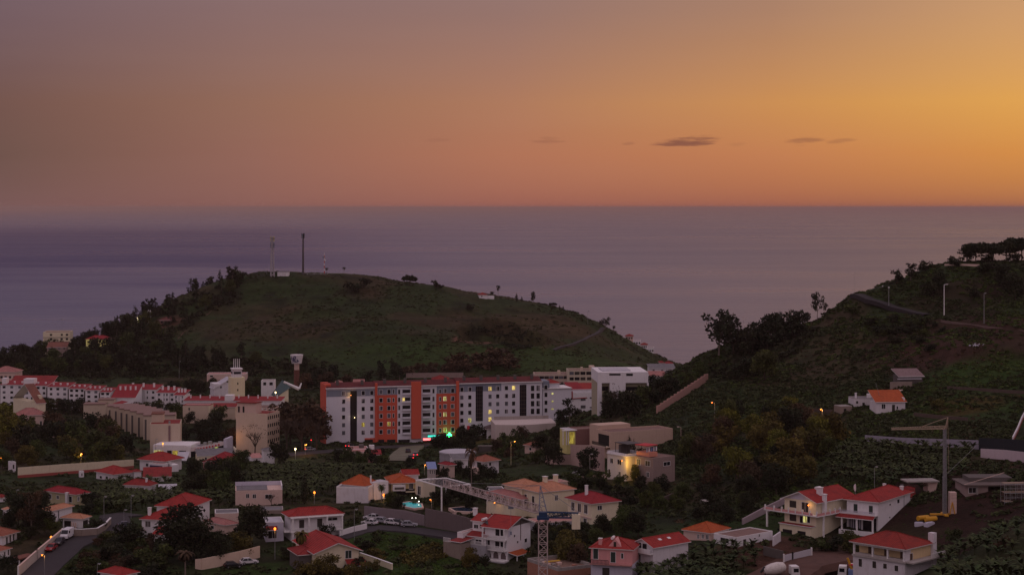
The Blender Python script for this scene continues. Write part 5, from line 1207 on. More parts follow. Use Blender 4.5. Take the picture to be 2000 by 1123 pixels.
# hill flank buildings
b = farblock('school_building', 'beige three storey building with dark string courses on the hill crest', 'building', 84, 136, 676, 650.5, 1120, 6, CREAM, 3, 5, 16, 'flat', ww=1.4, skip=[(r, c) for r in range(3) for c in (0, 2)])
for z in (b.h * .33, b.h * .66): b.emit(b.fbox('R', 0, b.R, .003, .12, z - .2, z + .1), 'string_course', DARKW)
b = farblock('house', 'low house with dark red roof and floodlit yellow wall on the hill', 'house', 168, 215, 674, 663, 1105, 4, wallm((.64, .60, .34), .3), 1, 6, 9, 'hip', ww=1.3, roofm_=CRIM)
HL = b.rootM @ Vector((b.R * .7, -3.5, 1.0)); HL2 = b.rootM @ Vector((b.R * .1, -3.0, 1.0))
b = farblock('shed', 'open shed with brown roofs below the beige school on the hill', 'shed', 92, 130, 684, 679, 1095, 5, BROWNW, 1, 4, 8, 'shed', roofm_=BROWNR, hroof=2.6)
b = farblock('house', 'dull red roofed house buried in the woods of the hill', 'house', 312, 345, 634, 626, 1135, 3, MAROONW, 1, 4, 9, 'hip', roofm_=plainm('dark_red_roof', (.12, .03, .025), .8))
for i, x in enumerate((290, 293.4)):
    p = G(x, 632); s = empty('silo', p, 0, ['left one of two slim white silos in the woods on the hill', 'right one of two slim white silos in the woods on the hill'][i], 'silo', 'two white silos'); MB().lathe([(.55, -1), (.55, 7.5), (.2, 8.3)], 12).build('body', WHITE, s); MB().lathe([(.62, -1), (.62, .4)], 12).build('base', CONCP, s)

# ------------------------------------------------------------------ water tower, control tower, chapel
p = at(462, 775, 868); p.z = gz(p.x, p.y); hgt = lambda py, d=868: H - (py - HOR) / F * d - p.z
s = empty('watch_tower', p, R(18), 'cream square tower with a darker lookout cabin and four white poles on top', 'tower')
k = 868 / F
MB().box(-14 * k, 14 * k, -14 * k, 14 * k, -4, hgt(736)).box(-9.5 * k, 9.5 * k, -15 * k, -14 * k - .01, -4, hgt(737)).build('shaft', wallm((.64, .58, .38), .35), s)
MB().box(-9 * k, 9 * k, -9 * k, 9 * k, hgt(736) + .003, hgt(721)).build('cabin', WHITE2, s); MB().box(-10.5 * k, 10.5 * k, -10.5 * k, 10.5 * k, hgt(721) + .003, hgt(718.6)).build('cabin_roof', TRIM, s)
MB().box(-7 * k, 7 * k, -9.4 * k, -9 * k - .005, hgt(729.5), hgt(725)).build('lookout_window', GLASS, s); MB().box(-9.4 * k, -9 * k - .005, -6 * k, 6 * k, hgt(729.5), hgt(725)).build('lookout_window', GLASS, s)
for i in range(4): MB().tube(((-5.4 + i * 3.6) * k, 0, hgt(718.6)), ((-5.4 + i * 3.6) * k, 0, hgt(700.5)), .15).build('pole', TRIM, s)
for zz_ in (747.5, 760): MB().box(-1.2 * k, 1.0 * k, -15.4 * k, -15 * k - .005, hgt(zz_) - .5, hgt(zz_) + .5).build('window', DARK, s)
p = at(579.5, 748, 955); p.z = gz(p.x, p.y); k = 955 / F; hg = lambda py: H - (py - HOR) / F * 955 - p.z
s = empty('water_tower', p, R(40), 'white water tower with a tapered graffiti covered bowl on a red brown stem', 'water tower')
m_g, t = new_mat('graffiti_bowl'); tcd = t.n('ShaderNodeTexCoord'); 
finish(t, t.mix(t.math('MULTIPLY', t.rng(t.noise(tcd.outputs['Object'], .5, 4), .45, .7), .4), (.66, .62, .63, 1), (.4, .36, .36, 1)), .8)
MB().lathe([(9.5 * k, hg(709.5)), (12.7 * k, hg(692.5)), (12.2 * k, hg(692.3)), (11.5 * k, hg(694))], 28).build('bowl', m_g, s); MB().lathe([(5 * k, hg(722)), (5 * k, hg(709.6))], 18).build('stem', PEACH, s); MB().lathe([(6.0 * k, -4), (5.4 * k, hg(722.2))], 18).build('stem_base', plainm('red_brown_render', (.16, .06, .045), .9, 0, .8), s)
INK = plainm('graffiti_paint', (.09, .085, .16), .7)
mb = MB()
def onbowl(u, v):   # u angle offset, v 0..1 up the bowl
    r = (9.7 + 3.1 * v) * k; a = R(-90 - 40) + u; return Vector((r * math.cos(a), r * math.sin(a), hg(709.5) + v * (hg(692.5) - hg(709.5))))
for st_ in ([(-.75, .8), (-.95, .55), (-.75, .4)], [(-.6, .25), (-.8, .2)], [(-.35, .85), (-.38, .15)], [(-.35, .85), (-.05, .83)], [(-.36, .55), (-.1, .55)], [(-.05, .83), (-.1, .55)], [(-.2, .45), (-.05, .15)], [(.1, .5), (.25, .45), (.2, .2), (.05, .25)], [(.35, .4), (.45, .25)], [(-.55, .7), (-.55, .3)]):
    for q0, q1 in zip(st_[:-1], st_[1:]): mb.tube(onbowl(*q0), onbowl(*q1), .28, .28, 5)
mb.build('graffiti_marks', INK, s)
b = house('chapel', 'chapel with steep teal roof and white triangular wall near a bright lamp', cat='chapel', corner=(563.5, 778), eave=761, yaw=15, L=12, R=.6, d=880)
k = 880 / F
mb = MB(); A = Vector((-26 * k, 0, b.zR(0, 775))); B_ = Vector((0, 0, b.zR(0, 757))); 
mb.face([(-21 * k, 0, -3), (0, 0, -3), (0, 0, b.h + .8), (-21 * k, 0, b.zR(0, 774))]); mb.face([(0, 0, -3), (0, 12, -3), (0, 12, b.h), (0, 0, b.h + .8)]); b.emit(mb, 'wall', CREAM)
TEAL = plainm('teal_roof', (.05, .085, .09), .7)
ap = (-8 * k, 7, b.zR(0, 744)); mb = MB(); mb.face([(-27 * k, -.4, b.zR(0, 775.5)), (1, -.4, b.h + 1.0), ap]); mb.face([(1, -.4, b.h + 1.0), (1, 13, b.h + .5), ap]); mb.face([(1, 13, b.h + .5), (-27 * k, 13, b.zR(0, 775)), ap]); mb.face([(-27 * k, 13, b.zR(0, 775)), (-27 * k, -.4, b.zR(0, 775.5)), ap]); b.emit(mb, 'roof', TEAL)
b.emit(MB().tube((-7 * k, 4, b.zR(0, 747)), (22 * k, 2, b.zR(0, 761)), .55, .9, 6), 'white_beam', TRIM); b.emit(MB().tube((22 * k, 2, b.zR(0, 761)), (27 * k, 3, b.zR(0, 750)), .5, .3, 6), 'white_beam', TRIM)
b = farblock('house', 'little white house with two round dark windows near the chapel', 'house', 510, 536, 768, 745, 900, 2, WHITE, 2, 2, 7, 'flat', ww=1.6, wh=1.5, skip=[(1, 0), (1, 1)])
b = house('hall', 'low hall with pale sloping sheet roof left of the cream tower', cat='hall', corner=(418, 765), eave=750, yaw=20, L=10, pr=449, d=895); b.walls(WHITE2); b.shed(LTROOF, b.h - 2.5, b.h + 2.5, 'X', .5); b.win('R', (430, 754, 433, 758), bars=0)
b = house('hall', 'low hall with flat pinkish roof behind the cream tower', cat='hall', corner=(404, 738), eave=731, yaw=2, L=10, pr=480, d=985); b.walls(PEACH); b.flat(FLATP, .2); b.win('R', (410, 733, 416, 736), bars=0)
# hilltop
p = G(551, 538.5); s = empty('equipment_hut', p, 0, 'white equipment hut on the hilltop between the two tall masts', 'hut'); MB().box(-2.8, 4.6, -2, 2, -1, 2.6).build('wall', WHITE2, s); MB().box(-3, 4.8, -2.2, 2.2, 2.603, 2.85).build('roof', FLATG, s); MB().box(2.6, 4.3, -2.08, -2.0, -.5, 1.8).build('door', TRIM, s)
def mastp(px, py): return G(px, py)
p = G(532, 540); s = empty('lattice_mast', p, R(20), 'pale lattice mast with stacked antenna panels on the hilltop', 'mast'); k = p.y / F; zt = lambda py: H - (py - HOR) / F * p.y - p.z
mb = MB(); hh = zt(462)
for sx, sy in ((-1, -1), (1, -1), (1, 1), (-1, 1)): mb.tube((sx * 1.1, sy * 1.1, -1), (sx * .5, sy * .5, hh), .24, .2, 5)
n = 12
for i in range(n):
    z0, z1 = hh * i / n, hh * (i + 1) / n; w0 = 1.1 - .65 * i / n; w1 = 1.1 - .65 * (i + 1) / n
    for (a, c) in (((-1, -1), (1, -1)), ((1, -1), (1, 1)), ((1, 1), (-1, 1)), ((-1, 1), (-1, -1))):
        mb.tube((a[0] * w0, a[1] * w0, z0), (c[0] * w1, c[1] * w1, z1), .13, .13, 4, False); mb.tube((c[0] * w0, c[1] * w0, z0), (a[0] * w1, a[1] * w1, z1), .13, .13, 4, False)
mb.build('mast_lattice', plainm('pale_steel', (.40, .36, .38), .6), s)
for zc, m in ((zt(465), OCHRE), (zt(468), OCHRE), (zt(477), SLATE), (zt(480.5), SLATE)):
    for a in range(4): MB().box(-.25, .25, -.15, .15, -1.1, 1.1).build('antenna_panel', m, s).matrix_local = Matrix.Translation((1.35 * math.cos(a * 1.57 + .4), 1.35 * math.sin(a * 1.57 + .4), zc)) @ Matrix.Rotation(a * 1.57 + .4 + 1.57, 4, 'Z')
p = G(592, 536); s = empty('monopole_mast', p, 0, 'dark slim pole mast with a cluster of antennas, tallest on the hilltop', 'mast'); zt = lambda py: H - (py - HOR) / F * p.y - p.z
MB().tube((0, 0, -1), (0, 0, zt(457)), .75, .45, 12).build('pole', plainm('dark_steel', (.07, .06, .065), .6), s)
for a in range(6): MB().box(-.22, .22, -.12, .12, -1.6, 1.6).build('antenna_panel', BLACK if a % 2 else SLATE, s).matrix_local = Matrix.Translation((.95 * math.cos(a * 1.05), .95 * math.sin(a * 1.05), zt(460.5))) @ Matrix.Rotation(a * 1.05 + 1.57, 4, 'Z')
p = G(633.5, 534); s = empty('striped_mast', p, 0, 'short red and white striped mast with a side dish on the hilltop', 'mast'); zt = lambda py: H - (py - HOR) / F * p.y - p.z
hh = zt(494)
for i in range(8): MB().tube((0, 0, hh * i / 8 - (.5 if i == 0 else 0)), (0, 0, hh * (i + 1) / 8), .34 - .02 * i, .33 - .02 * i, 8).build('mast_section', [plainm('mast_red', (.45, .06, .05), .6), TRIM][i % 2], s)
MB().tube((-.3, -.2, hh * .78), (-1.0, -.5, hh * .80), .5, .55, 10).build('dish', SLATE, s); MB().tube((.2, 0, hh * .62), (.9, -.3, hh * .64), .4, .45, 10).build('dish', TRIM, s)
for (px, pb, pt, nm, lab, w) in ((447, 549, 516, 'pole_mast', 'thin pinkish mast at the left shoulder of the hilltop', .22), (456, 548, 530, 'pole_mast', 'thinnest short mast right of the pinkish one on the hill shoulder', .1), (521, 538, 521, 'pole_mast', 'short thin pole just left of the lattice mast', .12), (121, 652, 620, 'pole_mast', 'tall thin light mast on the beige school roof', .14)):
    p = G(px, pb); s = empty(nm, p, 0, lab, 'mast'); zz_ = H - (pt - HOR) / F * p.y - p.z; MB().tube((0, 0, -4), (0, 0, zz_), w, w * .5, 6).build('pole', PEACH if px == 447 else METAL, s); MB().box(-.4, .4, -.1, .1, zz_ * .93, zz_ * .97).build('crossarm', METAL, s)
p = G(945, 578); b = house('house', 'small red roofed house on the right shoulder of the dome hill', corner=(936, 582), eave=576.5, yaw=8, L=7, pr=952, d=p.y + 4); b.walls(WHITE, z0=-3); b.hip(RED2, 24, .4); b.box('side_wall', WHITE, b.R + .02, b.R + 4.5, 1, 5, -3, 1.2); b.win('R', (940, 577.5, 942, 580), bars=0, frame=None)

# ------------------------------------------------------------------ right hill buildings
b = house('cottage', 'white cottage with orange gable roof alone on the right hillside', corner=(1712, 808), eave=786.5, yaw=6, L=7, pr=1768, d=566)
b.walls(WHITE2); b.shed(ORANGE, b.h + .1, b.h + 3.0, 'Y', .5); b.win('R', (1722, 789, 1729, 798), bars=1); b.win('R', (1742, 790, 1748, 804), mat=SHUT, name='door', bars=0); b.win('R', (1751, 793, 1754, 799), bars=0)
b.box('gable_wall', WHITE, b.R - .3, b.R - .02, .3, 6.9, b.h, b.h + 1.4)
c = Block(corner=(1668, 800), eave=779, yaw=6, L=6, pr=1711, d=567, root=b); c.walls(WHITE2, 'annex_wall'); c.flat(FLATG, .25, CONCR); c.wins('R', [(1684, 786, 1689, 796), (1672, 783, 1676, 788)], bars=0, mat=DARK); c.chimney(1.0, 1.5, c.h, c.h + 1.6, .5); c.box('water_tank', TRIM, c.R - 2, c.R - .8, 2, 3.2, c.h + .06, c.h + 1.3)
b.emit(MB().tube((2.2, 4, b.h + 1.5), (1.0, 4, b.h + 5.5), .05), 'aerial', METAL)
b = house('ruin', 'ruined stone house with collapsed pale roof sheets above the cottage', corner=(1757, 754), eave=734, yaw=8, L=6, pr=1802, d=590); b.walls(DARKW); b.shed(plainm('rusty_sheet', (.20, .13, .13), .8, 0, .8), b.h - .3, b.h + 1.6, 'Y', .5); b.emit(MB().box(-1, b.R * .9, -1.2, -.7, b.h - 1.0, b.h - .75), 'loose_sheet', LTROOF); b.emit(MB().box(-4, b.R * .4, -3, -2.4, -3, 1.6), 'stone_wall', STONE)
b = house('building_shell', 'unfinished concrete building with pale wall and bare roof slab, right edge', cat='building site', corner=(1886, 970), eave=948, yaw=2, L=9, pr=1930, d=440); b.walls(wallm((.30, .22, .20), .7), z0=-2); b.emit(MB().box(-.6, b.R + 9, -1.0, 10, b.h + .003, b.h + .3), 'roof_slab', plainm('dark_concrete', (.13, .10, .09), .9, 0, .6, .8)); b.emit(MB().box(2, b.R + 7, 4, 10, b.h + .31, b.h + 1.3), 'upper_wall', DARKW)
b.posts('R', [b.R * .5, b.R + 4, b.R + 8], .5, -4, b.h - .05, .35, CONCP); b.win('R', (1892, 952, 1906, 962), bars=1, mat=DARK)
b.emit(MB().tube((-.6, -1.0, b.h + .4), (9, -1.0, b.h + 3.2), .08), 'scaffold_rail', PEACH)
b = house('scaffold', 'scaffold frame with pale boards at the right edge of the building site', cat='scaffold', corner=(1962, 985), eave=945, yaw=4, L=3, pr=2006, d=428)
mb = MB()
for i in range(5):
    for y in (0, 2.6): mb.tube((i * b.R / 4, y, -3), (i * b.R / 4, y, b.h), .06, .06, 5)
for z in np.linspace(.5, b.h, 5):
    for y in (0, 2.6): mb.tube((0, y, z), (b.R, y, z), .05, .05, 5)
b.emit(mb, 'tube_frame', METAL)
for z in np.linspace(.5, b.h, 3): b.box('board', plainm('plank', (.25, .18, .13), .8), 0, b.R, .2, 2.4, float(z) + .06, float(z) + .14)
b = house('concrete_canopy', 'cantilevered bare concrete slab on one tapered wall beside the banana slope', cat='concrete canopy', corner=(1812, 962), eave=938, yaw=8, L=3, pr=1832, d=462)
b.emit(MB().box(-5.5, b.R, -1, 4, b.h - .3, b.h), 'slab', CONCP); mb = MB(); mb.face([(0, 0, 0), (b.R * .5, 0, -2), (b.R, 0, b.h - .31), (0, 0, b.h - .31)]).face([(0, 3, 0), (0, 3, b.h - .31), (b.R, 3, b.h - .31), (b.R * .5, 3, -2)]).face([(0, 0, 0), (0, 0, b.h - .31), (0, 3, b.h - .31), (0, 3, 0)]).face([(b.R * .5, 0, -2), (b.R * .5, 3, -2), (b.R, 3, b.h - .31), (b.R, 0, b.h - .31)]); b.emit(mb, 'tapered_wall', PEACH)
b = house('unfinished_house', 'unfinished brick storey with rubble and a yellow board at the bottom of the view', cat='building site', corner=(1090, 1134), eave=1115, yaw=30, pl=1030, pr=1160, d=402)
BRICK = plainm('hollow_brick', (.33, .15, .10), .9, 0, .5, 2.0)
b.walls(BRICK); b.flat(plainm('rubble_floor', (.20, .12, .09), .95, 0, .8, 1.5), .7, CONCP, th=.3); b.emit(MB().box(b.R * .1, b.R * .5, b.L * .5, b.L * .55, b.h + .7, b.h + .9), 'yellow_board', plainm('yellow_board', (.55, .32, .03), .6))
for k in range(9): b.emit(MB().box(*(lambda x, y, w: (x, x + w, y, y + w, b.h + .07, b.h + .4 + .2 * (k % 2)))(random.uniform(1, b.R - 3), random.uniform(1, b.L - 3), random.uniform(.6, 1.4))), 'brick_pile', [BRICK, PEACH, CONCP][k % 3])
# ------------------------------------------------------------------ roads and yards
ASPH = plainm('asphalt', (.032, .026, .030), .85, 0, .5, .5); PAVE = plainm('paving', (.16, .13, .12), .85, 0, .5, .6); SOIL = plainm('packed_earth', (.10, .05, .038), .95, 0, .6, .4)
ROADP = []
def road(name, label, pts, w, mat, lift=.12):
    P_ = [G(*p) for p in pts]; Q = []
    for a, c in zip(P_[:-1], P_[1:]):
        n = max(1, int((c - a).length / 3))
        Q += [a.lerp(c, k / n) for k in range(n)]
    Q.append(P_[-1])
    mb = MB(); prev = None
    for i, q in enumerate(Q):
        d = (Q[min(i + 1, len(Q) - 1)] - Q[max(i - 1, 0)]); d.z = 0; d.normalize(); nr = Vector((-d.y, d.x, 0))
        z = max(gz(q.x + nr.x * w * s / 2, q.y + nr.y * w * s / 2) for s in (-1, -.5, 0, .5, 1)) + lift
        row = [Vector((q.x + nr.x * w * s / 2, q.y + nr.y * w * s / 2, z if abs(s) <= 1 else z - 1.5)) for s in (-1.15, -1, 1, 1.15)]
        ROADP.append((q.x, q.y, w * .62))
        if prev:
            for k in range(3): mb.face((prev[k], row[k], row[k + 1], prev[k + 1])[::-1])
        prev = row
    return tag(mb.build(name, mat), label, 'road', kind='structure')
road('road', 'dark street curving past the white garden wall', [(40, 1150), (92, 1105), (135, 1066), (180, 1048), (228, 1028), (222, 1008), (260, 1004)], 7.5, ASPH)
road('road', 'street with parked cars below the retaining wall', [(655, 1050), (700, 1036), (745, 1031), (800, 1034), (880, 1046), (925, 1058)], 7, ASPH)
road('road', 'street along the front of the apartment block', [(470, 900), (540, 892), (620, 884), (700, 878), (780, 872), (850, 868)], 8, ASPH)
road('road', 'traffic ramp climbing to the apartment block', [(776, 901), (788, 889), (798, 879), (806, 870)], 9, plainm('lamplit_paving', (.15, .14, .095), .85, 0, .8, .25))  # pale yellow green lamp light put into the paving colour
road('road', 'hill road bending under the pines', [(1670, 577), (1700, 590), (1740, 602), (1775, 609), (1812, 616)], 3.8, plainm('old_asphalt', (.020, .015, .017), .9, 0, .5, .5), .02)
road('yard', 'red earth yard beside the corrugated fence', [(1490, 1140), (1560, 1112), (1620, 1098), (1662, 1086)], 12, SOIL)
road('path', 'path across the right shoulder of the dome hill', [(1178, 642), (1165, 652), (1140, 664), (1105, 676), (1080, 684)], 2.4, ASPH, .0)
road('path', 'pale track slanting up the dome hill', [(334, 672), (360, 648), (390, 622), (412, 606)], 1.2, SOIL, -.1)

# ------------------------------------------------------------------ walls and fences
def wallrun(name, label, pts, h, mat, th=.3, cat='wall', base=None, baseh=0, step=0, down=2.0, cope=None, posts=None):
    """free standing wall along photograph points; h may vary along it"""
    P_ = [G(*p) for p in pts]; hs = h if isinstance(h, (list, tuple)) else [h] * len(P_)
    o = empty(name, P_[0], 0, label, cat); O = P_[0]
    mb = MB(); mbb = MB(); mc = MB(); mp_ = MB()
    for (a, ha), (c, hc) in zip(zip(P_[:-1], hs[:-1]), zip(P_[1:], hs[1:])):
        n = max(1, step if step else 1)
        for k in range(int((c - a).length / 2) + 1):
            q = a.lerp(c, k * 2 / max(.1, (c - a).length)); ROADP.append((q.x, q.y - .8, 1.4))
        for k in range(n):
            f0, f1 = k / n, (k + 1) / n
            p, q = a.lerp(c, f0) - O, a.lerp(c, f1) - O
            d = q - p; d.z = 0; d.normalize(); nr = Vector((-d.y, d.x, 0)) * th / 2
            t0 = p.z + ha + (hc - ha) * f0; t1 = q.z + ha + (hc - ha) * f1
            if step: t0 = t1 = max(t0, t1)
            def seg(m, p, q, nr, z0, z0b, z1, z1b):
                A = [p - nr, q - nr, q + nr, p + nr]; lo = [z0, z0b, z0b, z0]; hi = [z1, z1b, z1b, z1]
                L_ = [(v.x, v.y, z) for v, z in zip(A, lo)]; U_ = [(v.x, v.y, z) for v, z in zip(A, hi)]
                for i in range(4):
                    j = (i + 1) % 4; m.face((L_[i], L_[j], U_[j], U_[i]))
                m.face(U_)
            seg(mb, p, q, nr, p.z - down, q.z - down, t0, t1)
            if base: seg(mbb, p, q, nr * 1.25, p.z - down, q.z - down, p.z + baseh, q.z + baseh)
            if cope: seg(mc, p, q, nr * 1.5, t0 + .003, t1 + .003, t0 + .12, t1 + .12)
            if posts:
                L = (q - p).length; m = max(1, int(L / posts))
                for i in range(m + 1):
                    v = p.lerp(q, i / m); hh = t0 + (t1 - t0) * i / m; mp_.box(v.x - .15, v.x + .15, v.y - .2 - th / 2, v.y + .2 + th / 2, v.z - down, hh + .25)
    o['kind'] = 'thing'
    w = mb.build('panel' if posts else 'wall_body', mat, o)
    if base: mbb.build('painted_base', base, o)
    if cope: mc.build('coping', cope, o)
    if posts: mp_.build('post_row', TRIM, o)
    return o
REDB = wallm((.30, .07, .06), .4)
wallrun('boundary_wall', 'long cream wall with dark red base below the dark trees', [(35, 933), (110, 927), (185, 921), (261, 914)], [3.4, 3.4, 3.3, 3.0], wallm((.60, .52, .38), .5), base=REDB, baseh=.9)
wallrun('garden_wall', 'pale street wall with pillars along the parked cars', [(36, 1124), (72, 1092), (122, 1050)], 2.1, wallm((.50, .42, .37), .6), cope=PEACH, posts=9)
wallrun('garden_wall', 'curving grey garden wall in front of the white double garage', [(128, 1046), (160, 1047), (190, 1045), (205, 1036), (216, 1024)], 1.7, STONE, cope=TRIM)
wallrun('boundary_wall', 'peach coloured wall stepping up beside the big dark tree', [(382, 1110), (394, 1112), (432, 1105), (470, 1097), (507, 1088)], [2.2, 2.5, 2.6, 2.6, 2.7], wallm((.58, .44, .34), .4))
wallrun('garden_wall', 'white low wall beside the parked cars and street bend', [(663, 1047), (690, 1039), (716, 1033)], 1.4, WHITE)
wallrun('garden_wall', 'pale sloping wall descending right of the cream gabled house', [(703, 1090), (730, 1099), (766, 1112)], 1.3, CREAM, cope=TRIM)
wallrun('retaining_wall', 'tall dark grey retaining wall below the second pool', [(831, 1028), (870, 1034), (905, 1040), (945, 1045)], [4.6, 4.4, 4.0, 3.2], wallm((.13, .10, .10), .6))
wallrun('retaining_wall', 'brownish retaining wall behind the row of parked cars', [(712, 1010), (745, 1016), (790, 1021), (829, 1026)], [3.0, 3.2, 3.2, 2.6], wallm((.20, .16, .17), .6))
wallrun('retaining_wall', 'big pinkish retaining wall under the maroon terrace house', [(1115, 907), (1150, 914), (1180, 921)], [6.2, 7.0, 7.2], wallm((.42, .29, .25), .5))
wallrun('retaining_wall', 'low pinkish retaining wall behind the round street trees', [(1066, 906), (1090, 907), (1114, 907)], [2.8, 3.0, 3.0], wallm((.42, .29, .25), .5))
wallrun('garden_wall', 'low pale wall along the lane left of the lamp lit house', [(1122, 937), (1155, 936), (1187, 933)], 1.1, PEACH)
wallrun('stepped_wall', 'pink zigzag topped wall climbing the right hillside', [(1283, 807), (1382, 744)], [2.1, 2.6], wallm((.42, .24, .20), .5), step=15, th=.5)
wallrun('boundary_wall', 'lilac grey wall above the banana slope behind the slim crane', [(1690, 862), (1760, 866), (1850, 872), (1911, 877)], [1.8, 1.6, 2.0, 2.4], wallm((.30, .27, .33), .5))
wallrun('boundary_wall', 'pale wall above the bare earth at the right edge', [(1916, 893), (1960, 897), (2020, 905)], [2.3, 2.5, 2.6], wallm((.52, .42, .44), .5))
NET = plainm('dark_netting', (.018, .022, .028), .9)
wallrun('net_fence', 'dark netting fence above the pale wall at the right edge', [(1912, 878), (1960, 880), (2020, 884)], 3.2, NET, .08, 'fence')
wallrun('net_fence', 'dark green netting fence behind the blue tarpaulin', [(1330, 874), (1362, 872), (1396, 862)], 3.0, plainm('green_netting', (.012, .022, .026), .9), .08, 'fence')
wallrun('stair_wall', 'thin pinkish stair parapet with red base climbing the slope at the right edge', [(1978, 862), (1988, 842), (1996, 822), (2004, 808)], 1.3, WHITE2, base=REDB, baseh=.6)
wallrun('low_wall', 'thin pale parapet on top of the right hill near the pines', [(1845, 519), (1880, 519), (1913, 520)], .7, PEACH)
wallrun('low_wall', 'thin brownish retaining wall under the hill road', [(1838, 629), (1920, 640), (2010, 651)], .7, wallm((.15, .10, .09), .6))
wallrun('boundary_wall', 'brown boundary wall at the foot of the dome hill', [(793, 738), (850, 737), (905, 737)], 2.6, BROWNW)
wallrun('sheet_fence', 'white corrugated sheet fence beside the red earth yard', [(1531, 1104), (1548, 1100), (1585, 1091)], 2.3, wallm((.50, .48, .52), .3), .1, 'fence', posts=4.5)
wallrun('boundary_wall', 'dark brown block wall left of the corrugated fence', [(1491, 1083), (1530, 1093)], 2.0, DARKW)
wallrun('ramp_wall', 'lilac ramp wall rising to the cream gabled villa', [(1450, 1024), (1490, 1004), (1532, 984)], [1.4, 1.6, 1.6], wallm((.34, .27, .29), .5))
wallrun('garden_wall', 'small white wall with a door left of the cream villa drive', [(1510, 1066), (1524, 1056)], 2.2, WHITE2)
wallrun('rail_fence', 'thin post fence along the ridge at the hill road bend', [(1674, 571), (1700, 566), (1724, 560)], .12, METAL, .06, 'fence', down=.1, posts=4)
wallrun('rail_fence', 'thin pale fence on the crest between the hilltop masts', [(600, 536), (640, 535)], .12, METAL, .06, 'fence', down=.1, posts=5)

wallrun('terrace_wall', 'low stone terrace wall crossing the gully below the brown house', [(1285, 985), (1312, 972), (1345, 966)], 1.2, wallm((.085, .060, .050), .7))
wallrun('terrace_wall', 'rough stone terrace wall under the bushes left of the brown house foot', [(1150, 965), (1190, 972), (1235, 968)], 1.4, wallm((.085, .060, .050), .7))
wallrun('terrace_wall', 'brownish terrace wall in the weeds right of the cottage', [(1785, 812), (1840, 818), (1890, 822)], 1.0, wallm((.085, .060, .050), .7))
wallrun('terrace_wall', 'faint terrace wall above the olive hillside thicket', [(1500, 812), (1560, 802), (1625, 806)], .9, wallm((.085, .060, .050), .7))
wallrun('terrace_wall', 'long faint terrace wall across the green slope at the right edge', [(1850, 760), (1920, 764), (2010, 770)], .9, wallm((.085, .060, .050), .7))
# ------------------------------------------------------------------ pools, pergola, odd things
def pool(label, pts, mat, name='pool'):
    P_ = [G(*p) for p in pts]; z = max(p.z for p in P_) + .35
    o = empty(name, Vector((P_[0].x, P_[0].y, z)), 0, label, 'pool'); O = o.location
    xy = [(p.x - O.x, p.y - O.y) for p in P_]; cx = sum(a for a, _ in xy) / len(xy); cy = sum(c for _, c in xy) / len(xy)
    MB().prism(xy, -2.5, .0).build('water', mat, o)
    big = [(cx + (a - cx) * 1.18, cy + (c - cy) * 1.18) for a, c in xy]; mb = MB(); n = len(xy)
    for i in range(n):
        j = (i + 1) % n; mb.face([(*xy[i], .06), (*xy[j], .06), (*big[j], .06), (*big[i], .06)]); mb.face([(*big[i], .06), (*big[j], .06), (*big[j], -3), (*big[i], -3)])
    mb.build('pool_edge', PEACH, o); return o, z
m_pl, t = new_mat('lit_pool_water'); n_ = t.noise(t.n('ShaderNodeTexCoord').outputs['Object'], .6, 4)
finish(t, (.02, .2, .22, 1), .1, n_, .2, .1, .5, extra={'Emission Color': t.mix(t.rng(n_, .35, .65), (.0, .10, .12, 1), (.02, .42, .46, 1)), 'Emission Strength': .55})
o, z = pool('turquoise lit swimming pool below the cream cube house', [(784, 986), (800, 983), (822, 986), (824, 993), (808, 995), (788, 991)], m_pl)
for a in ((805, 984), (812, 987), (818, 992)):
    p = at(a[0], a[1], o.location.y + (6 if a[1] < 988 else 0)); p.z = z + .45; s = empty('pool_lamp', p, 0, {805: 'left white lamp at the rim of the turquoise pool', 812: 'middle white lamp at the rim of the turquoise pool', 818: 'right white lamp at the rim of the turquoise pool'}[a[0]], 'lamp')
    MB().tube((0, 0, -.45), (0, 0, 0), .06).build('post', METAL, s); MB().lathe([(.05, -.12), (.16, 0), (.05, .14)], 8).build('bulb', emitm('pool_bulb', (1, .95, .8), 5), s)
pool('dark blue unlit pool above the tall retaining wall', [(880, 997), (905, 993), (925, 995), (922, 1002), (890, 1003)], plainm('pool_water', (.015, .03, .06), .1, 0, .2))
z0 = H - 74; hp = lambda px, py: Vector(((px - 1000) / F * (74 * F / (py - HOR)), 74 * F / (py - HOR), z0))
cs = [hp(817, 937), hp(862.5, 950.5), hp(918, 945.5), hp(871, 933.4)]
s = empty('pergola', Vector((cs[0].x, cs[0].y, gz(cs[0].x, cs[0].y))), 0, 'white rimmed horizontal lattice pergola roof beside the cream cube house', 'pergola'); O = s.location
mb = MB(); 
for i in range(4): mb.tube(cs[i] - O, cs[(i + 1) % 4] - O, .22, .22, 6)
mb.build('rim', TRIM, s); mb = MB()
for k in range(1, 7):
    f = k / 7; a = cs[0].lerp(cs[1], f) - O; c = cs[3].lerp(cs[2], f) - O; mb.tube(a, c, .07, .07, 4, False); 
    a = cs[1].lerp(cs[2], f) - O; c = cs[0].lerp(cs[3], f) - O; mb.tube(a, c, .08, .08, 4, False)
mb.build('lattice', plainm('grey_lattice', (.20, .18, .19), .6), s)
for c in cs[1:]: MB().tube(Vector((c.x, c.y, gz(c.x, c.y) - 1)) - O, c - O, .22, .22, 6).build('post', TRIM, s)
p = G(1376, 862); s = empty('tarpaulin', p, .2, 'bright blue tarpaulin draped over a heap beside the net fence', 'tarpaulin')
mb = MB(); gr = [[(x * .9 - 2.7, y * .8 - 1.2, 1.5 * math.exp(-((x - 2.2) ** 2 + (y - 1.8) ** 2) / 3.2) + .5 * math.sin(x * 2 + y) * .4 + .2) for x in range(7)] for y in range(5)]
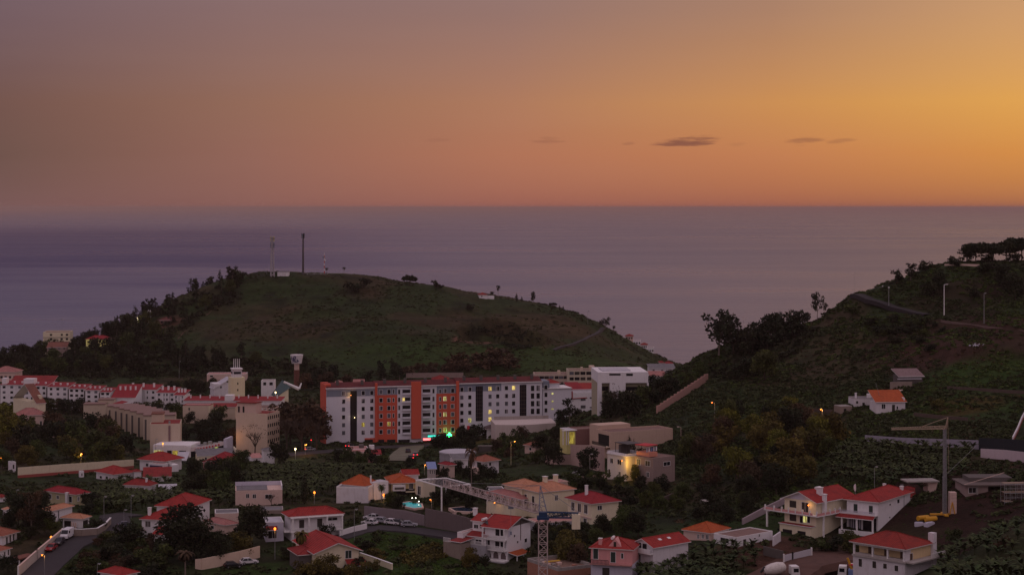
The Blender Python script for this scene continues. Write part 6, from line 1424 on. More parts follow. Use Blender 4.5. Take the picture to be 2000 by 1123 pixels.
for y in range(4):
    for x in range(6): mb.face((gr[y][x], gr[y][x + 1], gr[y + 1][x + 1], gr[y + 1][x]))
mb.build('sheet', plainm('blue_plastic', (.01, .09, .36), .5), s)
def heap(label, px, py, n, sz, mats, name='debris_heap', cat='debris'):
    p = G(px, py); s = empty(name, p, 0, label, cat); mb = MB()
    for i in range(n):
        x, y, w = random.gauss(0, sz * .5), random.gauss(0, sz * .4), random.uniform(.25, .7) * sz * .4; q = Vector((x, y, .1)); mb.tube(q - Vector((w, .1, 0)), q + Vector((w, .3, random.uniform(0, .6))), w * .5, w * .3, 6)
    mb.build('pieces', mats, s)
heap('white scrap lying on the brown slope under the hill road', 1911, 676, 7, 2.2, LILAC); heap('grey rubble and scrap on the flat roof edge beside the tall lamp post', 1350, 872, 14, 3.0, LILAC); heap('pale rubble between the ruin and the cottage', 1760, 764, 9, 3, PEACH)
for i, (px, py, a, L, m, lab) in enumerate([(1803, 1016, .5, 3.2, 'y', 'left and longer yellow pipe lying beside the slim crane'), (1818, 1018, .35, 3.0, 'y', 'right yellow pipe lying beside the slim crane'), (1795, 1026, -.1, 2.0, 'w', 'small white block lying left below the yellow pipes'), (1815, 1026, .6, 2.6, 'w', 'longer white block lying right below the yellow pipes')]):
    p = G(px, py); s = empty('pipe' if m == 'y' else 'concrete_block', p, a, lab, 'pipe' if m == 'y' else 'block'); mt = plainm('yellow_paint', (.55, .27, .015), .6) if m == 'y' else LILAC
    if m == 'y': MB().lathe([(.55, -L / 2), (.62, -L / 2 + .1), (.62, L / 2 - .1), (.55, L / 2)], 14).build('barrel', mt, s).matrix_local = Matrix.Translation((0, 0, .6)) @ Matrix.Rotation(1.57, 4, 'Y')
    else: MB().box(-L / 2, L / 2, -.5, .5, -.2, .7).box(-L / 2 + .2, L / 2 - .2, -.3, .3, .703, .85).build('block_body', mt, s)

# ------------------------------------------------------------------ cranes
def lattice(mb, a, c, w0, w1, n, r=.07, tri=False, h=None):
    a = Vector(a); c = Vector(c); d = (c - a).normalized(); up = Vector((0, 0, 1)) if abs(d.z) < .9 else Vector((0, 1, 0)); sd_ = d.cross(up).normalized(); up = sd_.cross(d)
    def ring(f):
        w = (w0 + (w1 - w0) * f) / 2; o = a.lerp(c, f)
        if tri: return [o + sd_ * w - up * w * .0, o - sd_ * w, o + up * w * 1.8]
        return [o + sd_ * w + up * w, o - sd_ * w + up * w, o - sd_ * w - up * w, o + sd_ * w - up * w]
    m = 3 if tri else 4; R0, R1 = ring(0), ring(1)
    for k in range(m): mb.tube(R0[k], R1[k], r * 1.5, r * 1.3, 5)
    for i in range(n):
        A, B = ring(i / n), ring((i + 1) / n)
        for k in range(m):
            j = (k + 1) % m
            mb.tube(A[k], B[j], r, r, 4, False) if i % 2 else mb.tube(A[j], B[k], r, r, 4, False)
            mb.tube(A[k], A[j], r, r, 4, False)
d = 335.0; X = (1060.5 - 1000) / F * d; zt = H - (1013 - HOR) / F * d
s = empty('tower_crane', Vector((X, d, gz(X, d))), 0, 'big lattice tower crane in the foreground with blue slewing platform and long jib', 'crane'); O = s.location
PST = plainm('pale_crane_steel', (.42, .33, .31), .6); BLU = plainm('blue_crane_paint', (.008, .035, .095), .5)
mb = MB(); lattice(mb, (0, 0, -1), (0, 0, zt - O.z), 1.6, 1.6, 16, .075); mb.build('mast', PST, s)
zz_ = zt - O.z
MB().box(-1.1, 1.1, -1.1, 1.1, zz_ + .003, zz_ + .5).box(-.75, .75, -.75, .75, zz_ + .5, zz_ + 1.3).build('slewing_ring', BLU, s)
mb = MB(); ap = Vector((-.5, .2, (H - (948 - HOR) / F * d) - O.z))
for q in ((-.7, -.7), (.7, -.7), (.7, .7), (-.7, .7)): mb.tube((q[0], q[1], zz_ + 1.3), ap, .09, .07, 5)
for i in range(1, 6):
    f = i / 6; w = .7 * (1 - f); c = Vector((0, 0, zz_ + 1.3)).lerp(ap, f)
    for q in ((-w, -w, w, -w), (w, -w, w, w), (w, w, -w, w), (-w, w, -w, -w)): mb.tube(c + Vector((q[0], q[1], 0)), c + Vector((q[2], q[3], .5)), .05, .05, 4, False)
mb.build('apex_frame', SLATE, s)
je = Vector(PX(866, 950, 368)) - O; je.z = zz_ + 1.1
mb = MB(); lattice(mb, (-.6, .8, zz_ + 1.0), je, 1.6, 1.3, 26, .075, True); mb.build('jib', PST, s)
jd = (je - Vector((0, 0, je.z))).normalized(); ce = -jd * 8.0
ce = Vector((6.4, -1.5, zz_ + .9)); mb = MB(); lattice(mb, (.6, -.2, zz_ + .8), ce, 1.0, .9, 8, .06); mb.build('counter_jib', BLU, s)
mb = MB(); mb.box(ce.x - 1.2, ce.x + .3, ce.y - .7, ce.y + .7, zz_ - 1.5, zz_ + 1.1); mb.build('counterweight', CREAM, s)
mb = MB(); mb.tube(ap, Vector((-.6, .8, zz_ + 1)).lerp(je, .6) + Vector((0, 0, 1)), .05, .05, 4); mb.tube(ap, Vector((-.6, .8, zz_ + 1)).lerp(je, .97) + Vector((0, 0, .8)), .05, .05, 4); mb.tube(ap, ce + Vector((0, 0, .6)), .05, .05, 4); mb.build('tie_bars', METAL, s)
tr = Vector((-.6, .8, zz_ + .7)).lerp(je, .28); MB().box(tr.x - .5, tr.x + .5, tr.y - .6, tr.y + .6, zz_ + .3, zz_ + .7).tube((tr.x, tr.y, zz_ + .3), (tr.x, tr.y, zz_ - 4), .03, .03, 4).box(tr.x - .2, tr.x + .2, tr.y - .2, tr.y + .2, zz_ - 4.6, zz_ - 4).build('trolley_hook', SLATE, s)
p = G(1845, 1006); d = p.y; s = empty('slim_crane', p, 0, 'slim self erecting crane with a pale jib on the bare earth at right', 'crane'); zt = lambda py: H - (py - HOR) / F * d - p.z; k = d / F
mb = MB(); z1 = zt(838); lattice(mb, (0, 0, 0), (0, 0, z1 * .45), .72, .72, 14, .06); mb.box(-.2, .2, -.2, .2, 0, z1 * .45 + .1); mb.build('lower_mast', METAL, s)
mb = MB(); mb.box(-.14, .14, -.14, .14, z1 * .45 + .1, z1); lattice(mb, (0, 0, z1 * .45), (0, 0, z1), .6, .6, 18, .04); mb.build('upper_mast', METAL, s)
mb = MB(); je = Vector(((1746 - 1845) * k, 3.0, zt(843.5) + .2)); lattice(mb, (0, 0, z1 + .1), je, .75, .45, 22, .05, True); mb.build('jib', plainm('cream_crane_paint', (.36, .27, .19), .6), s)
ap = Vector((6 * k, -.2, zt(814.5))); mb = MB(); mb.tube((0, -.2, z1), ap, .1); mb.tube((.5, .2, z1), ap, .1); mb.tube(ap, Vector((0, 0, z1 + .8)).lerp(je + Vector((0, 0, .5)), .42), .07, .07, 5); mb.tube((1.0 * k * 8, 0, z1 * .5), ap, .04, .04, 4); mb.build('apex_frame', plainm('cream_crane_paint', (.36, .27, .19), .6), s)
mb = MB(); mb.tube((.45, 0, 1.5), (.4, 0, z1), .05, .05, 5); mb.tube((.5, 0, z1 * .48), Vector(PX(1906, 871, d + 45)) - p, .03, .03, 4); mb.build('cables', METAL, s)
mb = MB()
for i in range(7): mb.box(1.0, 2.6, -.8, .8, .5 + i * .72, .5 + i * .72 + .66)
mb.build('counterweight_stack', PEACH, s); mb = MB(); mb.box(-3.4, 2.9, -.35, .35, .1, .45).box(-.4, .4, -2.4, 2.4, .1, .44).tube((1.0, -.9, .4), (1.6, -.9, 3.2), .12).tube((2.2, -.9, .4), (1.6, -.9, 3.2), .12); mb.build('yellow_base', plainm('yellow_paint', (.55, .27, .015), .6), s)

# ------------------------------------------------------------------ vehicles
TYRE = plainm('tyre_rubber', (.012, .012, .012), .9); CARG = plainm('car_glass', (.012, .013, .018), .08, 0, .1)
def car(label, px, py, ang, paint, kind='car', tail=0, head=0, d=None, L=4.2, Wd=1.75, Hh=1.48):
    p = G(px, py) if d is None else at(px, py, d)
    zr_ = [q for q in ROADP if abs(q[0] - p.x) < 5 and abs(q[1] - p.y) < 5]
    s = empty({'car': 'parked_car', 'van': 'white_van'}[kind] if not tail else 'car', p + Vector((0, 0, .12 if zr_ else .0)), ang, label, 'car' if kind == 'car' else 'van')
    pm = plainm('car_paint', paint, .3, 0, .15)
    if kind == 'van': L, Wd, Hh = 5.2, 2.0, 2.3
    h = L / 2; w = Wd / 2; b0 = .35
    if kind == 'car': prof = [(-h, b0 + .1), (-h, .82), (-h + .12, .93), (-h * .48, .95), (h * .30, .93), (h * .88, .78), (h, .62), (h, b0)]; cab = [(-h * .86, .94), (-h * .62, Hh - .06), (-h * .1, Hh), (h * .08, Hh - .04), (h * .42, .93)]
    else: prof = [(-h, b0), (-h, Hh - .1), (-h + .15, Hh), (h * .45, Hh), (h * .52, Hh - .1), (h * .78, 1.25), (h * .97, 1.0), (h, .8), (h, b0)]; cab = None
    def extr(pr, w0, w1, mb):
        top = max(z for _, z in pr); lo = min(z for _, z in pr)
        ww = [w0 + (w1 - w0) * (z - lo) / max(.01, top - lo) for _, z in pr]
        A = [(x, -wi, z) for (x, z), wi in zip(pr, ww)]; B = [(x, wi, z) for (x, z), wi in zip(pr, ww)]; n = len(pr)
        for i in range(n):
            j = (i + 1) % n; mb.face((A[i], A[j], B[j], B[i]))
        mb.face(A[::-1]); mb.face(B)
    mb = MB(); extr(prof, w * .97, w if kind == 'car' else w * .9, mb); bd = mb.build('body', pm, s)
    if cab:
        mb = MB(); extr(cab, w * .95, w * .74, mb); mb.build('cabin_glass', CARG, s)
        mb = MB(); mb.box(-h * .6, h * .06, -w * .73, w * .73, Hh - .03, Hh + .03)
        for x0, z0_, x1, z1_ in ((-h * .86, .94, -h * .62, Hh), (h * .42, .93, h * .07, Hh), (-h * .2, .94, -h * .2, Hh)):
            for sg in (-1, 1): mb.tube((x0, sg * w * .95, z0_), (x1, sg * w * .74, z1_), .05, .05, 5)
        mb.build('roof_panel', pm, s)
    else:
        MB().face([(h * .53, -w * .8, Hh - .16), (h * .77, -w * .86, 1.3), (h * .77, w * .86, 1.3), (h * .53, w * .8, Hh - .16)]).build('windscreen', CARG, s).location = (.03, 0, .02)
        for sg in (-1, 1): MB().box(h * .2, h * .55, -.02, .02, 1.35, 1.95).build('side_window', CARG, s).location = (0, sg * w * .93, 0)
    for x in (-h * .62, h * .62):
        for sg in (-1, 1):
            wl = MB().tube((x, sg * (w - .2), .34), (x, sg * (w + .02), .34), .34, .34, 12).build('wheel', TYRE, s); MB().tube((x, sg * (w + .021), .34), (x, sg * (w + .03), .34), .2, .2, 8).build('hub_cap', METAL, wl)
    for sg in (-1, 1):
        MB().box(h - .04, h + .02, sg * w * .7 - .18, sg * w * .7 + .18, .62, .76).build('headlight', emitm('head_lamp', (1, .9, .7), 8) if head else TRIM, s)
        MB().box(-h - .03, -h + .04, sg * w * .76 - .17, sg * w * .76 + .17, .66, .86).build('tail_light', REDL if tail else plainm('red_lens', (.25, .01, .01), .3), s)
    return s
ang = lambda a, c: math.atan2((G(*c) - G(*a)).y, (G(*c) - G(*a)).x)
a1 = ang((135, 1066), (92, 1105)); CW = (.62, .60, .62); CS = (.30, .30, .33)
car('red hatchback parked nearest along the pale street wall', 100, 1075, a1, (.30, .015, .02)); car('dark car parked between the red hatchback and the white van', 116, 1063, a1, (.03, .025, .035)); car('white van parked at the corner of the garden wall', 131, 1051, a1, CW, 'van')
car('dark car with pale roof parked behind the round bush at the street corner', 247, 1030, .4, (.05, .05, .07))
a2 = math.pi * .5 - .5
for (x, y, c, l, a) in [(726, 1015, CW, 'white car at the left end of the parked row, further back', 2.7), (722, 1025, CW, 'white car at the left end of the parked row, nearer the camera', 2.6), (748, 1022, CS, 'silver car second in the parked row under the brown wall', -.5), (767, 1025, CW, 'white car in the middle of the parked row, left of the black car', -.4), (781, 1026, (.015, .015, .018), 'black car in the parked row under the brown wall', -.4), (799, 1029, CS, 'pale silver car at the right end of the parked row', .1)]: car(l, x, y, a, c)
car('black car parked along the peach wall', 455, 1109, .42, (.012, .012, .014)); car('white car parked along the peach wall', 486, 1102, .42, CW)
car('white car parked beside the reddish shed near the street trees', 483, 897, .1, CW); car('white car on the lane beside the low pale wall', 1131, 930, .1, CW)
car('car with bright red tail lights, nearest in the ramp queue', 802, 897, 1.75, (.05, .05, .06), tail=1); car('car with bright red tail lights, second in the ramp queue', 810, 891, 1.75, (.2, .2, .22), tail=1); car('dark car on the ramp ahead of the glowing tail lights', 797, 884, 1.7, (.04, .04, .05)); car('car with one red glow near the traffic light under the brown trees', 607, 880, .4, CS, tail=1)
car('car with red tail lights below the dark stair slot of the apartment block', 683, 873, 1.2, (.05, .04, .05), tail=1)
def truck(label, px, py, a, kind, name):
    p = G(px, py); s = empty(name, p, a, label, 'truck'); pm = TRIM
    MB().box(-4, 3.8, -.45, .45, .7, 1.0).build('chassis', BLACK, s)
    cb = MB(); 
    for q in ([(2.0, -1.2, .7), (3.9, -1.2, .7), (3.9, 1.2, .7), (2.0, 1.2, .7)],): 
        lo = q; hi = [(2.0, -1.15, 2.9), (3.6, -1.15, 2.9), (3.6, 1.15, 2.9), (2.0, 1.15, 2.9)]
        for i in range(4):
            j = (i + 1) % 4; cb.face((lo[i], lo[j], hi[j], hi[i]))
        cb.face(hi)
    c = cb.build('cab', pm, s); MB().face([(3.84, -1.05, 1.6), (3.84, 1.05, 1.6), (3.68, 1.0, 2.65), (3.68, -1.0, 2.65)]).build('windscreen', CARG, c)
    for sg in (-1, 1): MB().box(2.4, 3.5, -.02, .02, 1.7, 2.5).build('side_window', CARG, c).location = (0, sg * 1.2, 0)
    for x in (-3.2, -1.9, 2.9):
        for sg in (-1, 1): MB().tube((x, sg * .85, .52), (x, sg * 1.2, .52), .52, .52, 14).build('wheel', TYRE, s)
    if kind == 'mixer':
        dm = MB().lathe([(.5, -2.6), (.9, -2.2), (1.25, -.8), (1.3, .6), (1.0, 1.9), (.4, 2.3)], 20).build('drum', plainm('drum_paint', (.62, .57, .53), .5, 0, .4), s, True); dm.matrix_local = Matrix.Translation((-1.3, 0, 2.4)) @ Matrix.Rotation(R(80), 4, 'Y')
        MB().tube((-3.6, 0, 2.8), (-4.6, 0, 1.6), .3, .25, 8).build('chute', BLACK, s); MB().tube((-3.5, -.5, 1.0), (-3.5, 0, 3.0), .08).tube((-3.5, .5, 1.0), (-3.5, 0, 3.0), .08).build('drum_frame', BLACK, s)
    else:
        MB().tube((1.6, .1, 3.1), (-4.6, .1, 3.4), .26, .2, 6).build('boom', plainm('red_boom', (.5, .03, .04), .5), s); MB().tube((1.6, -.5, 3.2), (-4.4, -.5, 3.0), .24, .2, 6).build('boom', TRIM, s)
        MB().box(-3.8, 1.6, -1.1, 1.1, 1.05, 2.2).build('pump_body', BLUER, s); MB().tube((.9, 0, 2.2), (1.8, .2, 4.6), .3, .22, 8).build('boom_foot', plainm('yellow_paint', (.55, .27, .015), .6), s); MB().box(-4.6, -3.81, -.9, .9, 1.0, 2.0).build('hopper', BLACK, s)
truck('white concrete mixer truck on the red earth yard', 1526, 1131, .15, 'mixer', 'mixer_truck'); truck('blue bodied pump truck with folded red and white boom before the loggia house', 1672, 1131, 2.9, 'pump', 'pump_truck'); truck('second concrete mixer with pale drum in front of the loggia house', 1722, 1128, 3.3, 'mixer', 'mixer_truck')

# ------------------------------------------------------------------ lamps
def bulb_light(loc, e, col, r=.25):
    l = bpy.data.lights.new('lamp_light', 'POINT'); l.energy = e; l.color = col; l.shadow_soft_size = r
    o = bpy.data.objects.new('lamp_light', l); COL.objects.link(o); o.location = loc; return o
def lamp(label, px, pb, pt, lit=None, d=None, arm=1.2, side=1, w=.09, e=160, mat=None, globe=False, name='street_lamp', group=None):
    p = G(px, pb) if d is None else at(px, pb, d)
    s = empty(name, p, 0, label, 'street lamp', group); h = H - (pt - HOR) / F * p.y - p.z
    MB().tube((0, 0, -1.5), (0, 0, h), w, w * .6, 8).build('pole', mat or METAL, s)
    if arm: MB().tube((0, 0, h - .05), (side * arm, -.2, h + .12), w * .55, w * .5, 6).build('arm', mat or METAL, s)
    hx = side * arm; L = {'amber': AMBER, 'white': WHITEL}.get(lit)
    if globe or not arm: hd = MB().lathe([(.05, h - .1), (.26, h + .1), (.3, h + .3), (.18, h + .5), (.04, h + .56)], 12).build('lamp_head', L or TRIM, s)
    else:
        hd = MB().box(hx - .35, hx + .35, -.38, -.04, h + .08, h + .24).build('lamp_head', mat or METAL, s)
        MB().lathe([(.04, h - .12), (.17, h - .02), (.2, h + .075)], 10, (hx, -.2)).build('lens', L or TRIM, hd)
    if lit: bulb_light(p + Vector((hx, -.5, h - .35)), e, (1, .42, .09) if lit == 'amber' else (1, .82, .5)).parent = None
    return s
lamp('lit amber street lamp on a tall pale pole left of the pinkish retaining wall', 998, 908, 862, 'amber', side=1, mat=OCHRE)
lamp('lit amber street lamp on the hillside above the yellow green tree', 1396, 832, 786, 'amber', arm=.9, side=-1, e=220)
lamp('lit amber street lamp right of the hillside trees, above the olive crowns', 1606, 830, 799, 'amber', arm=.5, side=-1, e=240)
lamp('lit amber street lamp in front of the supermarket', 318, 897, 867, 'amber', arm=0, e=150); lamp('dark thin pole left of the supermarket lamp', 304, 897, 858, None, arm=.5)
lamp('bright white street lamp beside the round street tree', 577, 897, 877.5, 'white', arm=0, e=300); lamp('bright white street lamp under the bare tree before the beige end block', 502.5, 884, 856, 'white', arm=0, e=200)
lamp('bright yellow white lamp in front of the teal roofed chapel', 538, 782, 767, 'white', d=866, arm=0, e=320); lamp('lit amber lamp leaning against the bare tree right of the supermarket', 449, 888, 852.5, 'amber', arm=.6, side=1, e=170)
lamp('small lit amber lamp on the pale street wall above the parked cars', 100, 1058, 1050.5, 'amber', arm=0, e=60); lamp('lit amber street lamp on a pole beside the red hatchback', 87, 1124, 1083, 'amber', arm=.5, side=-1, e=110)
lamp('lit amber street lamp beside the tiny blue roofed house', 829, 930, 907.5, 'amber', arm=.3, side=1, e=120); lamp('lit amber garden lamp in front of the orange roofed villa', 749.5, 978, 967.5, 'amber', arm=0, e=110)
lamp('small lit amber lamp on top of the tall retaining wall', 843, 992, 975, 'amber', arm=.3, side=-1, e=60); lamp('lit amber globe lamp beside the tall cypress', 614, 984, 963, 'amber', arm=0, e=70); lamp('lit amber lamp half hidden in the dark trees above the cream wall', 158, 906, 886, 'amber', arm=.3, e=420); lamp('lit amber street lamp glowing between the trunks of the bare brown trees', 596, 888, 868, 'amber', arm=.4, e=520)
lamp('white green lamp lighting a tree in the hill wood', 268.5, 643, 622, 'white', arm=0, e=420); lamp('bright lamp left of the beige school on the hill', 79.5, 688, 674.5, 'white', arm=0, e=420); lamp('lit amber lamp under the red awning of the white villa garage', 537, 1092, 1034, 'amber', arm=0, e=40); lamp('lit amber lamp at the left edge above the cream wall', 2, 915, 896, 'amber', arm=0, e=80)
lamp('pale unlit lamp post beside the hill road, tallest and brightest', 1844, 618, 556, None, w=.2, arm=1.0, mat=TRIM); lamp('grey unlit lamp post further right on the hill road', 1922, 632, 573, None, w=.14, arm=.4); lamp('unlit lamp post standing on the ridge against the sea', 1669, 575, 533, None, w=.12, arm=1.3); lamp('unlit grey lamp post at the inner bend of the hill road', 1736, 605, 563, None, w=.14, arm=0)
lamp('unlit globe lamp post beside the blue tarpaulin', 1330, 868, 834, None, arm=.9, side=-1, mat=PEACH); lamp('unlit white headed lamp post before the pinkish retaining wall', 1152, 938, 887, None, arm=.6, side=1)
for (x, b_, t_, l) in [(203, 1012, 970, 'thin unlit lamp post at the edge of the banana field, left one'), (242, 1040, 996, 'unlit lamp post with curved arm at the street bend'), (256, 1012, 968, 'pale wooden pole beside the lamp post at the street bend'), (190, 1126, 1101, 'thin white lamp post in the dark scrub at the bottom left'), (350, 740, 706, 'dark lamp post at the foot of the wooded hill'), (692, 1058, 995, 'thin grey lamp post at the white low wall of the street bend'), (1148, 634, 608, 'thin pole on the right shoulder of the dome hill'), (1708, 955, 912, 'thin lamp post in the banana slope behind the white veranda house'), (1757, 972, 948, 'short thin pole behind the chimneys of the veranda house'), (32, 968, 957, 'small white lamp among the bushes at the far left')]: lamp(l, x, b_, t_, None, arm=.5, w=.08)
# traffic light
p = G(608, 884); s = empty('traffic_light', p, 0, 'traffic light glowing red under the brown trees', 'traffic light'); h = H - (859 - HOR) / F * p.y - p.z; MB().tube((0, 0, -1), (0, 0, h), .08).build('pole', BLACK, s); MB().box(-.22, .22, -.15, .15, h - .8, h + .3).build('signal_head', BLACK, s); MB().lathe([(.02, -.02), (.16, 0), (.1, .08)], 10).build('red_lens', REDL, s).matrix_local = Matrix.Translation((0, -.16, h)) @ Matrix.Rotation(1.57, 4, 'X')
for (p, kind, c, lab) in LAMPS:
    s = empty('wall_lamp', p, 0, lab, 'lamp'); MB().lathe([(.05, -.16), (.2, 0), (.05, .18)], 10).build('bulb', {'warm': AMBER, 'amber': AMBER, 'white': WHITEL}[c], s); MB().box(-.06, .06, .1, .5, -.05, .05).build('bracket', METAL, s); bulb_light(p + Vector((-.2, -.6, .1)), 25 if c != 'amber' else 60, (1, .5, .14) if c != 'white' else (1, .8, .55), .15)
bulb_light(GL, 260, (.03, 1, .22), .6)
p = c1.rootM @ Vector((-1.2, -1.5, c1.h - 1.6)); s = empty('wall_lamp', c1.rootM @ Vector((-.3, .3, c1.h - 1.2)), 0, 'street lamp bracket flooding the corner of the white house with yellow light', 'lamp'); MB().tube((.3, .2, 0), (-.9, -1.0, .35), .06).build('arm', METAL, s); MB().lathe([(.05, .12), (.2, .25), (.12, .4)], 10, (-.9, -1.0)).build('bulb', AMBER, s)
bulb_light(p, 430, (1, .55, .06), .2)
for q, e in ((HL, 420), (HL2, 260)): 
    s = empty('flood_lamp', q, 0, 'flood lamp under the ' + ('right' if e > 300 else 'left') + ' end of the yellow lit hill house', 'lamp'); MB().box(-.3, .3, -.15, .15, -.2, .2).build('lamp_body', BLACK, s); MB().tube((0, 0, -1.6), (0, 0, -.2), .06).build('stake', METAL, s); bulb_light(q + Vector((0, .5, .5)), e * .28, (1, .85, .2), .3)
# ------------------------------------------------------------------ plants
def leafm(name, rgb, var=.45):
    m, t = new_mat(name)
    tone = t.n('ShaderNodeVertexColor', layer_name='tone').outputs[0]
    oi = t.n('ShaderNodeObjectInfo')
    c = t.mix(1.0, (*rgb, 1), tone, 'MULTIPLY')
    c = t.mix(t.math('MULTIPLY', oi.outputs['Random'], var), c, t.mix(1.0, c, (1.5, .9, .6, 1), 'MULTIPLY'))
    finish(t, c, .8, None, spec=.15)
    return m
LF = {'hill': leafm('hill_scrub_leaves', (.030, .039, .014), .3), 'dark': leafm('dark_leaves', (.016, .021, .010)), 'green': leafm('green_leaves', (.036, .050, .013)), 'olive': leafm('olive_leaves', (.066, .060, .014)), 'brown': leafm('brown_leaves', (.050, .034, .020)),
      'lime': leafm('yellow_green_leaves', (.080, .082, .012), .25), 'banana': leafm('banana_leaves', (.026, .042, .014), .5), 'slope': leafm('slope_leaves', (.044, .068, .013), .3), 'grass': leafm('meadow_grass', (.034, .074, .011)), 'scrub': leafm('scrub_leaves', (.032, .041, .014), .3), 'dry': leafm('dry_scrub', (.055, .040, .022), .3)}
BARK = plainm('bark', (.055, .038, .028), .9); PALEB = plainm('pale_bark', (.16, .12, .10), .9)
def leafquads(cent, size, r, flat=0.0):
    """one small bent leaf clump (two triangles as a quad) at each centre"""
    n = len(cent)
    d = r.normal(size=(n, 3)); d /= np.linalg.norm(d, axis=1)[:, None]
    e = r.normal(size=(n, 3)); e[:, 2] *= (1 - flat); d[:, 2] *= (1 - flat)
    d /= np.linalg.norm(d, axis=1)[:, None]
    e -= (e * d).sum(1)[:, None] * d; e /= np.linalg.norm(e, axis=1)[:, None]
    s = size * r.uniform(.6, 1.4, (n, 1))
    V = np.stack([cent - d * s, cent + e * s * .55, cent + d * s, cent - e * s * .55], 1).reshape(-1, 3)
    return V, np.arange(4 * n).reshape(-1, 4)
def lobes(r, kind):
    """centres and radii of the leaf masses of a crown of unit height"""
    if kind == 'round': return [(np.array([.36 * math.cos(a) * q, .36 * math.sin(a) * q, .55 + z]), r.uniform(.13, .2)) for a, q, z in zip(r.uniform(0, 6.28, 17), r.uniform(.3, 1, 17), np.linspace(-.3, .26, 17))] + [(np.array([.06, 0, .80]), .19), (np.array([0, 0, .5]), .26)]
    if kind == 'tall': return [(np.array([.2 * math.cos(a) * q, .2 * math.sin(a) * q, z]), r.uniform(.08, .14)) for a, q, z in zip(r.uniform(0, 6.28, 15), r.uniform(.2, 1, 15), np.linspace(.28, .92, 15))]
    if kind == 'open': return [(np.array([.40 * math.cos(a) * q, .40 * math.sin(a) * q, r.uniform(.38, .92)]), r.uniform(.09, .16)) for a, q in zip(r.uniform(0, 6.28, 18), r.uniform(.2, 1, 18))]
    if kind == 'pine': return [(np.array([.62 * math.cos(a) * q, .62 * math.sin(a) * q, r.uniform(.56, .78) - .1 * q]), r.uniform(.16, .25)) for a, q in zip(r.uniform(0, 6.28, 24), r.uniform(.1, 1, 24) ** .6)]
    if kind == 'cypress': return [(np.array([r.normal() * .02, r.normal() * .02, z]), .13 * min(1, (1.02 - z) * 1.9) * min(1, .5 + z * 2)) for z in np.linspace(.06, .97, 15)]
    if kind == 'conifer': return [(np.array([(1 - z) * .26 * math.cos(a), (1 - z) * .26 * math.sin(a), z]), .05 + .09 * (1 - z)) for a, z in zip(r.uniform(0, 6.28, 20), np.linspace(.18, .97, 20))]
    if kind == 'bush': return [(np.array([.42 * math.cos(a) * q, .42 * math.sin(a) * q, r.uniform(.2, .75)]), r.uniform(.16, .27)) for a, q in zip(r.uniform(0, 6.28, 10), r.uniform(.1, 1, 10))]
def crown_arrays(kind, seed, n, leaf):
    r = np.random.default_rng(seed); L = lobes(r, kind); C = []; T = []
    w = np.array([q for _, q in L]) ** 2; w /= w.sum()
    for (c, q), f in zip(L, w):
        k = max(6, int(n * f)); v = r.normal(size=(k, 3)); v /= np.linalg.norm(v, axis=1)[:, None]
        rad = q * r.uniform(.35, 1.12, (k, 1)) ** .7
        C.append(c + v * rad * np.array([1, 1, .8])); T.append(np.full(k, r.uniform(.55, 1.5)))
    C = np.concatenate(C); T = np.concatenate(T) * r.uniform(.7, 1.3, len(C))
    C[:, 2] = np.maximum(C[:, 2], .02)
    V, Fq = leafquads(C, leaf, r)
    return V, Fq, np.repeat(T, 4), L
_pc = {}
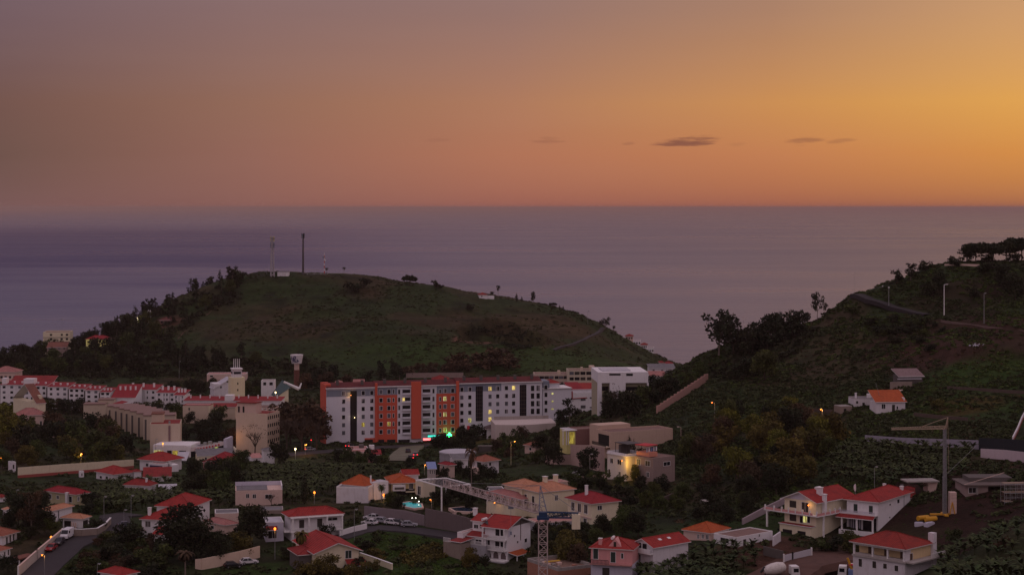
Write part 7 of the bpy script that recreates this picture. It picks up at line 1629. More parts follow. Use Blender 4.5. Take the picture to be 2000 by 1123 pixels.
def proto(kind, mat, var, far):
    key = (kind, mat, var, far)
    if key in _pc: return _pc[key]
    r = random.Random(var * 7 + 3)
    tm = MB()
    if kind == 'palm':
        H0 = .8; rr = np.random.default_rng(var); V = []; Fq = []; T = []
        for i in range(34):
            a = rr.uniform(0, 6.28); up = rr.uniform(-.9, 1.1); ln = rr.uniform(.26, .36); p = np.array([0, 0, H0]); el = up; side = np.array([-math.sin(a), math.cos(a), 0]); b0 = len(V); tone = rr.uniform(.6, 1.4) * (1 if up > -.3 else .9)
            for s_ in range(6):
                wd = .035 * math.sin(math.pi * (s_ + .7) / 6.4); V += [p - side * wd - [0, 0, .018], p, p + side * wd - [0, 0, .018]]; T += [tone] * 3
                p = p + ln / 5 * np.array([math.cos(a) * math.cos(el), math.sin(a) * math.cos(el), math.sin(el)]); el -= .42
            for s_ in range(5):
                q = b0 + s_ * 3; Fq += [(q, q + 1, q + 4, q + 3), (q + 1, q + 2, q + 5, q + 4)]
        V = np.array(V); Fq = np.array(Fq); T = np.array(T)
        tm.tube((0, 0, -.08), (.01, 0, .45), .022, .018, 7); tm.tube((.01, 0, .45), (0, 0, .8), .018, .03, 7)
        bm_ = PALEB
    elif kind == 'bare':
        rr = np.random.default_rng(var); V, Fq, T, _ = crown_arrays('open', 60 + var, 90 if not far else 60, .018)
        def br(p, d, ln, rad, lv):
            q = p + d * ln; tm.tube(p, q, rad, rad * .62, 5 if lv < 2 else 3, False)
            if lv < 4:
                for k in range(3 if lv else 5):
                    a = r.uniform(0, 6.28); s_ = r.uniform(.35, .75); e = (d + Vector((math.cos(a), math.sin(a), r.uniform(-.1, .3))) * s_).normalized(); br(q - d * ln * r.uniform(0, .3), e, ln * r.uniform(.6, .82), rad * .6, lv + 1)
        br(Vector((0, 0, -.05)), Vector((.03, .02, 1)), .30, .028, 0); bm_ = BARK
    else:
        n = {'round': 2600, 'tall': 1500, 'open': 1300, 'pine': 5200, 'cypress': 1100, 'conifer': 1100, 'bush': 1100}[kind]
        lf = {'round': .032, 'tall': .028, 'open': .030, 'pine': .048, 'cypress': .022, 'conifer': .024, 'bush': .05}[kind]
        if far: n = int(n * .45); lf *= 1.45
        V, Fq, T, L = crown_arrays(kind, 100 + var * 13 + len(kind), n, lf)
        top = {'round': .55, 'tall': .9, 'open': .55, 'pine': .72, 'cypress': .9, 'conifer': .95, 'bush': .3}[kind]; rad = {'pine': .03, 'bush': .03}.get(kind, .022)
        tm.tube((0, 0, -.1), (.01, .01, top * .55), rad, rad * .75, 7); tm.tube((.01, .01, top * .55), (0, 0, top), rad * .75, rad * .35, 6)
        if kind in ('round', 'open', 'pine', 'tall'):
            for (c, q) in L[:9]: tm.tube((.01, .01, top * (.55 if kind != 'tall' else c[2] * .9)), Vector(c), rad * .5, rad * .15, 4, False)
        bm_ = BARK if kind not in ('open', 'tall') else PALEB
    attr = np.stack([T, T, T, np.ones_like(T)], -1)
    cr = raw_mesh('crown', V, Fq, LF[mat], None, False, attr); tr = tm.build('trunk', bm_)
    for o in (cr, tr): COL.objects.unlink(o)
    _pc[key] = (cr, tr); return _pc[key]
NAMES = {'round': 'broadleaf_tree', 'tall': 'slender_tree', 'open': 'open_crowned_tree', 'pine': 'umbrella_pine', 'cypress': 'cypress_tree', 'conifer': 'conifer_tree', 'bush': 'bush', 'palm': 'palm_tree', 'bare': 'bare_tree'}
TCNT = [0]
def plant_at(p, h, wr, kind, mat, label, group=None, seed=None):
    TCNT[0] += 1; sd_ = TCNT[0] if seed is None else seed
    rr = random.Random(sd_ * 31 + 5)
    cr, tr = proto(kind, mat, rr.randrange(3), p.y > 640)
    s = empty(NAMES[kind], p, rr.uniform(0, 6.28), label, 'bush' if kind == 'bush' else ('palm' if kind == 'palm' else 'tree'), group)
    s.scale = (h * wr, h * wr, h)
    for o in (tr, cr):
        c = o.copy(); COL.objects.link(c); c.parent = s
    return s
def ground(px, py):
    for k in range(60):
        g = G(px, py + k * 1.5)
        if g.y < 1290: return g
    return g
def T(px, pb, hp, kind, mat, label, wr=1.0, group=None):
    p = ground(px, pb); return plant_at(p, hp / F * p.y, wr, kind, mat, label, group)
# -- trees one can point to
for a in [
 (473, 547, 19, 'bush', 'dark', 'dark bushy tree on the crest left of the lattice mast', 1.1), (800, 557, 22, 'pine', 'dark', 'broad umbrella pine alone on the ridge of the dome hill', .95), (850, 563, 19, 'bush', 'dark', 'ragged dark bush tree right of the lone umbrella pine on the ridge', .9), (862, 563, 9, 'bush', 'dark', 'small low bush touching the ragged tree on the ridge', 1.2),
 (638, 534, 12, 'palm', 'dark', 'small palm beside the striped mast', 1.3), (672, 534, 14, 'palm', 'dark', 'little round headed palm right of the striped mast', 1.2), (961, 582, 14, 'palm', 'dark', 'short bushy palm by the red roofed ridge house', 1.6), (973, 584, 30, 'palm', 'dark', 'tall thin palm by the red roofed ridge house', .6),
 (1009, 589, 18, 'cypress', 'dark', 'taller of the cypress pair on the right ridge of the dome hill', 1.2), (1019, 589, 11, 'cypress', 'dark', 'shorter of the cypress pair on the right ridge of the dome hill', 1.3), (1041, 592, 22, 'tall', 'dark', 'ragged dark column tree right of the cypress pair', 1.0), (1080, 600, 10, 'pine', 'dark', 'tiny flat topped tree on the right ridge of the dome hill', 1.2), (1093, 605, 10, 'cypress', 'dark', 'left tiny cypress beyond the flat topped tree', 1.3), (1100, 606, 10, 'cypress', 'dark', 'right tiny cypress beyond the flat topped tree', 1.3),
 (1182, 646, 27, 'open', 'dark', 'open crowned tree against the sea at the right ridge path', 1.0), (1199, 652, 18, 'palm', 'dark', 'small palm against the sea right of the ridge path', .9), (1312, 722, 14, 'bush', 'dark', 'dark bush by the shore houses', 1.1),
 (690, 572, 26, 'bush', 'dark', 'broad dark thicket below the hilltop', 1.3), (712, 562, 22, 'bush', 'dark', 'dark thicket at the right end of the hilltop', 1.4), (920, 605, 14, 'bush', 'dark', 'dark shrub on the upper right slope of the dome hill', 1.5),
 (1404, 696, 92, 'open', 'dark', 'big eucalyptus at the left end of the hillside tree line against the sea', 1.0), (1432, 694, 74, 'round', 'dark', 'dense tree just right of the big eucalyptus', .95), (1448, 690, 74, 'bare', 'brown', 'bare twiggy tree standing against the sea behind the eucalyptus', .8), (1470, 692, 66, 'round', 'dark', 'dark tree third from the eucalyptus in the hillside tree line', 1.0), (1498, 686, 76, 'round', 'dark', 'tallest rounded tree in the middle of the hillside tree line', .95), (1524, 672, 66, 'round', 'dark', 'dark tree right of the middle in the hillside tree line', 1.0), (1548, 660, 58, 'round', 'dark', 'last low tree of the hillside tree line', 1.1),
 (1574, 622, 24, 'round', 'dark', 'small isolated round tree on the right ridge', .9), (1596, 624, 56, 'open', 'dark', 'thin airy tree on the right ridge against the sea', .6), (1611, 610, 24, 'open', 'dark', 'smaller airy tree beside the thin one on the right ridge', .6), (1494, 744, 64, 'round', 'green', 'leafy green tree below the hillside tree line', 1.1), (1452, 742, 48, 'round', 'dark', 'dark tree left below the leafy green hillside tree', 1.1),
 (1752, 552, 30, 'bush', 'dark', 'dark bush cluster at the left end of the pine ridge', .8), (1779, 548, 34, 'tall', 'dark', 'upright dark tree on the pine ridge', 1.3), (1808, 530, 24, 'bush', 'dark', 'rounded bush on the pine ridge, middle one', 1.2), (1864, 522, 26, 'bush', 'dark', 'dark bush near the thin parapet under the pines', 1.1), (1838, 572, 46, 'round', 'dark', 'dark tree in the middle of the pine slope', .8), (1812, 582, 36, 'bush', 'dark', 'dark bush below the pine slope tree', 1.1), (1898, 584, 30, 'bush', 'dark', 'dark bush right on the pine slope', .9), (1983, 590, 62, 'round', 'dark', 'dark tree at the right edge of the pine slope', .9), (1962, 560, 48, 'round', 'dark', 'dark tree under the rightmost pines', 1.0), (1925, 535, 30, 'bush', 'dark', 'shrub directly below the pines', 1.3),
 (1906, 512, 48, 'pine', 'dark', 'leftmost umbrella pine of the pine group', .8), (1936, 512, 46, 'pine', 'dark', 'second umbrella pine of the pine group', .85), (1966, 510, 48, 'pine', 'dark', 'third umbrella pine of the pine group', .85), (1996, 508, 58, 'pine', 'dark', 'tallest umbrella pine at the right edge', .85), (1925, 512, 22, 'bush', 'dark', 'low bush between the trunks of the left pines', 1.6), (1978, 510, 22, 'bush', 'dark', 'low bush between the trunks of the right pines', 1.6), (1888, 508, 30, 'bush', 'dark', 'dark shrub under the leftmost pine', 1.1),
 (1112, 830, 54, 'open', 'dark', 'open branched dark tree in front of the apartment block wing', .9), (1096, 832, 34, 'round', 'dark', 'low dark tree left of the open branched one', 1.0), (1203, 812, 68, 'bare', 'brown', 'half bare brown tree in front of the portal building', .95), (1190, 818, 46, 'round', 'dark', 'dark tree at the foot of the half bare brown tree', 1.1), (1228, 820, 60, 'round', 'dark', 'dense tree right of the half bare brown tree', 1.0), (1252, 800, 50, 'round', 'green', 'green tree below the portal building at its right end', 1.0),
 (1152, 928, 60, 'round', 'dark', 'round street tree in front of the pinkish retaining wall', 1.0), (1080, 912, 52, 'round', 'dark', 'round street tree left of the pinkish retaining wall', 1.0), (1229, 886, 38, 'cypress', 'dark', 'taller cypress behind the roof terrace of the lamp lit house', 1.0), (1238, 888, 32, 'cypress', 'dark', 'shorter cypress behind the roof terrace of the lamp lit house', 1.0), (1238, 944, 40, 'round', 'lime', 'small tree glowing yellow at the corner of the lamp lit house', .7),  # lamp lit corner tree: the yellow light is put into its leaf colour
 (1215, 1048, 66, 'round', 'green', 'largest dark tree right of the crimson roofed beige house', 1.1), (1246, 1050, 58, 'round', 'dark', 'dark tree right of the largest one near the pink house', 1.1), (1180, 1044, 44, 'round', 'dark', 'smaller dark tree against the crimson roofed beige house', 1.0), (1104, 1108, 78, 'round', 'olive', 'broad olive brown tree right of the lattice crane', 1.1), (1134, 1112, 56, 'round', 'brown', 'brownish tree between the olive one and the pink house', 1.0), (1085, 1088, 40, 'bush', 'olive', 'low olive bush behind the lattice crane mast', 1.1),
 (914, 1112, 46, 'round', 'olive', 'yellowish tree in front of the white arched house', 1.0), (940, 1112, 34, 'bush', 'dark', 'dark bush right of the yellowish tree by the arched house', 1.1), (595, 984, 62, 'cypress', 'dark', 'tall dark cypress among the bananas', 1.0), (545, 908, 48, 'round', 'dark', 'round street tree left of the bright white lamp', 1.0),
 (352, 1090, 112, 'round', 'dark', 'biggest black green tree right of the stepped red roofs', 1.15), (392, 1096, 92, 'round', 'dark', 'broad dark tree above the peach wall', 1.2), (420, 1100, 66, 'round', 'dark', 'dark tree behind the middle of the peach wall', 1.1), (490, 1064, 84, 'round', 'dark', 'dense dark tree between the peach roofed house and the garage', 1.0), (470, 1090, 58, 'round', 'olive', 'hanging olive tree over the end of the peach wall', 1.0),
 (588, 1102, 74, 'palm', 'olive', 'palm with drooping dead fronds before the cream gabled house', .85), (362, 1130, 62, 'palm', 'brown', 'dry brown palm left of the peach wall', 1.2), (640, 1132, 56, 'round', 'olive', 'olive tree under the cream gabled house', 1.2), (598, 1134, 44, 'bush', 'olive', 'olive bush left of the olive tree at the bottom', 1.2), (686, 1136, 36, 'bush', 'olive', 'low olive bush at the porch of the cream gabled house', 1.2), (640, 1054, 36, 'bush', 'dark', 'dark bush under the gallery of the white villa', 1.0),
 (62, 1042, 84, 'open', 'brown', 'wispy brown tree left of the peach roofed white house', .9), (88, 1044, 60, 'round', 'dark', 'dark tree before the peach roofed white house', .9), (36, 1030, 70, 'round', 'dark', 'dark tree beside the small shed at far left', 1.0), (100, 1046, 40, 'round', 'green', 'small green tree at the garden wall bend', 1.0), (190, 1036, 26, 'bush', 'dark', 'dark hedge bush behind the curving grey wall', 1.3), (250, 1075, 62, 'bush', 'dark', 'big dark bush in the middle of the street bend', 1.0), (215, 1095, 46, 'bush', 'dark', 'dark bush left of the big bush at the street bend', 1.2), (175, 1110, 40, 'bush', 'brown', 'brown bush beside the lower street', 1.2), (300, 1110, 54, 'bush', 'green', 'green bush left of the dry palm', 1.3), (15, 1118, 40, 'bush', 'dark', 'dark bush in the bottom left corner', 1.1),
 (498, 888, 66, 'bare', 'brown', 'bare tree in front of the beige end block', .95), (590, 884, 104, 'bare', 'brown', 'tallest bare brown tree left of the apartment block', .8), (560, 880, 92, 'bare', 'brown', 'bare brown tree left of the tallest one', .85), (618, 882, 90, 'bare', 'brown', 'bare brown tree touching the coral end wall', .8), (540, 866, 76, 'bare', 'brown', 'bare brown tree beside the windows of the beige end block', .9), (608, 872, 96, 'round', 'brown', 'dense brown crown between the bare trees', 1.05), (568, 868, 88, 'round', 'brown', 'brown crown at the left of the bare trees', 1.15), (470, 985, 40, 'bare', 'brown', 'leafless tree at the left corner of the flat pinkish house', .8), (530, 988, 34, 'bare', 'brown', 'reddish bare tree before the right part of the flat pinkish house', .9),
 (921, 962, 96, 'palm', 'brown', 'tall ragged palm trunk beyond the pergola', .5), (745, 980, 38, 'palm', 'green', 'garden palm left of the orange roofed villa', .9), (765, 990, 34, 'round', 'green', 'garden tree before the orange roofed villa', 1.0), (778, 1000, 36, 'round', 'dark', 'dark garden tree at the left of the turquoise pool', .9), (676, 970, 30, 'round', 'dark', 'small tree at the corner of the white block house', .9),
 (1418, 842, 46, 'round', 'lime', 'yellow green tree under the left hillside lamp', 1.1), (1600, 872, 62, 'round', 'lime', 'yellow olive tree under the right hillside lamp', 1.1), (1540, 945, 56, 'round', 'olive', 'rounded olive tree low on the hillside above the ramp wall', 1.1), (1830, 800, 26, 'bush', 'olive', 'ochre bush behind the slim crane jib', 1.3), (1960, 1075, 34, 'bush', 'brown', 'reddish dry bush beside the banana slope at right', 1.0), (1862, 1060, 34, 'bush', 'green', 'teal green bush right of the loggia house chimney', 1.1),
 (1660, 1088, 56, 'round', 'green', 'dark garden tree between the gabled villa and the loggia house', 1.0), (1630, 1080, 40, 'bush', 'dark', 'dark bush below the cream gabled villa', 1.3), (1685, 1078, 40, 'bush', 'green', 'bush at the terrace of the veranda house', 1.2), (1600, 1078, 28, 'bush', 'green', 'low green hedge bush before the cream villa garages', 1.5)]:
    T(*a)
# -- groups nobody could tell apart: one label each
def inpoly(px, py, poly):
    c = np.zeros(px.shape, bool); n = len(poly)
    for i in range(n):
        (x0, y0), (x1, y1) = poly[i], poly[(i + 1) % n]
        c ^= ((y0 > py) != (y1 > py)) & (px < (x1 - x0) * (py - y0) / (y1 - y0 + 1e-9) + x0)
    return c
def clear(x, y, m=1.0):
    ok = np.ones(len(x), bool)
    for (ox, oy, ca, sa, R_, L_) in FOOT:
        u = (x - ox) * ca + (y - oy) * sa; v = -(x - ox) * sa + (y - oy) * ca
        ok &= ~((u > -m) & (u < R_ + m) & (v > -m) & (v < L_ + m))
    for (ox, oy, w) in ROADP: ok &= (x - ox) ** 2 + (y - oy) ** 2 > (w + m * .5) ** 2
    return ok
def scatter(n, poly, y0, y1, seed, mind=0.0, m=1.0):
    """n ground points whose picture lies in the polygon, spread over the real ground"""
    r = np.random.default_rng(seed); X = np.zeros(0); Y = np.zeros(0)
    pxs = [p[0] for p in poly]; xs = [(q - 1000) / F * d for q in (min(pxs), max(pxs)) for d in (y0, y1)]
    for _ in range(60):
        x = r.uniform(min(xs), max(xs), 4000); y = r.uniform(y0, y1, 4000); z = gzv(x, y)
        px = x / y * F + 1000; py = HOR + (H - z) / y * F
        k = inpoly(px, py, poly); x, y = x[k], y[k]
        k = clear(x, y, m); X = np.concatenate([X, x[k]]); Y = np.concatenate([Y, y[k]])
        if len(X) > n * (6 if mind else 1): break
    if mind:
        keep = []
        for i in range(len(X)):
            if all((X[i] - X[j]) ** 2 + (Y[i] - Y[j]) ** 2 > mind * mind for j in keep): keep.append(i)
            if len(keep) >= n: break
        X, Y = X[keep], Y[keep]
    return X[:n], Y[:n]
def wood(n, poly, y0, y1, seed, mind, hmin, hmax, mix, label, group, wr=(.9, 1.2)):
    r = random.Random(seed)
    for x, y in zip(*scatter(n, poly, y0, y1, seed, mind)):
        k, mt = r.choice(mix); lb = label[k] if isinstance(label, dict) else label
        plant_at(Vector((x, y, gz(x, y))), r.uniform(hmin, hmax), r.uniform(*wr), k, mt, lb, group if not isinstance(label, dict) else group + ', ' + NAMES[k].replace('_', ' '))
wood(130, [(0, 712), (70, 700), (180, 668), (300, 606), (420, 556), (500, 545), (470, 585), (380, 620), (330, 668), (430, 700), (640, 705), (640, 738), (340, 742), (0, 735)], 1010, 1235, 5, 4.5, 7, 12, [('round', 'dark'), ('conifer', 'dark'), ('round', 'dark'), ('tall', 'dark'), ('round', 'green')],
     {'round': 'dark rounded tree in the wood covering the left flank of the dome hill', 'conifer': 'dark pointed conifer in the wood covering the left flank of the dome hill', 'tall': 'dark slender tree in the wood covering the left flank of the dome hill'}, 'trees of the hill wood')
wood(48, [(0, 715), (90, 700), (180, 670), (300, 608), (430, 556), (470, 545), (470, 552), (300, 622), (180, 684), (0, 728)], 1120, 1240, 15, 3.5, 5.5, 10.5, [('conifer', 'dark'), ('tall', 'dark')], {'conifer': 'dark conifer silhouetted on the left skyline of the dome hill', 'tall': 'slender tree silhouetted on the left skyline of the dome hill'}, 'skyline trees of the hill wood', (1.0, 1.5))
wood(44, [(0, 850), (90, 840), (200, 850), (255, 880), (262, 905), (30, 922), (0, 920)], 600, 790, 6, 4.5, 6, 11, [('round', 'dark'), ('round', 'dark'), ('round', 'olive'), ('round', 'green'), ('round', 'brown')], 'rounded tree in the dark thicket above the long cream wall', 'trees above the long cream wall')
wood(7, [(0, 800), (24, 810), (28, 868), (0, 880)], 690, 860, 16, 4, 8, 12, [('round', 'lime'), ('round', 'olive')], 'yellow green tree at the far left edge beside the cream gabled house', 'yellow green trees at the left edge')
wood(9, [(358, 850), (455, 850), (458, 885), (358, 872)], 690, 800, 7, 5, 7, 11, [('round', 'dark'), ('round', 'brown')], 'dark tree between the beige stepped block and the beige end block', 'trees behind the supermarket')
wood(12, [(265, 806), (360, 812), (440, 815), (440, 845), (360, 842), (262, 815)], 770, 870, 17, 5, 5, 9, [('round', 'dark'), ('round', 'green')], 'dark tree in the courtyard between the white terraces and the beige blocks', 'courtyard trees')
wood(16, [(330, 755), (450, 765), (545, 768), (540, 778), (330, 776)], 830, 960, 8, 5, 5, 9, [('round', 'dark'), ('round', 'green'), ('round', 'brown')], 'tree in the belt behind the long white wing near the cream tower', 'trees round the cream tower')
wood(12, [(590, 735), (800, 735), (800, 752), (590, 765)], 880, 1010, 9, 6, 6, 10, [('round', 'dark'), ('tall', 'dark'), ('round', 'brown')], {'round': 'dark tree behind the left half of the apartment block', 'tall': 'slender tree behind the left half of the apartment block'}, 'trees behind the apartment block')
wood(11, [(870, 715), (1000, 700), (1000, 725), (880, 735)], 980, 1060, 10, 6, 6, 10, [('bush', 'brown'), ('bush', 'brown')], 'brown thicket at the foot of the dome hill below the quarry', 'brown thickets below the quarry', (1.2, 1.8))
wood(7, [(795, 722), (905, 720), (905, 733), (795, 735)], 980, 1050, 20, 5, 4, 7, [('bush', 'brown')], 'low reddish thicket above the brown boundary wall', 'thickets above the brown wall', (1.2, 1.7))
wood(11, [(850, 862), (940, 850), (935, 890), (852, 893)], 600, 730, 11, 4, 5, 8, [('round', 'dark')], 'dark tree below the green pharmacy cross', 'dark trees below the pharmacy cross')
wood(12, [(955, 850), (1110, 850), (1070, 900), (1010, 915), (960, 890)], 560, 720, 12, 5, 4, 7, [('round', 'dark'), ('bush', 'green'), ('round', 'brown')], {'round': 'dark tree on the slope right of the tall amber street lamp', 'bush': 'green bush on the slope right of the tall amber street lamp'}, 'slope trees by the amber lamp')
wood(36, [(1385, 830), (1480, 800), (1600, 835), (1640, 870), (1580, 960), (1450, 985), (1330, 950), (1345, 895), (1400, 880)], 460, 610, 13, 5, 6, 10.5, [('round', 'olive'), ('round', 'brown'), ('round', 'dark'), ('round', 'green'), ('round', 'olive'), ('round', 'lime'), ('bush', 'olive')], {'round': 'rounded tree in the olive brown thicket across the right hillside', 'bush': 'bushy shrub in the olive brown thicket across the right hillside'}, 'thicket of the right hillside')
wood(16, [(1265, 950), (1420, 985), (1500, 1000), (1440, 1030), (1340, 1020), (1255, 1000)], 430, 520, 14, 4.5, 3.5, 6, [('round', 'dark'), ('round', 'green'), ('bush', 'dark')], {'round': 'dark tree in the gully between the pink house and the hillside', 'bush': 'dark bush in the gully between the pink house and the hillside'}, 'gully trees')
wood(14, [(1200, 800), (1300, 745), (1400, 720), (1380, 735), (1280, 792), (1200, 825)], 640, 735, 18, 5, 5, 9, [('round', 'dark'), ('round', 'green'), ('bush', 'dark')], {'round': 'dark tree on the slope left of the zigzag wall', 'bush': 'dark bush on the slope left of the zigzag wall'}, 'trees by the zigzag wall')
wood(12, [(375, 930), (470, 925), (450, 975), (380, 985)], 500, 620, 19, 4, 6, 9.5, [('round', 'dark'), ('round', 'green')], 'dark tree below the magenta house at the edge of the bananas', 'trees below the magenta house')
wood(10, [(840, 975), (960, 975), (950, 1000), (850, 992)], 480, 520, 21, 3, 2.5, 5, [('bush', 'dark'), ('round', 'dark')], {'round': 'dark garden tree under the pergola', 'bush': 'dark garden bush under the pergola'}, 'garden plants under the pergola')
wood(9, [(845, 915), (975, 920), (985, 945), (850, 940)], 520, 580, 22, 4, 3, 5.5, [('round', 'dark'), ('bush', 'dark')], {'round': 'dark tree between the crimson tent roof and the cream villa', 'bush': 'dark bush between the crimson tent roof and the cream villa'}, 'plants behind the pergola')
wood(12, [(1700, 625), (1830, 635), (1850, 650), (1690, 660)], 600, 690, 33, 4, 2, 3.6, [('bush', 'dark')], 'dark bush along the lower edge of the hill road', 'bushes along the hill road', (1.1, 1.6))
wood(9, [(1650, 610), (1800, 640), (1860, 690), (1700, 690)], 600, 680, 23, 7, 2.5, 4.5, [('bush', 'green'), ('bush', 'dark')], 'rounded bush on the slope below the hill road', 'bushes below the hill road', (1.2, 1.7))

wood(18, [(50, 770), (262, 790), (262, 812), (150, 812), (60, 800)], 760, 895, 24, 4.5, 5, 8, [('round', 'dark'), ('round', 'green'), ('round', 'brown')], 'tree in the row hiding the foot of the white terraced houses', 'trees before the white terraces')
wood(26, [(180, 1060), (260, 1030), (335, 1060), (330, 1130), (120, 1135)], 395, 450, 25, 2.6, 2.0, 4.2, [('bush', 'dark'), ('bush', 'green'), ('bush', 'brown')], 'bush in the dark overgrown plot at the lower street', 'bushes of the overgrown plot', (1.0, 1.6))
wood(14, [(170, 985), (240, 990), (240, 1005), (170, 1010)], 440, 540, 26, 3, 2.5, 4.5, [('bush', 'dark'), ('bush', 'green')], 'bush behind the curving grey garden wall', 'bushes behind the curving wall')
wood(16, [(640, 893), (745, 897), (745, 915), (850, 912), (830, 922), (660, 915)], 590, 690, 27, 4, 3, 6, [('round', 'dark'), ('round', 'green'), ('bush', 'dark')], {'round': 'dark tree at the upper edge of the plantation below the ramp', 'bush': 'dark bush at the upper edge of the plantation below the ramp'}, 'trees below the ramp')
wood(16, [(1040, 1030), (1230, 1035), (1230, 1060), (1060, 1085)], 400, 470, 28, 3, 2.5, 5, [('bush', 'dark'), ('round', 'dark'), ('round', 'green')], {'round': 'dark garden tree between the slender crane and the pink house', 'bush': 'dark garden bush between the slender crane and the pink house'}, 'garden plants behind the pink house')
wood(14, [(540, 1080), (720, 1070), (760, 1120), (600, 1140)], 395, 450, 29, 3, 2, 4, [('bush', 'dark'), ('bush', 'olive')], 'garden bush round the cream gable fronted house', 'garden bushes of the cream house', (1.0, 1.5))
wood(18, [(1110, 940), (1260, 950), (1270, 1000), (1210, 1000), (1100, 950)], 455, 540, 30, 3.2, 2.5, 5, [('bush', 'dark'), ('round', 'dark'), ('bush', 'green')], {'round': 'dark tree on the bank below the lamp lit house', 'bush': 'dark bush on the bank below the lamp lit house'}, 'plants below the lamp lit house')
wood(14, [(30, 975), (90, 985), (75, 1060), (0, 1060), (0, 1000)], 430, 530, 31, 3, 3, 6, [('round', 'dark'), ('bush', 'dark'), ('round', 'brown')], {'round': 'dark garden tree left of the pale street wall', 'bush': 'dark garden bush left of the pale street wall'}, 'garden plants at the far left')
# -- bananas
def banana_arrays(seed):
    r = np.random.default_rng(seed); V = []; Fq = []; Tn = []
    for i in range(10):
        a = i * 2.4 + r.uniform(-.3, .3); el = r.uniform(.95, 1.5); ln = r.uniform(.5, .68); p = np.array([0, 0, .36]); side = np.array([-math.sin(a), math.cos(a), 0]); b0 = len(V); tone = r.uniform(.5, 1.7)
        for s_ in range(5):
            wd = [.02, .06, .075, .058, .010][s_]; V += [p - side * wd - [0, 0, wd * .5], p, p + side * wd - [0, 0, wd * .5]]; Tn += [tone] * 3
            p = p + ln / 4 * np.array([math.cos(a) * math.cos(el), math.sin(a) * math.cos(el), math.sin(el)]); el -= .42
        for s_ in range(4):
            q = b0 + s_ * 3; Fq += [(q, q + 1, q + 4, q + 3), (q + 1, q + 2, q + 5, q + 4)]
    for k in range(4):                                     # pseudo-stem
        a0, a1 = k * 1.57, (k + 1) * 1.57; b0 = len(V)
        V += [np.array([.035 * math.cos(a0), .035 * math.sin(a0), -.1]), np.array([.035 * math.cos(a1), .035 * math.sin(a1), -.1]), np.array([.025 * math.cos(a1), .025 * math.sin(a1), .5]), np.array([.025 * math.cos(a0), .025 * math.sin(a0), .5])]; Tn += [.9] * 4; Fq.append((b0, b0 + 1, b0 + 2, b0 + 3))
    return np.array(V, float), np.array(Fq), np.array(Tn)
BA = [banana_arrays(i) for i in range(4)]
def tile(name, arrs, X, Y, S, mat, seed, label, cat=None, sink=.05, tone=(.7, 1.3), kind='stuff', zs=1.0):
    r = np.random.default_rng(seed); n = len(X); Z = gzv(X, Y); VV = []; FF = []; TT = []; off = 0
    pick = r.integers(0, len(arrs), n); A = r.uniform(0, 6.28, n); tn = r.uniform(*tone, n)
    for k, (V, Fq, Tn) in enumerate(arrs):
        for i in np.nonzero(pick == k)[0]:
            c, s_ = math.cos(A[i]), math.sin(A[i]); q = V * S[i]
            VV.append(np.stack([q[:, 0] * c - q[:, 1] * s_ + X[i], q[:, 0] * s_ + q[:, 1] * c + Y[i], q[:, 2] * zs + Z[i] - sink], -1)); FF.append(Fq + off); TT.append(Tn * tn[i]); off += len(V)
    T_ = np.concatenate(TT); o = raw_mesh(name, np.concatenate(VV), np.concatenate(FF), mat, None, False, np.stack([T_, T_, T_, np.ones_like(T_)], -1))
    return tag(o, label, cat, None, kind)
fields = [('in the bottom right corner field', [(1825, 1100), (1900, 1060), (2010, 1028), (2030, 1140), (1830, 1160)], 285, 400, 150, 2.1),
          ('in the bottom field before the white gabled house', [(1255, 1108), (1330, 1092), (1420, 1068), (1490, 1078), (1500, 1150), (1240, 1160)], 375, 425, 130, 2.0),
          ('on the slope behind the veranda house', [(1610, 890), (1700, 872), (1905, 882), (1880, 930), (1800, 965), (1700, 950), (1625, 935)], 440, 525, 260, 2.2),
          ('in the plantation left of the tall cypress', [(480, 922), (590, 915), (760, 918), (740, 945), (650, 960), (570, 985), (470, 950)], 500, 640, 430, 2.3),
          ('in the plantation behind the stepped red roofs', [(180, 965), (240, 940), (330, 945), (470, 945), (460, 985), (380, 990), (200, 1002)], 450, 600, 300, 2.2)]
BX = []
for i, (where, poly, y0, y1, n, md) in enumerate(fields):
    x, y = scatter(n, poly, y0, y1, 40 + i, md, .6)
    BX += [(a, c, i) for a, c in zip(x, y)]
BX.sort(key=lambda q: q[1])
bp = []
for V, Fq, Tn in BA:
    o = raw_mesh('leaf_tuft', V, Fq, LF['banana'], None, False, np.stack([Tn, Tn, Tn, np.ones_like(Tn)], -1)); COL.objects.unlink(o); bp.append(o)
for k, (x, y, i) in enumerate(BX[:290]):
    c = bp[k % 4].copy(); c.name = 'banana_plant'; COL.objects.link(c); s_ = random.uniform(3.0, 4.4); c.location = (x, y, gz(x, y) - .1); c.rotation_euler = (0, 0, random.uniform(0, 6.28)); c.scale = (s_, s_, s_)
    tag(c, 'banana plant ' + fields[i][0], 'banana plant', 'banana plants ' + fields[i][0])
rest = BX[290:]
tile('banana_plantation', BA, np.array([q[0] for q in rest]), np.array([q[1] for q in rest]), rng.uniform(3.0, 4.2, len(rest)), LF['banana'], 3, 'banana plantation filling the fields between the houses')

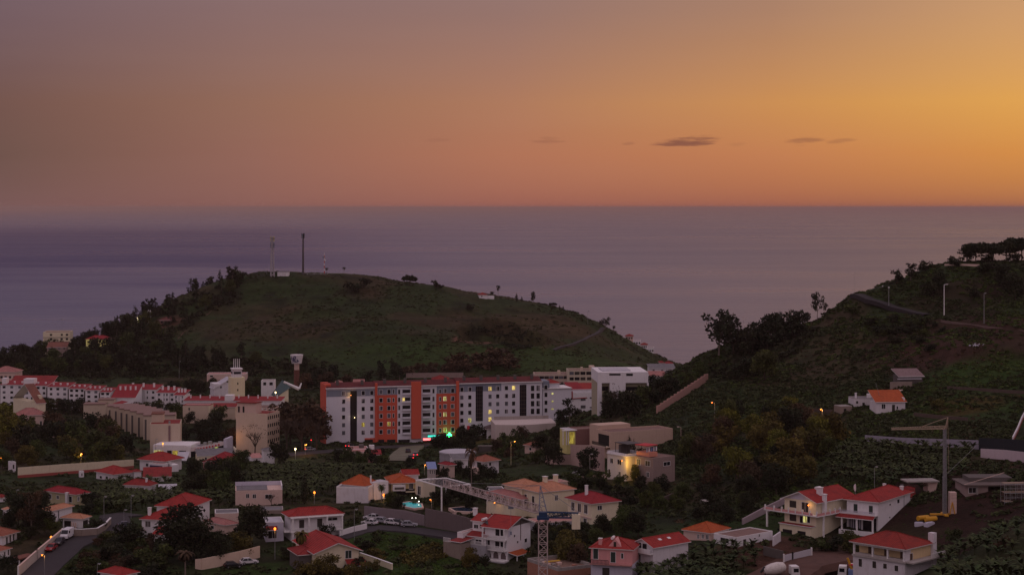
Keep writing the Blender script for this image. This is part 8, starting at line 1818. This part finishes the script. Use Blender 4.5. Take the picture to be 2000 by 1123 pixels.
# -- scrub, undergrowth and grass
def shrub_arrays(seed, n=26, leaf=.2):
    r = np.random.default_rng(seed); c = r.normal(size=(n, 3)); c /= np.linalg.norm(c, axis=1)[:, None]; c *= r.uniform(.3, 1, (n, 1)) ** .5 * .5; c[:, 2] = np.abs(c[:, 2]) * .8 + .05
    V, Fq = leafquads(c, leaf, r); return V, Fq, np.repeat(r.uniform(.6, 1.4, n), 4)
SH = [shrub_arrays(i) for i in range(6)]
def field(n, x0, x1, y0, y1, seed, dens, thr):
    r = np.random.default_rng(seed); x = r.uniform(x0, x1, n); y = r.uniform(y0, y1, n)
    px = x / y * F + 1000; py = HOR + (H - gzv(x, y)) / y * F
    k = (px > -350) & (px < 2400) & (py < 1190) & (fbm(x, y, dens, 3, seed) > thr) & clear(x, y, .8); return x[k], y[k]
x, y = field(17000, -330, 330, 1000, 1260, 51, 26, .47); tile('hill_scrub', SH, x, y, rng.uniform(.8, 2.0, len(x)) * (.6 + fbm(x, y, 15, 2, 5)), LF['hill'], 51, 'dark scrub covering the dome hill', zs=.7)
x, y = field(9000, -330, 330, 1000, 1260, 58, 30, .5); tile('green_hill_scrub', SH, x, y, rng.uniform(.7, 1.8, len(x)), LF['slope'], 58, 'green scrub and weeds in patches on the dome hill', zs=.6)
lx, ly = scatter(420, [(898, 655), (915, 642), (985, 632), (1050, 655), (1054, 673), (1020, 684), (982, 674), (958, 655), (935, 652), (925, 664)], 1050, 1130, 64); tile('quarry_darkening_shrubs', SH, lx, ly, rng.uniform(1.6, 3.2, len(lx)), LF['dark'], 64, 'dark shrubs added to darken the hollows of the old quarry', zs=.9)  # shrubs added to darken the hollows beyond what the scarp shape gives
x, y = field(5000, -330, 330, 1000, 1260, 55, 20, .55); tile('dry_hill_scrub', SH, x, y, rng.uniform(.8, 2.0, len(x)), LF['dry'], 55, 'dry brown scrub in patches on the dome hill', zs=.6)
x, y = field(32000, 40, 290, 440, 760, 52, 18, .40); tile('slope_scrub', SH, x, y, rng.uniform(.7, 2.4, len(x)) * (.5 + fbm(x, y, 12, 2, 6)), LF['scrub'], 52, 'dark scrub covering the right hillside', zs=.75)
x, y = field(17500, 60, 290, 440, 700, 57, 22, .50); tile('green_slope_scrub', SH, x, y, rng.uniform(.7, 2.2, len(x)), LF['slope'], 57, 'green scrub and weeds in patches on the right hillside', zs=.7)
x, y = field(6000, 40, 240, 440, 760, 56, 16, .54); tile('dry_slope_scrub', SH, x, y, rng.uniform(.6, 1.8, len(x)), LF['dry'], 56, 'dry brown scrub in patches on the right hillside', zs=.7)
x, y = field(30000, -260, 130, 370, 1010, 53, 14, .40); tile('valley_undergrowth', SH, x, y, rng.uniform(.6, 3.0, len(x)), LF['scrub'], 53, 'dark undergrowth between the houses of the valley', zs=.8)
x, y = field(12000, -240, 110, 360, 720, 54, 9, .5); tile('valley_grass', SH, x, y, rng.uniform(.35, .9, len(x)), LF['grass'], 54, 'green grass and weeds in the open plots of the valley', zs=.6)
lx, ly = scatter(3800, [(690, 1062), (760, 1042), (900, 1052), (905, 1100), (960, 1140), (690, 1150), (770, 1105)], 395, 465, 60); tile('meadow', SH, lx, ly, rng.uniform(.4, 1.0, len(lx)), LF['grass'], 60, 'bright green meadow in front of the white arched house', zs=.5)
lx, ly = scatter(110, [(780, 1085), (860, 1060), (890, 1080), (800, 1110)], 410, 445, 61); tile('tall_weeds', SH, lx, ly, rng.uniform(1.2, 2.4, len(lx)), LF['olive'], 61, 'tall olive weeds crossing the green meadow')

lx, ly = scatter(1500, [(0, 712), (70, 702), (180, 670), (300, 610), (420, 562), (480, 550), (470, 585), (380, 630), (330, 672), (430, 702), (640, 708), (640, 745), (340, 748), (0, 740)], 1000, 1235, 62); tile('wood_understorey', SH, lx, ly, rng.uniform(2.5, 5.5, len(lx)), LF['dark'], 62, 'dense dark understorey of the wood on the left flank of the dome hill', zs=1.1)
lx, ly = scatter(260, [(1380, 740), (1400, 700), (1440, 692), (1550, 650), (1600, 640), (1560, 690), (1450, 745)], 620, 720, 63); tile('hedge_understorey', SH, lx, ly, rng.uniform(2.0, 4.5, len(lx)), LF['dark'], 63, 'dark understorey along the hillside tree line')
# ------------------------------------------------------------------ air
m_haze, t = new_mat('sea_haze')
pv = t.n('ShaderNodeVolumePrincipled')
pv.inputs['Color'].default_value = (0.72, 0.53, 0.48, 1)
pv.inputs['Density'].default_value = 3.4e-5
pv.inputs['Anisotropy'].default_value = 0.0
o = t.n('ShaderNodeOutputMaterial'); t.t.links.new(pv.outputs[0], o.inputs['Volume'])
hz = MB().box(-95000, 95000, -3500, 95000, -28, 162).build('haze', m_haze)
tag(hz, 'thin evening haze over the sea and valley', 'haze', kind='stuff')
